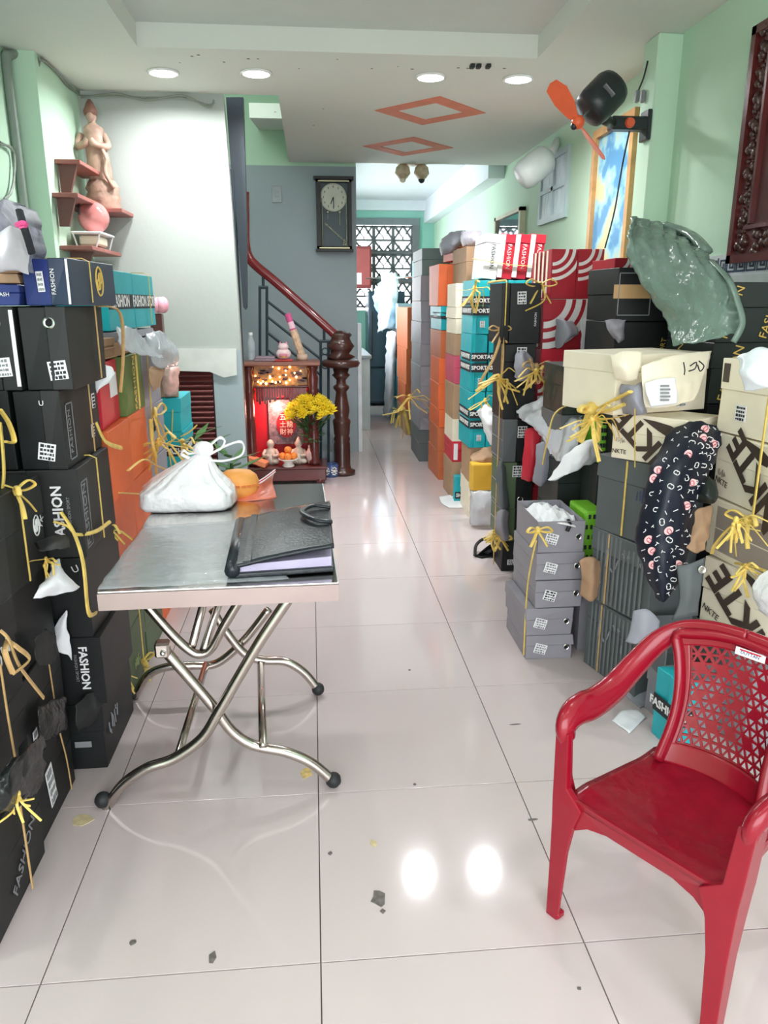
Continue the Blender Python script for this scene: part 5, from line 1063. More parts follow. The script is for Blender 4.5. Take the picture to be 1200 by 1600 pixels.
# ================================================================== LEFT SHELVES AND STATUE
def shelf(y0, y1, z, label, dep=.16, br=None, brz=.16):
    t = thing('wall_shelf', label, 'shelf', (-1.315, (y0 + y1) / 2, z)); h_ = (y1 - y0) / 2
    obj('board', box_bm(0, dep, -h_, h_, -.022, 0, bevel=.003), M('brown_shelf', (150, 92, 84), .5, var=.15), t)
    if br is not None: obj('bracket', prism_bm([(0.01, br - .012 - (y0 + y1) / 2, -.022), (dep * .8, br - .012 - (y0 + y1) / 2, -.022), (dep * .45, br - .012 - (y0 + y1) / 2, -brz), (0.01, br - .012 - (y0 + y1) / 2, -brz)], (0, .024, 0)), M('brown_bracket', (104, 66, 60), .5), t)
    return t
shelf(4.42, 4.93, 2.13, 'top brown wall shelf left of the carved statue', .13, 4.46)
shelf(4.32, 4.80, 1.955, 'middle brown wall shelf with bracket left of the statue base', .13, 4.37)
shelf(4.70, 4.99, 1.925, 'brown wall shelf that carries the carved statue', .26)
shelf(4.35, 4.98, 1.70, 'lowest brown wall shelf below the red ball', .17, 4.5)
sY = 4.86; sb = 1.926
q0 = PY(150, 330, sY); q1 = PY(137, 155, sY); H = q1.z - sb
t = thing('carved_statue', 'tall pale carved wooden robed statue on the corner wall shelf', 'statue', (-1.19, sY, sb))
sx0 = PY(148, 240, sY).x + 1.19
bs = lathe_bm([(.085, 0), (.095, .015), (.09, .05), (.1, .07), (.085, .10), (.095, .12), (.08, .15), (.07, .165)], 18)
for v in bs.verts: a = math.atan2(v.co.y, v.co.x); v.co.x *= 1 + .07 * math.sin(a * 8); v.co.y *= .8 + .05 * math.sin(a * 8)
m_stat = M('pink_wood', (168, 138, 122), .5, var=.3, scale=18, bump=.2, bscale=50)
obj('lotus_base', bs, m_stat, t, True)
bd = lathe_bm([(.05, .16), (.075, .19), (.078, .26), (.072, .36), (.066, .44), (.07, .50), (.062, .54), (.03, .565), (.022, .58), (.034, .60), (.036, .625), (.03, .645)], 22)
for v in bd.verts:
    a = math.atan2(v.co.y, v.co.x); f = .80 + (.09 * abs(math.sin(a * 5 + v.co.z * 14)) if v.co.z < .55 else 0); v.co.x = v.co.x * f - .03 * (v.co.z - .16) / .5; v.co.y *= f * .8; v.co.z = v.co.z * H / .72
obj('robed_body', bd, m_stat, t, True)
hs = H / .72
obj('hair_crown', lathe_bm([(.036, .62 * hs), (.04, .645 * hs), (.03, .67 * hs), (.02, .70 * hs), (.008, .72 * hs)], 12, (-.03, .004, 0)), M('brown_hair', (120, 84, 72), .5), t, True)
obj('face', ball_bm((-.028, -.022, .605 * hs), .022, 10, 8, (1, .7, 1.25)), m_stat, t, True)
obj('nose', ball_bm((-.028, -.040, .605 * hs), .004, 6, 5, (1, 1, 1.6)), m_stat, t, True)
for sx in (-1, 1): obj('sleeve', tube_bm(spline([(-.03 + sx * .06, 0, .5 * hs), (-.03 + sx * .085, -.02, .42 * hs), (-.03 + sx * .03, -.075, .42 * hs), (-.03 + sx * .008, -.08, .45 * hs)], 5), .02, 8, 1.0, None), m_stat, t, True)
obj('sash', tube_bm(spline([(.02, -.05, .42 * hs), (.05, -.06, .33 * hs), (.04, -.07, .24 * hs), (.08, -.06, .14 * hs)], 5), .011, 6), m_stat, t, True)
q = PY(125, 372, 4.72)
t = thing('white_tray', 'white wire tray on the lowest shelf under the red ball', 'tray', (-1.22, 4.66, 1.701))
obj('tray_top', box_bm(-.07, .09, -.17, .13, .07, .082, bevel=.003), m_sticker, t)
for x in (-.06, .08):
    for y in (-.16, .12): obj('wire_leg', tube_bm([(x, y, .07), (x * .7, y, 0)], .005, 5), m_sticker, t)
obj('tissue_roll', box_bm(-.05, .06, -.1, .08, .012, .066, bevel=.01), m_cream, t)
t = thing('red_ball', 'red and clear round ball in a hoop on the white shelf tray', 'ball', (-1.205, 4.66, 1.784))
obj('ball_shell', ball_bm((0, 0, .085), .085, 18, 12), M('rosy_shell', (222, 140, 136), .2, var=.45, scale=7, alpha=.8), t, True)
obj('hoop', tube_bm([(-.05 + .0, .1 * math.cos(a * PI / 9), .09 + .1 * math.sin(a * PI / 9)) for a in range(10)], .005, 5), m_dprint, t)
t = thing('lotus_lamp', 'pink lotus shaped lamp on a dark red stand by the white wall', 'lamp', (PY(246, 510, 4.8).x, 4.8, 0))
zc_ = PY(250, 490, 4.8).z
obj('stand', box_bm(-.035, .035, -.035, .035, 0, zc_, bevel=.006), m_wood, t)
for i in range(8):
    a = i * PI / 4; obj('petal', ball_bm((math.cos(a) * .045, math.sin(a) * .045, zc_ + .05), .04, 8, 6, (.8, .8, 1.2)), M('lotus_pink', (226, 160, 174), .5, var=.2, scale=12), t, True)

# ================================================================== CABLES ON THE LEFT
t = thing('wall_pipe', 'grey plastic pipe running down the left wall to the boxes', 'pipe', (-1.43, 4.22, 1.5)); o0 = t.location.copy()
obj('pipe_run', tube_bm(spline([(0, .0, -.7), (0, .01, .3), (0, .0, .98), (.005, .02, 1.05), (.03, .08, 1.075), (.11, .14, 1.05)], 6), .022, 10), M('grey_pvc', (128, 140, 130), .5), t, True)
for i, (pts, lb) in enumerate((([PX(62, 90, -1.305), PX(80, 105, -1.305), PX(105, 130, -1.305), PX(124, 148, -1.305)], 'twisted grey cable along the left ceiling corner'), ([PY(126, 150, 4.985), PY(180, 150, 4.985), PY(230, 153, 4.985), PY(285, 153, 4.985), PY(325, 164, 4.985), PY(335, 160, 4.985)], 'thin loose cable along the top of the white wall'), ([PX(0, 222, -1.43), PX(22, 240, -1.43), PX(20, 290, -1.43), PX(8, 315, -1.43)], 'thin pale cable looping on the far left green wall'))):
    t = thing('wall_cable', lb, 'cable', pts[0])
    for k in range(2): obj('wire', tube_bm(spline([p - pts[0] + Vector((0, -.004 * k, .012 * k * (1 if j % 2 else -1))) for j, p in enumerate(pts)], 6), .006, 5), M('cable_grey', (130, 138, 128), .5), t)
# ================================================================== SOFT THINGS
# green plastic sack draped over the black cartons
rows = px_rows([[(985, 338, 3.22), (1020, 345, 3.22), (1055, 360, 3.18), (1098, 386, 3.06)],
                [(978, 372, 3.05), (1020, 380, 2.98), (1065, 385, 2.88), (1112, 408, 2.74)],
                [(988, 418, 2.98), (1038, 425, 2.86), (1092, 425, 2.70), (1138, 440, 2.58)],
                [(1010, 455, 2.92), (1062, 470, 2.76), (1112, 470, 2.62), (1153, 470, 2.55)],
                [(1040, 498, 2.84), (1078, 512, 2.68), (1118, 512, 2.58), (1160, 505, 2.53)],
                [(1052, 538, 2.72), (1076, 537, 2.64), (1112, 530, 2.56), (1150, 522, 2.53)]])
t = tag(obj('plastic_sack', sheet_bm(rows, 12, 14, wrinkle=.012, ws=16, thick=.01, puff=.02, back=.6, pleat=.055, pn=6), m_gsack, None, True), 'big crumpled green grey plastic sack draped over the black cartons', 'sack')
obj('open_hem', tube_bm(spline([Vector(p) for p in (PY(1112, 408, 2.70), PY(1138, 436, 2.55), PY(1152, 470, 2.52), PY(1160, 505, 2.50), PY(1146, 535, 2.50))], 6), .012, 7, .5), m_gsack, t, True)
obj('tied_corner', tube_bm(spline([Vector(p) for p in (PY(1040, 352, 3.18), PY(1070, 362, 3.08), PY(1086, 372, 2.98), PY(1104, 392, 2.86))], 5), .026, 8, .6, None), m_gsack, t, True)
for i, P_ in enumerate(() if True else ([(985, 350, 3.2), (1002, 372, 3.03), (988, 395, 2.99)], [(1005, 348, 3.2), (1020, 372, 3.0), (1000, 405, 2.96)], [(1030, 355, 3.2), (1045, 382, 2.98), (1020, 418, 2.92)], [(1060, 365, 3.14), (1075, 392, 2.96), (1052, 425, 2.89)])):
    obj('gathered_fold', tube_bm(spline([PY(*p) for p in P_], 6), .016, 8, .6), m_gsack, t, True)
# navy printed scarf
SR = [[(1052, 668, 2.36), (1078, 660, 2.36), (1104, 660, 2.38), (1130, 668, 2.42)],
      [(1022, 722, 2.26), (1054, 712, 2.22), (1086, 706, 2.24), (1122, 712, 2.34)],
      [(1004, 785, 2.24), (1034, 778, 2.19), (1062, 772, 2.20), (1090, 775, 2.26)],
      [(997, 845, 2.22), (1022, 846, 2.17), (1046, 846, 2.17), (1078, 850, 2.22)],
      [(1008, 895, 2.20), (1024, 900, 2.15), (1046, 898, 2.15), (1068, 890, 2.19)],
      [(1028, 934, 2.17), (1032, 938, 2.14), (1038, 938, 2.14), (1044, 932, 2.16)]]
rows = px_rows(SR)
t = tag(obj('scarf', sheet_bm(rows, 6, 6, wrinkle=.010, ws=14, thick=.012, puff=.02, back=.2), M('navy_silk', (15, 22, 40), .5, var=.2), None, True), 'navy scarf printed with white emblems hanging between the cream boxes', 'scarf')
G = grid_pts(rows, 10, 10); ni, nj = len(G), len(G[0])
wb = bmesh.new(); pb = bmesh.new(); db = bmesh.new(); rr = random.Random(5)
def on(i, j, off): 
    p = G[i][j]; s = i / (ni - 1); q = j / (nj - 1); w = (math.sin(PI * s) * math.sin(PI * q)) ** .6 if 0 < s < 1 and 0 < q < 1 else 0
    nz = _noise(p, 14) + .5 * _noise(p + Vector((0, 3, 1)), 32); return p + Vector((0, -1, 0)) * (.02 * w + .010 * nz + off)
def arc(bm, c, r, a0, a1, ux, uz, th=.0016):
    P = [c + ux * (r * math.cos(a0 + (a1 - a0) * k / 8)) + uz * (r * math.sin(a0 + (a1 - a0) * k / 8)) for k in range(9)]; tube(bm, P, th, 4, 1.0)
k = 0; spots = []
for _ in range(1500):
    i = rr.randint(2, ni - 3); j = rr.randint(2, nj - 3); c = on(i, j, .006)
    if min((c - G[i][0]).length, (c - G[i][-1]).length) < .022 or any((c - q).length < .027 for q in spots): continue
    spots.append(c); k += 1; a = rr.uniform(-1.6, 1.6); ux = Vector((math.cos(a), -.15, math.sin(a))).normalized(); uz = Vector((-math.sin(a), -.05, math.cos(a))).normalized(); q_ = rr.uniform(.75, 1.0)
    if k % 8 == 3:
        P = [c + ux * (.012 * math.cos(q * PI / 8)) + uz * (.015 * math.sin(q * PI / 8)) for q in range(16)]; prism(pb, P, (0, -.002, 0)); arc(db, c + Vector((0, -.003, 0)), .006, .8, 2 * PI - .8, ux, uz, .0011); arc(db, c + Vector((0, -.003, 0)) + ux * .004, .006, PI + .8, 3 * PI - .8, ux, uz, .0011)
    elif k % 3 == 0: tube(wb, [c - uz * .008 * q_, c + uz * .008 * q_], .0014, 4)
    elif k % 3 == 1: tube(wb, [c - uz * .006, c + uz * .006], .0012, 4); tube(wb, [c + uz * .005 - ux * .005, c + uz * .006 + ux * .005], .0012, 4)
    else: arc(wb, c - ux * .0030, .0078 * q_, .75, 2 * PI - .75, ux, uz, .0013); arc(wb, c + ux * .0030, .0078 * q_, PI + .75, 3 * PI - .75, ux, uz, .0013)
bmesh.ops.recalc_face_normals(pb, faces=pb.faces[:])
obj('white_emblem', wb, m_wprint, t); obj('pink_medallion', pb, M('pale_pink', (232, 190, 190), .6, var=0), t); obj('medallion_emblem', db, M('rose_print', (190, 70, 90), .6, var=0), t)
# crumpled bags and papers on the right
def cloth(name, label, cat, rows, mat, **kw):
    a = dict(nu=9, nv=9, wrinkle=.010, ws=15, thick=.003); a.update(kw); return tag(obj(name, sheet_bm(px_rows(rows), **a), mat, None, True), label, cat)
cloth('plastic_bag', 'crumpled grey white plastic bag hanging over the red boxes', 'bag', [[(808, 640, 3.70), (845, 622, 3.62), (885, 636, 3.5), (908, 648, 3.2)], [(815, 655, 3.62), (855, 655, 3.45), (888, 655, 3.2), (906, 668, 3.08)], [(838, 672, 3.5), (858, 690, 3.3), (880, 700, 3.1), (900, 695, 3.04)], [(850, 690, 3.4), (862, 712, 3.2), (872, 720, 3.1), (884, 716, 3.05)]], M('grey_white_poly', (196, 198, 206), .3, bump=.5, bscale=16), puff=.05, wrinkle=.02)
cloth('tissue_paper', 'sheet of white tissue hanging below the crumpled grey bag', 'paper', [[(918, 688, 2.95), (930, 686, 2.95), (938, 700, 2.98)], [(890, 705, 2.92), (912, 712, 2.88), (934, 718, 2.96)], [(868, 735, 2.9), (890, 738, 2.88), (914, 728, 2.93)], [(857, 750, 2.9), (862, 750, 2.9), (884, 742, 2.92)]], m_paper)
cloth('tissue_paper', 'white tissue bulging from the torn red box', 'paper', [[(870, 496, 3.78), (884, 500, 3.72), (898, 504, 3.76)], [(868, 520, 3.76), (884, 525, 3.70), (902, 520, 3.72)], [(866, 540, 3.78), (872, 545, 3.74), (878, 532, 3.76)]], m_lav, puff=.03)
cloth('tissue_paper', 'flat white paper sheet beside the torn red box', 'paper', [[(908, 498, 3.84), (920, 496, 3.84), (936, 496, 3.84)], [(907, 530, 3.83), (922, 530, 3.82), (936, 530, 3.83)], [(907, 566, 3.84), (922, 566, 3.83), (936, 564, 3.84)]], m_paper)
cloth('grey_paper', 'folded grey paper poking from the wide black cartons', 'paper', [[(944, 500, 3.10), (962, 500, 3.09), (978, 498, 3.10)], [(950, 516, 3.10), (965, 512, 3.07), (977, 510, 3.10)], [(958, 530, 3.11), (968, 534, 3.09), (975, 528, 3.11)]], m_gcard)
cloth('torn_flap', 'torn white box flap with dark teeth on the red column', 'paper', [[(806, 552, 3.74), (818, 548, 3.72), (830, 556, 3.74)], [(804, 570, 3.72), (816, 572, 3.68), (836, 572, 3.7)], [(804, 590, 3.74), (814, 596, 3.7), (830, 584, 3.72)]], m_lav)
cloth('plastic_bag', 'pale torn bag on the teal wall beside the black column', 'bag', [[(745, 642, 4.76), (758, 632, 4.74), (772, 640, 4.72)], [(752, 660, 4.74), (764, 664, 4.68), (778, 668, 4.70)], [(762, 690, 4.74), (770, 696, 4.70), (780, 692, 4.72)]], m_paper, puff=.03)
cloth('torn_carton', 'torn kraft carton sheet under the teal wall', 'carton', [[(735, 712, 4.78), (755, 700, 4.74), (778, 694, 4.72)], [(736, 722, 4.7), (758, 718, 4.66), (780, 716, 4.66)], [(738, 728, 4.74), (760, 732, 4.70), (778, 732, 4.70)]], m_kraft)
t = thing('yellow_packet', 'yellow packet on the floor heap beside the black column', 'packet', (PY(752, 770, 4.66).x, 4.66, 0))
zz = PY(752, 765, 4.66).z; z1 = PY(752, 722, 4.66).z; obj('clear_bag', sheet_bm([[Vector((x, y, z)) for x in (-.07, 0, .07)] for y, z in ((-.05, 0.02), (-.06, max(.05, zz * .6)), (-.03, max(.1, zz)))], 5, 5, wrinkle=.012, ws=14, thick=.06, puff=.03, push=(0, -1, 0)), m_bagg, t, True)
obj('yellow_wrap', box_bm(-.07, .065, -.03, .05, max(.1, zz), z1, bevel=.012, seg=2, jit=.006), M('yellow_wrap', (228, 182, 60), .45), t)
p = PZ(715, 782, 0)
t = thing('white_paper', 'white sheet of paper lying on the floor by the teal boxes', 'paper', (p.x, p.y, 0.001))
pr = [[PZ(u, v, .004 + dz) - t.location for u, v, dz in r] for r in ([(686, 776, .0), (710, 772, .02), (736, 770, .02)], [(690, 786, .004), (714, 784, .012), (738, 782, .006)], [(702, 793, .002), (722, 793, .002), (740, 790, .004)])]
obj('sheet', sheet_bm(pr, 5, 5, thick=.002, push=(0, 0, 1)), m_paper, t, True)
obj('curled_strip', tube_bm(spline([PZ(738, 789, .01) - t.location, PZ(750, 786, .02) - t.location, PZ(760, 790, .01) - t.location], 5), .008, 6, .3), m_paper, t)
# grey box with strap of its own at the aisle stack, black strap on the floor
t = thing('shoe', 'black strapped sandal fallen on the floor beside the black column', 'shoe', (PZ(765, 862, 0).x, PZ(765, 862, 0).y, 0))
o0 = t.location.copy(); FZ = lambda u, v, z: PZ(u, v, z) - o0
sl = sheet_bm([[FZ(744, 868, .01), FZ(752, 864, .012), FZ(760, 866, .01)], [FZ(758, 856, .06), FZ(770, 850, .075), FZ(778, 858, .04)], [FZ(772, 846, .09), FZ(784, 846, .10), FZ(790, 856, .06)]], 5, 5, thick=.012, push=(0, -.3, 1)); obj('upper', sl, m_black, t, True)
obj('strap', tube_bm(spline([FZ(742, 868, .012), FZ(744, 852, .04), FZ(756, 842, .075), FZ(768, 846, .08)], 6), .010, 7, .4), m_black, t, True)
obj('sole', prism_bm([FZ(742, 870, 0), FZ(752, 873, 0), FZ(792, 866, 0), FZ(790, 860, 0)], (0, 0, .012)), m_rubber, t)
t = thing('white_strap', 'black and white strap on tissue in the open grey box', 'strap', PY(893, 822, 2.76)); o0 = t.location.copy()
obj('white_band', tube_bm(spline([PY(862, 816, 2.80) - o0, PY(880, 818, 2.74) - o0, PY(898, 822, 2.74) - o0], 5), .012, 6, .3), m_sticker, t); obj('black_band', tube_bm(spline([PY(888, 812, 2.78) - o0, PY(890, 820, 2.735) - o0, PY(886, 830, 2.735) - o0], 5), .008, 6, .4), m_black, t)
# green dotted gift boxes
m_lime = M('lime_card', (126, 200, 52), .45)
def dots(t, w, h, y, mat, seed):
    r = random.Random(seed); bm = bmesh.new()
    for i in range(6):
        for j in range(4):
            x = -w * .4 + w * .8 * (j + .5 * (i % 2)) / 3.5; z = h * (.08 + .84 * i / 5); bx(bm, x - .005, x + .005, y - .001, y, z - .009, z + .009)
    obj('dot_print', bm, mat, t)
for (u, v0, v1, w, Y, nm) in ((924, 893, 800, .085, 2.82, 'lime green box with dark dots standing behind the grey stack'), (944, 725, 655, .05, 2.98, 'narrow lime green box with dots beside the cream lettered box')):
    zb_, zt2 = PY(u, v0, Y).z, PY(u, v1, Y).z; x = PY(u, v0, Y).x
    t = thing('dotted_box', nm, 'box', (x, Y + .1, zb_)); obj('body', box_bm(-w / 2, w / 2, -.1, .1, 0, zt2 - zb_, bevel=.012, seg=2), m_lime, t); dots(t, w, zt2 - zb_, -.1005, m_dprint, 3)
zb_ = PY(924, 893, 2.82).z
shoebox('kraft carton standing under the lime green dotted box', (.09, .2, zb_ - .001), (PY(926, 893, 2.82).x, 2.92, 0), 0, m_kraft, m_gcard, 'F')
zc2 = PY(944, 725, 2.98).z
shoebox('dark carton carrying the narrow lime green box', (.05, .2, zc2 - .001), (PY(944, 725, 2.98).x, 3.08, 0), 0, m_dgreen, lid='F')
# loose grey boxes behind the scarf
shoebox('closed grey box on the floor under the scarf tip', (.17, .2, .20), (1.255, 2.26, 0), 8, m_gcard, lid='T')
t = thing('open_grey_box', 'open grey box with flaps gaping below the scarf', 'box', (1.225, 2.27, .201)); o0 = t.location.copy()
bm = bmesh.new(); th = .004
for a in ((-.09, .09, -.09, .09, 0, th), (-.09, -.09 + th, -.09, .09, th, .13), (.09 - th, .09, -.09, .09, th, .15), (-.09 + th, .09 - th, .09 - th, .09, th, .15), (-.09 + th, .09 - th, -.09, -.09 + th, th, .05)): bx(bm, *a)
obj('tray', bm, m_charcoal, t)
obj('flap', sheet_bm([[PY(990, 955, 2.14) - o0, PY(1010, 952, 2.12) - o0, PY(1032, 970, 2.12) - o0], [PY(985, 985, 2.12) - o0, PY(1005, 990, 2.10) - o0, PY(1026, 1000, 2.11) - o0], [PY(978, 1003, 2.13) - o0, PY(992, 1006, 2.11) - o0, PY(1008, 1002, 2.12) - o0]], 4, 4, thick=.004, wrinkle=.004), m_lav, t, True)
obj('side_flap', sheet_bm([[PY(1058, 885, 2.12) - o0, PY(1080, 880, 2.11) - o0, PY(1102, 872, 2.12) - o0], [PY(1062, 935, 2.1) - o0, PY(1078, 925, 2.09) - o0, PY(1096, 915, 2.1) - o0], [PY(1050, 968, 2.1) - o0, PY(1070, 965, 2.09) - o0, PY(1090, 962, 2.1) - o0]], 4, 4, thick=.004, wrinkle=.003), m_charcoal, t, True)
rg = put('ring', cached(('ring', .013), m_chrome, lambda: None), t, frame(PY(1097, 890, 2.10) - o0, (1, 0, 0), (0, .1, 1))) if ('ring', .013) in _cache else None
cloth('kraft_sheet', 'bent kraft card with pink print beside the scarf', 'carton', [[(1085, 800, 2.26), (1100, 792, 2.26), (1112, 790, 2.28)], [(1078, 840, 2.22), (1092, 830, 2.22), (1108, 826, 2.24)], [(1070, 858, 2.2), (1084, 862, 2.2), (1100, 858, 2.22)]], m_kraft)
cloth('dark_shoe_bag', 'black rounded pouch with pale rim right of the scarf', 'pouch', [[(1092, 748, 2.30), (1106, 745, 2.3), (1118, 750, 2.32)], [(1088, 768, 2.28), (1104, 770, 2.26), (1118, 768, 2.3)], [(1088, 782, 2.3), (1104, 787, 2.28), (1118, 784, 2.3)]], m_dgreen, puff=.03)
for i, (q, nm) in enumerate(([((955, 1125), (985, 1108), (1010, 1120), (983, 1146)), 'white torn paper on the floor left of the red chair back'], [((975, 1085), (1005, 1076), (1030, 1096), (1000, 1106)), 'grey crumpled paper on the floor behind the white torn paper'])):
    a, b, c, d = [PZ(u, v, .003) for u, v in q]; up_ = Vector((0, 0, .03 if i else .012)); e = (a + b + c + d) / 4
    tag(obj('torn_paper', sheet_bm([[a, a.lerp(b, .5) + up_, b], [a.lerp(d, .5), e + up_ * .4, b.lerp(c, .5) + up_], [d, d.lerp(c, .5), c]], 4, 4, thick=.002, push=(0, 0, 1), wrinkle=.003), m_paper if i == 0 else m_lav, None, True), nm, 'paper')
cloth('clear_bag', 'clear crumpled plastic bag at the top right edge on cream carton', 'bag', [[(1150, 556, 2.06), (1180, 545, 2.02), (1215, 548, 2.0)], [(1155, 580, 2.02), (1185, 578, 1.99), (1220, 580, 1.98)], [(1165, 610, 2.02), (1190, 606, 1.99), (1225, 612, 1.98)]], M('white_clear_poly', (226, 232, 236), .25, bump=.5, bscale=16), puff=.03, wrinkle=.012)
cloth('white_sheet_bag', 'white plastic bag hanging at the right edge above the chair', 'bag', [[(1178, 905, 1.95), (1200, 892, 1.93), (1230, 890, 1.92)], [(1176, 930, 1.93), (1200, 925, 1.90), (1232, 930, 1.9)], [(1186, 955, 1.95), (1205, 965, 1.92), (1235, 970, 1.92)]], m_bagw, puff=.05)
cloth('cream_flap', 'torn cream flap with creases hanging from the big cream carton', 'carton', [[(1002, 572, 2.43), (1050, 556, 2.46), (1112, 548, 2.56)], [(1004, 605, 2.41), (1055, 602, 2.41), (1100, 590, 2.48)], [(1008, 638, 2.42), (1045, 636, 2.41), (1086, 625, 2.45)]], m_cream, wrinkle=.004)
cloth('grey_tissue', 'grey white tissue at the left end of the cream carton', 'paper', [[(968, 600, 2.50), (985, 602, 2.44), (1003, 596, 2.45)], [(970, 622, 2.48), (990, 625, 2.42), (1004, 622, 2.44)], [(974, 645, 2.5), (995, 650, 2.43), (1012, 648, 2.43)]], m_lav, puff=.02)
# far right tops
cloth('plastic_bag', 'grey white package on top of the orange right column', 'bag', [[(692, 372, 6.1), (708, 362, 6.0), (728, 360, 6.0)], [(688, 386, 6.05), (706, 380, 5.9), (724, 376, 5.95)], [(690, 398, 6.05), (704, 396, 5.95), (714, 390, 6.0)]], m_lav, puff=.06, thick=.05)
cloth('plastic_bag', 'white printed package above the kraft carton on the right', 'bag', [[(722, 362, 5.6), (740, 360, 5.5), (752, 362, 5.5)], [(722, 372, 5.56), (740, 373, 5.42), (753, 373, 5.45)], [(724, 384, 5.56), (740, 384, 5.45), (752, 383, 5.5)]], M('white_violet_poly', (220, 214, 230), .4, var=.15, scale=20), puff=.04, thick=.05)
for i, (rows, nm, mt) in enumerate((([[(598, 432, 9.9), (610, 425, 9.7), (622, 430, 9.6)], [(594, 470, 9.8), (608, 468, 9.6), (621, 470, 9.55)], [(590, 520, 9.8), (602, 515, 9.6), (616, 515, 9.6)]], 'white shirt bundle hanging beside the dark fridge', M('shirt_white', (214, 226, 236), .7)), ([[(584, 452, 10.3), (596, 440, 10.2), (606, 438, 10.1)], [(583, 470, 10.3), (596, 470, 10.1), (606, 472, 10.0)], [(590, 490, 10.3), (598, 490, 10.1), (606, 492, 10.1)]], 'pale blue shirt hanging above the dark fridge', M('shirt_blue', (150, 190, 220), .7)), ([[(604, 520, 9.6), (612, 516, 9.4), (620, 520, 9.3)], [(602, 580, 9.6), (610, 580, 9.4), (618, 575, 9.4)], [(600, 650, 9.6), (606, 650, 9.4), (614, 640, 9.4)]], 'long pale garment hanging to the floor at the aisle end', M('pale_linen', (196, 200, 206), .7)))):
    cloth('hanging_garment', nm, 'garment', rows, mt, puff=.05, wrinkle=.03, ws=8, thick=.03)
# ================================================================== FAR ROOM
p0 = PZ(577, 632, 0); p1 = PZ(606, 632, 0)
t = thing('fridge', 'dark fridge at the end of the aisle', 'fridge', ((p0.x + p1.x) / 2 + .1, 10.95, 0)); wF_ = (p1.x - p0.x) / 2 + .12; hF = PY(588, 455, 10.7).z
m_fr = M('dark_teal_steel', (46, 66, 78), .3, .2)
obj('cabinet', box_bm(-wF_, wF_, -.26, .3, .03, hF, bevel=.01), m_fr, t)
for z0, z1, nm in ((.06, .52, 'freezer_door'), (.54, hF - .01, 'fridge_door')):
    dd = obj(nm, box_bm(-wF_, wF_, -.31, -.265, z0, z1, bevel=.012), m_fr, t); obj('handle', tube_bm([(-wF_ + .04, -.33, z1 - .25 if z0 > .3 else z1 - .04), (-wF_ + .04, -.33, z1 - .05 if z0 < .3 else z0 + .1)], .012, 6), m_dprint, dd)
obj('foot', box_bm(-wF_ + .05, wF_ - .05, -.2, .2, 0, .03), m_rubber, t)
c0 = PX(557, 382, .551); 
t = thing('wall_cabinet', 'small red brown wall cabinet at the left of the far window', 'cabinet', (.42, 11.1, 1.45)); zt3 = PY(570, 384, 10.9).z - 1.45; zb3 = PY(570, 450, 10.9).z - 1.45; xw = PY(581, 420, 10.9).x - .42
obj('body', box_bm(0, xw, -.15, .25, zb3, zt3, bevel=.004), M('red_cabinet', (140, 66, 66), .4), t); obj('door', box_bm(.02, xw - .02, -.168, -.152, zb3 + .03, zt3 - .03, bevel=.006), M('red_cabinet_door', (156, 78, 76), .4), t)
obj('white_note', box_bm(xw - .22, xw - .14, -.172, -.168, zb3 + .05, zb3 + .2), m_sticker, t)
t = thing('kitchen_counter', 'pale counter against the left side of the far room', 'counter', (.24, 9.2, 0)); xc = PY(574, 560, 9.0).x - .24
obj('counter_body', box_bm(0, max(.12, xc), -.6, .8, 0, .8), M('pale_tile', (196, 208, 214), .3), t); obj('worktop', box_bm(0, max(.14, xc + .02), -.62, .82, .8, .84, bevel=.005), M('grey_top', (150, 160, 168), .3), t)
# ================================================================== LEFT SOFT THINGS
def lclo(*a, **k): return cloth(*a, **k)
lclo('black_bag', 'black plastic bag squashed between the nearest left boxes', 'bag', [[(0, 1205, 1.40), (30, 1190, 1.44), (58, 1165, 1.60)], [(0, 1235, 1.38), (30, 1225, 1.42), (60, 1198, 1.56)], [(0, 1268, 1.40), (28, 1258, 1.44), (58, 1232, 1.58)]], m_bagk, puff=.03, wrinkle=.015, thick=.05)
obj_sup = box_bm(-1.05, -.76, 1.43, 1.77, .275, .357, bevel=.02, seg=2, jit=.01); tag(obj('black_bag', obj_sup, m_bagk), 'stuffed black bag lying on the big tied black box at left', 'bag')
lclo('tissue_paper', 'white tissue draped from the half open black left box', 'paper', [[(72, 905, 1.98), (92, 870, 2.06), (93, 905, 2.02)], [(58, 918, 1.92), (90, 908, 1.96), (128, 916, 2.06)], [(52, 935, 1.9), (74, 932, 1.93), (104, 926, 2.0)]], m_paper)
lclo('tissue_paper', 'white paper triangle poking from the black left box', 'paper', [[(102, 955, 2.12), (104, 957, 2.12), (106, 962, 2.12)], [(86, 985, 2.11), (98, 985, 2.10), (108, 990, 2.11)], [(72, 1010, 2.12), (92, 1018, 2.10), (112, 1032, 2.11)]], m_paper)
lclo('tissue_paper', 'white paper with red corner above the dark left stack', 'paper', [[(150, 572, 2.5), (165, 568, 2.52), (180, 582, 2.54)], [(144, 596, 2.5), (160, 594, 2.5), (176, 592, 2.52)], [(150, 615, 2.5), (158, 608, 2.5), (170, 600, 2.52)]], m_paper)
lclo('red_card', 'bright red card behind the white paper at left', 'paper', [[(138, 562, 2.56), (148, 558, 2.55), (158, 574, 2.55)], [(138, 590, 2.55), (148, 588, 2.54), (155, 582, 2.54)], [(140, 604, 2.55), (146, 598, 2.54), (150, 594, 2.54)]], m_red2)
lclo('tissue_paper', 'violet white paper hanging by the low green boxes', 'paper', [[(166, 1000, 2.56), (172, 1008, 2.55), (177, 1014, 2.55)], [(156, 1030, 2.5), (168, 1034, 2.5), (184, 1040, 2.5)], [(172, 1058, 2.48), (180, 1056, 2.48), (190, 1046, 2.48)]], m_paper)
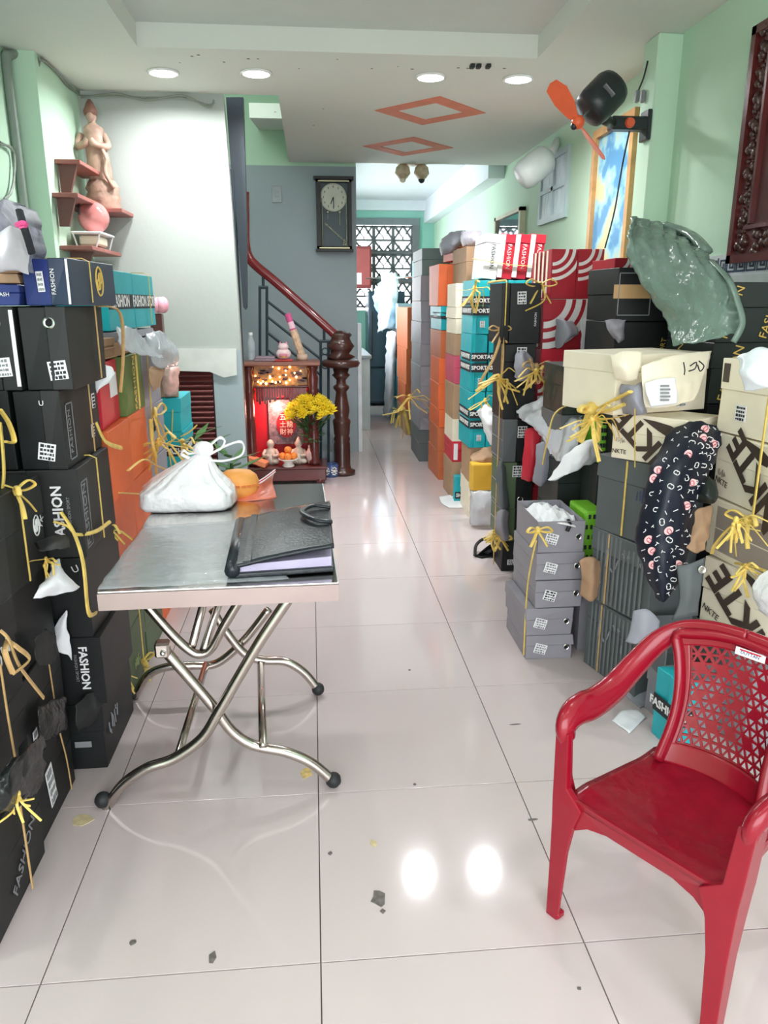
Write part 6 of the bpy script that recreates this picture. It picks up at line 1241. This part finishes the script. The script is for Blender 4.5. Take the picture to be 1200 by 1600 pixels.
lclo('clear_bag', 'clear crumpled bag with grey card below the teal boxes', 'bag', [[(186, 512, 2.80), (205, 512, 2.9), (228, 530, 3.1)], [(186, 535, 2.78), (208, 538, 2.86), (240, 548, 3.1)], [(190, 550, 2.78), (214, 552, 2.86), (262, 562, 3.2)]], m_bagg, puff=.03, wrinkle=.014)
lclo('clear_bag', 'glossy clear bag bulging over the lavender left boxes', 'bag', [[(228, 520, 3.3), (250, 516, 3.4), (264, 530, 3.6)], [(232, 545, 3.25), (258, 545, 3.35), (280, 552, 3.6)], [(236, 566, 3.25), (256, 575, 3.35), (278, 572, 3.6)]], m_bagg, puff=.06, wrinkle=.016)
lclo('pink_bag', 'clear bag of pinkish flowers above the low teal pile', 'bag', [[(258, 575, 3.87), (268, 570, 3.86), (279, 572, 3.88)], [(254, 596, 3.85), (268, 594, 3.84), (280, 596, 3.87)], [(256, 616, 3.87), (266, 620, 3.86), (276, 616, 3.88)]], M('pink_poly', (224, 178, 168), .35, var=.3, scale=18), puff=.05)
shoebox('torn kraft carton on the low teal pile', (.26, .3, .16), (x1 - .17, 4.03, zt_[-1] + .001), 10, m_kraft, m_gcard, 'T', jit=.012)
lclo('kraft_flap', 'crumpled brown paper over the lavender boxes', 'paper', [[(232, 575, 3.2), (245, 572, 3.3), (258, 578, 3.4)], [(236, 596, 3.18), (246, 595, 3.26), (254, 592, 3.38)], [(238, 612, 3.2), (244, 608, 3.26), (250, 604, 3.36)]], m_kraft)
lclo('grey_bag', 'grey and white stuffed bag on the top left boxes', 'bag', [[(-20, 318, 2.1), (8, 312, 2.12), (32, 322, 2.2)], [(-20, 350, 2.05), (10, 350, 2.05), (42, 360, 2.15)], [(-20, 385, 2.04), (14, 385, 2.04), (46, 395, 2.14)], [(-20, 420, 2.06), (14, 418, 2.06), (47, 425, 2.14)]], M('grey_mesh_poly', (150, 150, 168), .5, var=.35, scale=18, bump=.3, bscale=30), puff=.06, wrinkle=.012, thick=.12)
lclo('white_cloth', 'white cloth bundle lying on the kraft carton at left edge', 'cloth', [[(-15, 372, 2.0), (14, 356, 2.0), (40, 362, 2.06)], [(-15, 395, 1.97), (16, 390, 1.96), (45, 392, 2.05)], [(-15, 425, 1.98), (16, 425, 1.98), (46, 430, 2.06)]], M('white_fabric', (226, 224, 232), .8), puff=.03)
t = thing('pink_band', 'pink hair tie and dark strap at the upper left bag', 'strap', PY(36, 350, 2.0)); o0 = t.location.copy()
obj('dark_strap', tube_bm(spline([PY(30, 328, 2.0) - o0, PY(36, 350, 1.98) - o0, PY(44, 375, 2.0) - o0, PY(50, 396, 2.03) - o0], 5), .009, 6, .5), m_dprint, t); obj('pink_loop', tube_bm(spline([PY(26, 352, 1.98) - o0, PY(36, 348, 1.97) - o0, PY(40, 352, 1.98) - o0, PY(30, 355, 1.98) - o0], 5), .006, 6), M('hot_pink', (220, 80, 140), .5), t)
# ================================================================== YELLOW RAFFIA STRINGS
def sp_(pts): return spline(pts, 5)
fx = -.726
string('tan string looped over the big black box nearest the camera', loop_x(-1.06, -.733, 1.63, .0, .272), .005, m_string2)
string('yellow string with long tails on the nearest left boxes', sp_([Vector((-.722, 1.63, .62)), Vector((-.722, 1.63, .498)), Vector((-.724, 1.64, .37))]), .005, m_string2, None, .45, [[PX(0, 985, -.715), PX(14, 1000, -.70), PX(30, 1040, -.70), PX(68, 1090, -.70)], [PX(14, 1002, -.71), PX(28, 1012, -.69), PX(46, 1030, -.69), PX(22, 1052, -.70)], [PX(12, 1000, -.71), PX(8, 1020, -.70), PX(20, 1052, -.70)]])
string('yellow bow on the charcoal box at the left picture edge', [Vector((-.802, 1.58, .99)), Vector((-.802, 1.6, 1.2))], .006, m_string, None, .45, [[PX(0, 640, -.79), PX(14, 662, -.785), PX(22, 690, -.785), PX(8, 690, -.79)], [PX(0, 660, -.79), PX(4, 700, -.785), PX(6, 740, -.785), PX(3, 772, -.79)]])
string('yellow string round the emblem box in the second left column', [Vector((-.748, 1.93, .71)), Vector((-.748, 1.93, .955)), Vector((-.78, 1.93, .967))], .005, m_string, ((-.752, 1.92, .955), .05, (1, 0, 0)))
string('tan string down the low black boxes of the second left column', sp_([Vector((-.748, 1.98, .47)), Vector((-.748, 1.985, .36)), Vector((-.748, 1.99, .25)), Vector((-.748, 2.02, .12)), Vector((-.748, 2.03, .01))]), .004, m_string2)
string('yellow string over the dark box with upright lettering', loop_x(-1.0, -.664, 2.30, .70, .96), .0045, m_string)
string('yellow string crossing below the lettered dark left box', sp_([PY(84, 815, 2.11), PY(105, 822, 2.11), PY(120, 835, 2.12), PX(150, 830, -.655), PX(172, 815, -.655)]), .006, m_string, None, .5, [[PY(95, 800, 2.12), PY(115, 832, 2.11), PX(130, 880, -.65), PX(138, 955, -.65), PX(150, 958, -.65)]])
string('tan string round the upright black box with size sticker', loop_x(-.95, -.682, 2.36, .96, 1.18), .0045, m_string2)
string('tan string down the side of the ringed black box', loop_x(-.78, -.646, 2.38, 1.18, 1.40), .0045, m_string2, None, .5, [[Vector((-.64, 2.42, 1.40)), Vector((-.60, 2.52, 1.38)), Vector((-.62, 2.6, 1.25)), Vector((-.645, 2.62, 1.12))]])
string('thin string round the navy box with gold emblem', loop_x(-.75, -.628, 2.30, 1.40, 1.52), .0035, m_string)
string('pale string round the teal boxes on the left', loop_x(-.96, -.714, 3.53, 1.31, 1.525), .004, m_string)
string('yellow string down the olive box', loop_x(-1.0, -.685, 3.02, 1.0, 1.22), .0055, m_string)
string('yellow string tuft on the lavender left boxes', [Vector((-.69, 3.3, .78)), Vector((-.69, 3.3, 1.2))], .005, m_string, ((-.685, 3.32, .95), .10, (1, 0, 0)), .5, [[PX(240, 650, -.66), PX(250, 680, -.64), PX(262, 700, -.62), PX(268, 732, -.62)], [PX(235, 655, -.66), PX(238, 690, -.65), PX(244, 715, -.64)], [PX(200, 735, -.66), PX(225, 718, -.64), PX(245, 728, -.63), PX(262, 735, -.63)]])
string('yellow tails on the low teal pile', [PY(268, 690, 3.84), PY(270, 640, 3.84)], .005, m_string, None, .5, [[PY(250, 655, 3.82), PY(262, 672, 3.8), PY(275, 683, 3.8)], [PY(283, 682, 3.8), PY(296, 675, 3.78), PY(308, 664, 3.78)]])
string('yellow string round the low green boxes', loop_x(-1.0, -.684, 2.72, .0, .5), .005, m_string, ((-.68, 2.72, .08), .05, (1, 0, 0)))
string('yellow string hanging at the orange left boxes', [PX(185, 770, -.68), PX(220, 772, -.66), PX(222, 770, -.62)], .006, m_string, None, .5, [[PX(150, 660, -.67), PX(165, 690, -.655), PX(190, 700, -.65)]])
# right side
xb = .975
string('long tan string running down the black right column', [Vector((xb - .012, 3.86, z_)) for z_ in (.02, .35, .7, 1.0, 1.28)], .006, m_string2, ((xb - .03, 3.84, 1.28), .05, (-.3, -1, 0)), .5, [[Vector((xb - .03, 3.82, 1.25)), Vector((.90, 3.76, 1.15)), Vector((.84, 3.74, 1.05)), Vector((.82, 3.74, 1.0))], [Vector((xb - .02, 3.82, 1.3)), Vector((.95, 3.78, 1.1)), Vector((.93, 3.76, .95))]])
string('yellow string with bow over the large stickered black box', loop_y(.955, 3.80, 4.2, 1.29, PY(800, 441, 3.8).z), .006, m_string, ((1.13, 3.82, PY(800, 441, 3.8).z - .01), .07), .5, [[Vector((1.13, 3.78, 1.5)), Vector((1.14, 3.77, 1.42)), Vector((1.05, 3.775, 1.37))]])
string('yellow bunch of string on the low black right column', [PY(770, 842, 3.78), PY(790, 838, 3.78)], .008, m_string, ((PY(782, 840, 3.77)), .05), .5)
string('tan string bundle on the red right column', [PY(840, 640, 3.84), PY(862, 580, 3.84)], .006, m_string2, ((PY(838, 572, 3.7)), .07), .5, [[PY(880, 565, 3.6), PY(892, 585, 3.6), PY(880, 620, 3.6)], [PY(828, 560, 3.7), PY(836, 585, 3.66), PY(842, 598, 3.66), PY(848, 570, 3.66)]])
string('yellow string gripping the crumpled grey bag', sp_([PY(900, 628, 3.18), PY(868, 645, 3.22), PY(856, 685, 3.16), PY(848, 725, 3.2)]), .010, m_string, None, .4)
string('thick yellow string knot beside the cream box', sp_([PY(985, 612, 2.40), PY(960, 625, 2.5), PY(930, 640, 2.6), PY(908, 642, 2.7)]), .011, m_string, ((PY(922, 640, 2.6)), .045), .5, [[PY(922, 640, 2.6), PY(915, 665, 2.58), PY(906, 690, 2.6)], [PY(925, 640, 2.6), PY(935, 660, 2.58), PY(934, 690, 2.6)], [PY(975, 632, 2.44), PY(955, 640, 2.48), PY(940, 642, 2.55)]])
string('yellow string up the cream box with slanted lettering', [PY(992, 628, 2.41), PY(992, 730, 2.44)], .004, m_string)
string('yellow string on the grey ringed stack', sp_([PY(838, 845, 2.70), PY(832, 870, 2.72), Vector((.83, 2.76, .3)), Vector((.83, 2.76, .02))]), .006, m_string, ((PY(840, 828, 2.72)), .045), .5)
string('yellow string round the right picture edge cream boxes', [Vector((1.335, 2.12, .78)), Vector((1.335, 2.12, 1.23)), Vector((1.345, 2.12, 1.245))], .006, m_string, ((1.335, 2.14, .76), .06, (-1, -.2, 0)), .5, [[PX(1160, 815, 1.32), PX(1140, 825, 1.31), PX(1118, 850, 1.30), PX(1112, 865, 1.30)], [PX(1150, 880, 1.31), PX(1175, 885, 1.30), PX(1195, 892, 1.30)]])
string('tan string down the dark green right boxes', loop_y(1.22, 3.2, 3.5, .25, .74), .006, m_string2)
string('pale string round the red and white leaning boxes', [PY(u, v, 4.856) for u, v in ((738, 404), (760, 408), (800, 414), (834, 416))], .005, m_string)
string('yellow string loop on the dotted lime box', [PY(934, 900, 2.70), PY(947, 892, 2.66)], .006, m_string, None, .5, [[PY(936, 902, 2.70), PY(944, 905, 2.64), PY(957, 892, 2.63)]])
# ================================================================== SCRAPS ON THE FLOOR
m_res = M('glue_residue', (208, 190, 150), .6, var=.2, scale=40); m_dirt = M('dark_scrap', (110, 104, 100), .6, var=.4, scale=60)
def scrap(u, v, w, d, label, mat, seed, n=9):
    p = PZ(u, v, 0); r = random.Random(seed); P = [Vector((math.cos(2 * PI * k / n) * w * r.uniform(.6, 1.1), math.sin(2 * PI * k / n) * d * r.uniform(.6, 1.1), 0)) for k in range(n)]
    tag(obj('floor_scrap', prism_bm(P, (0, 0, .0012)), mat), label, 'scrap').location = (p.x, p.y, .0004)
scrap(592, 1404, .022, .03, 'dark torn printed scrap stuck on the floor tile nearest the reflections', m_dirt, 1)
scrap(598, 1424, .007, .012, 'tiny dark sliver just below the torn printed scrap', m_dirt, 2, 4)
scrap(332, 1497, .012, .022, 'dark triangular scrap on the floor at the lower left', m_dirt, 3, 5)
scrap(584, 1318, .011, .016, 'small tan glue spot above the torn printed scrap', m_res, 4)
scrap(516, 1334, .006, .008, 'small grey green speck left of the tan glue spot', m_dirt, 5)
scrap(128, 1282, .035, .028, 'tan glue patch on the floor beside the front left table foot', m_res, 6)
scrap(478, 1208, .022, .032, 'yellow tape residue on the floor by the right table foot', M('yellow_tape_residue', (222, 192, 120), .5, var=.3, scale=50), 7, 12)
scrap(208, 1473, .010, .010, 'faint grey spot on the floor at the lower left', m_dirt, 8)
scrap(806, 1132, .022, .004, 'thin grey sliver on the floor in mid aisle', m_dirt, 9, 6)
scrap(648, 1226, .006, .006, 'pale speck on the tile joint right of the table', m_dirt, 10)
scrap(832, 1281, .02, .005, 'grey smudge on the floor near the chair front leg', m_dirt, 11, 6)
scrap(640, 1047, .006, .006, 'small grey speck in the middle of the aisle floor', m_dirt, 12)
scrap(930, 1088, .012, .02, 'tan scrap on the floor beside the charcoal box', m_res, 13)
scrap(905, 1545, .006, .005, 'dark dot on the floor under the red chair', m_dirt, 14)
scrap(150, 1165, .03, .05, 'tan string litter on the floor at the foot of the left boxes', m_string2, 15, 11)
# ================================================================== FRAYED RAFFIA TUFTS AND CARD FLAPS
def tuft(label, u, v, Y, n, s, mat=None, down=.7):
    mat = mat or m_string; c = PY(u, v, Y); t = thing('raffia_tuft', label, 'string', c); r = random.Random(int(u * 7 + v))
    obj('knot', ball_bm((0, 0, 0), s * .10, 8, 6, (1, 1, 1.3)), mat, t, True)
    for k in range(n):
        a = r.uniform(0, 2 * PI); d = Vector((math.cos(a) * .8, -abs(r.uniform(.15, .5)), math.sin(a) * .8 - down)).normalized() * s * r.uniform(.6, 1.3); e = d * .5 + Vector((r.uniform(-.2, .2), -.15, r.uniform(-.1, .3))) * s
        obj('strand', tube_bm(spline([(0, 0, 0), e * .6, e, d], 3), s * r.uniform(.035, .07), 5, .3), mat, t)
    return t
for a in (('frayed yellow raffia tuft on the nearest left boxes', 28, 1240, 1.42, 9, .06), ('frayed yellow raffia tuft between the half open left boxes', 72, 873, 1.98, 8, .05), ('frayed yellow raffia under the dark lettered left box', 165, 825, 2.48, 9, .08),
          ('pale raffia tuft by the violet paper at the left', 188, 1055, 2.55, 8, .07), ('frayed yellow raffia spray on the lavender boxes', 248, 690, 3.15, 12, .13), ('yellow raffia bunch on the low teal pile', 285, 690, 3.75, 9, .13),
          ('yellow raffia spray from the black right column', 778, 590, 3.70, 12, .16), ('tan raffia loops on the torn red box flap', 838, 580, 3.64, 10, .13), ('yellow raffia hanging beside the cream lettered box', 925, 655, 2.55, 12, .12),
          ('yellow raffia on the far grey right column', 640, 620, 6.6, 9, .2), ('tan raffia at the foot of the far orange stack', 630, 640, 8.0, 9, .25), ('yellow raffia hanging on the teal wall left side', 742, 450, 4.83, 10, .14),
          ('yellow raffia caught on the lower teal boxes', 758, 625, 4.76, 8, .11), ('tan raffia at the foot of the black right column', 772, 832, 3.76, 10, .09), ('yellow raffia on the gaping cream box', 1150, 812, 2.05, 10, .09), ('yellow raffia on the lower right cream box', 1165, 885, 2.02, 10, .08)):
    tuft(*a)
for i, (rows, nm, mt) in enumerate((
    ([[(55, 848, 1.96), (80, 838, 2.02), (106, 836, 2.10)], [(60, 858, 1.92), (84, 850, 1.97), (108, 846, 2.06)], [(66, 862, 1.90), (88, 858, 1.95), (110, 856, 2.05)]], 'black folded lid flap above the white tissue at left', m_black),
    ([[(140, 1020, 2.52), (155, 1000, 2.54), (172, 985, 2.56)], [(146, 1030, 2.50), (160, 1012, 2.52), (176, 996, 2.54)], [(150, 1038, 2.50), (165, 1022, 2.50), (180, 1004, 2.52)]], 'black box flap sticking out by the violet paper', m_black),
    ([[(774, 735, 3.78), (782, 720, 3.76), (790, 730, 3.78)], [(776, 760, 3.76), (784, 760, 3.72), (792, 765, 3.75)], [(778, 790, 3.78), (786, 800, 3.74), (796, 792, 3.77)]], 'bent grey lid flap on the black right column', m_charcoal),
    ([[(776, 800, 3.77), (786, 795, 3.74), (796, 800, 3.76)], [(774, 820, 3.75), (784, 822, 3.70), (794, 826, 3.74)], [(778, 840, 3.77), (788, 846, 3.73), (798, 842, 3.76)]], 'lower bent grey lid flap on the black right column', m_gcard),
    ([[(820, 672, 3.6), (832, 668, 3.58), (846, 676, 3.56)], [(818, 705, 3.58), (830, 705, 3.54), (842, 710, 3.54)], [(814, 748, 3.6), (826, 752, 3.56), (836, 750, 3.56)]], 'red lid with pale stripes hanging open above the grey stack', m_red2),
    ([[(838, 695, 3.4), (850, 690, 3.38), (862, 700, 3.36)], [(836, 725, 3.38), (848, 724, 3.34), (858, 730, 3.34)], [(832, 752, 3.4), (844, 760, 3.36), (856, 750, 3.36)]], 'pale grey card slab behind the grey ringed stack', m_lav))):
    cloth('box_flap', nm, 'carton', rows, mt, nu=4, nv=4, wrinkle=.004)
t = thing('clothes_rail', 'thin metal rail holding the garments near the fridge', 'rail', (1.02, 9.9, 1.72)); obj('rail_tube', tube_bm([(-.28, .6, 0), (.1, -.6, -.02), (.76, -.62, -.02)], .012, 6), m_chrome, t)

for i, (rows, nm, mt) in enumerate((
    ([[(60, 1105, 1.80), (80, 1095, 1.88), (100, 1090, 1.98)], [(62, 1130, 1.78), (84, 1122, 1.85), (104, 1112, 1.96)], [(66, 1158, 1.79), (86, 1150, 1.86), (106, 1138, 1.97)]], 'black crumpled flap above the white sticker at lower left', m_bagk),
    ([[(118, 1100, 2.08), (136, 1085, 2.12), (152, 1078, 2.16)], [(118, 1122, 2.06), (138, 1112, 2.10), (156, 1100, 2.14)], [(122, 1142, 2.08), (140, 1134, 2.12), (154, 1124, 2.15)]], 'black torn lid below the sideways lettering at left', m_black2),
    ([[(54, 1000, 1.86), (70, 985, 1.92), (84, 990, 1.98)], [(56, 1020, 1.84), (72, 1010, 1.90), (86, 1012, 1.97)], [(60, 1044, 1.85), (74, 1040, 1.91), (86, 1034, 1.98)]], 'dark bent lid left of the white paper triangle', m_black2),
    ([[(174, 730, 2.62), (182, 724, 2.66), (190, 728, 2.70)], [(172, 752, 2.60), (182, 750, 2.64), (190, 752, 2.68)], [(174, 778, 2.60), (180, 780, 2.62), (188, 776, 2.66)]], 'white tissue strip between the dark and orange left boxes', m_paper),
    ([[(120, 850, 2.48), (140, 838, 2.5), (158, 842, 2.53)], [(126, 868, 2.46), (146, 862, 2.48), (160, 862, 2.52)], [(140, 888, 2.46), (152, 884, 2.48), (160, 880, 2.52)]], 'kraft paper scrap under the lettered dark left box', m_kraft),
    ([[(905, 875, 2.66), (925, 868, 2.64), (940, 880, 2.66)], [(908, 900, 2.66), (926, 900, 2.62), (938, 905, 2.65)], [(906, 930, 2.68), (922, 940, 2.64), (936, 930, 2.66)]], 'brown crumpled paper between the grey and charcoal stacks', m_kraft))):
    cloth('box_flap', nm, 'carton', rows, mt, nu=6, nv=6, wrinkle=.008)
cloth('cream_flap', 'rolled cream flap at the left end of the big cream carton', 'carton', [[(954, 556, 2.46), (975, 548, 2.44), (1004, 550, 2.45)], [(956, 572, 2.44), (978, 572, 2.40), (1000, 572, 2.43)], [(962, 592, 2.46), (980, 596, 2.42), (996, 592, 2.44)]], m_cream, nu=5, nv=5, wrinkle=.004)
t = cloth('cream_flap', 'small pale folded card with printed lines on the cream flap', 'carton', [[(1008, 598, 2.385), (1030, 592, 2.38), (1056, 590, 2.385)], [(1012, 618, 2.38), (1034, 614, 2.375), (1058, 612, 2.38)], [(1018, 636, 2.385), (1038, 634, 2.38), (1060, 630, 2.385)]], m_sticker, nu=5, nv=5, wrinkle=.003)
bm = bmesh.new()
for k in range(5):
    p = PY(1040, 603 + k * 5.5, 2.368); bx(bm, p.x - .018, p.x + .012 + .004 * (k % 2), p.y - .001, p.y, p.z - .003, p.z + .003)
obj('print', bm, m_gprint, t)
bm = bmesh.new()
for P_ in ([(1068, 566), (1070, 578), (1069, 586)], [(1078, 572), (1088, 566), (1086, 576), (1076, 580)], [(1092, 564), (1100, 572), (1094, 580), (1090, 570)]): tube(bm, spline([PY(u, v, 2.395) for u, v in P_], 4), .0022, 4)
t = tag(obj('handwriting', bm, m_dprint), 'handwritten dark scribble on the torn cream flap', 'writing')
for o in S.objects:
    if o.parent and o.name.split('.')[0] in ('carving', 'fretwork', 'small_bulb', 'hour_mark', 'crystal_garland', 'carved_valance', 'printed_mark', 'dot_print', 'plug_mark', 'white_emblem', 'pink_medallion', 'medallion_emblem', 'painted_motif', 'card_edge', 'stripes', 'white_arcs', 'scribble', 'print', 'iron_scroll', 'frame_moulding', 'lettering', 'key_motif'): o['kind'] = 'stuff'
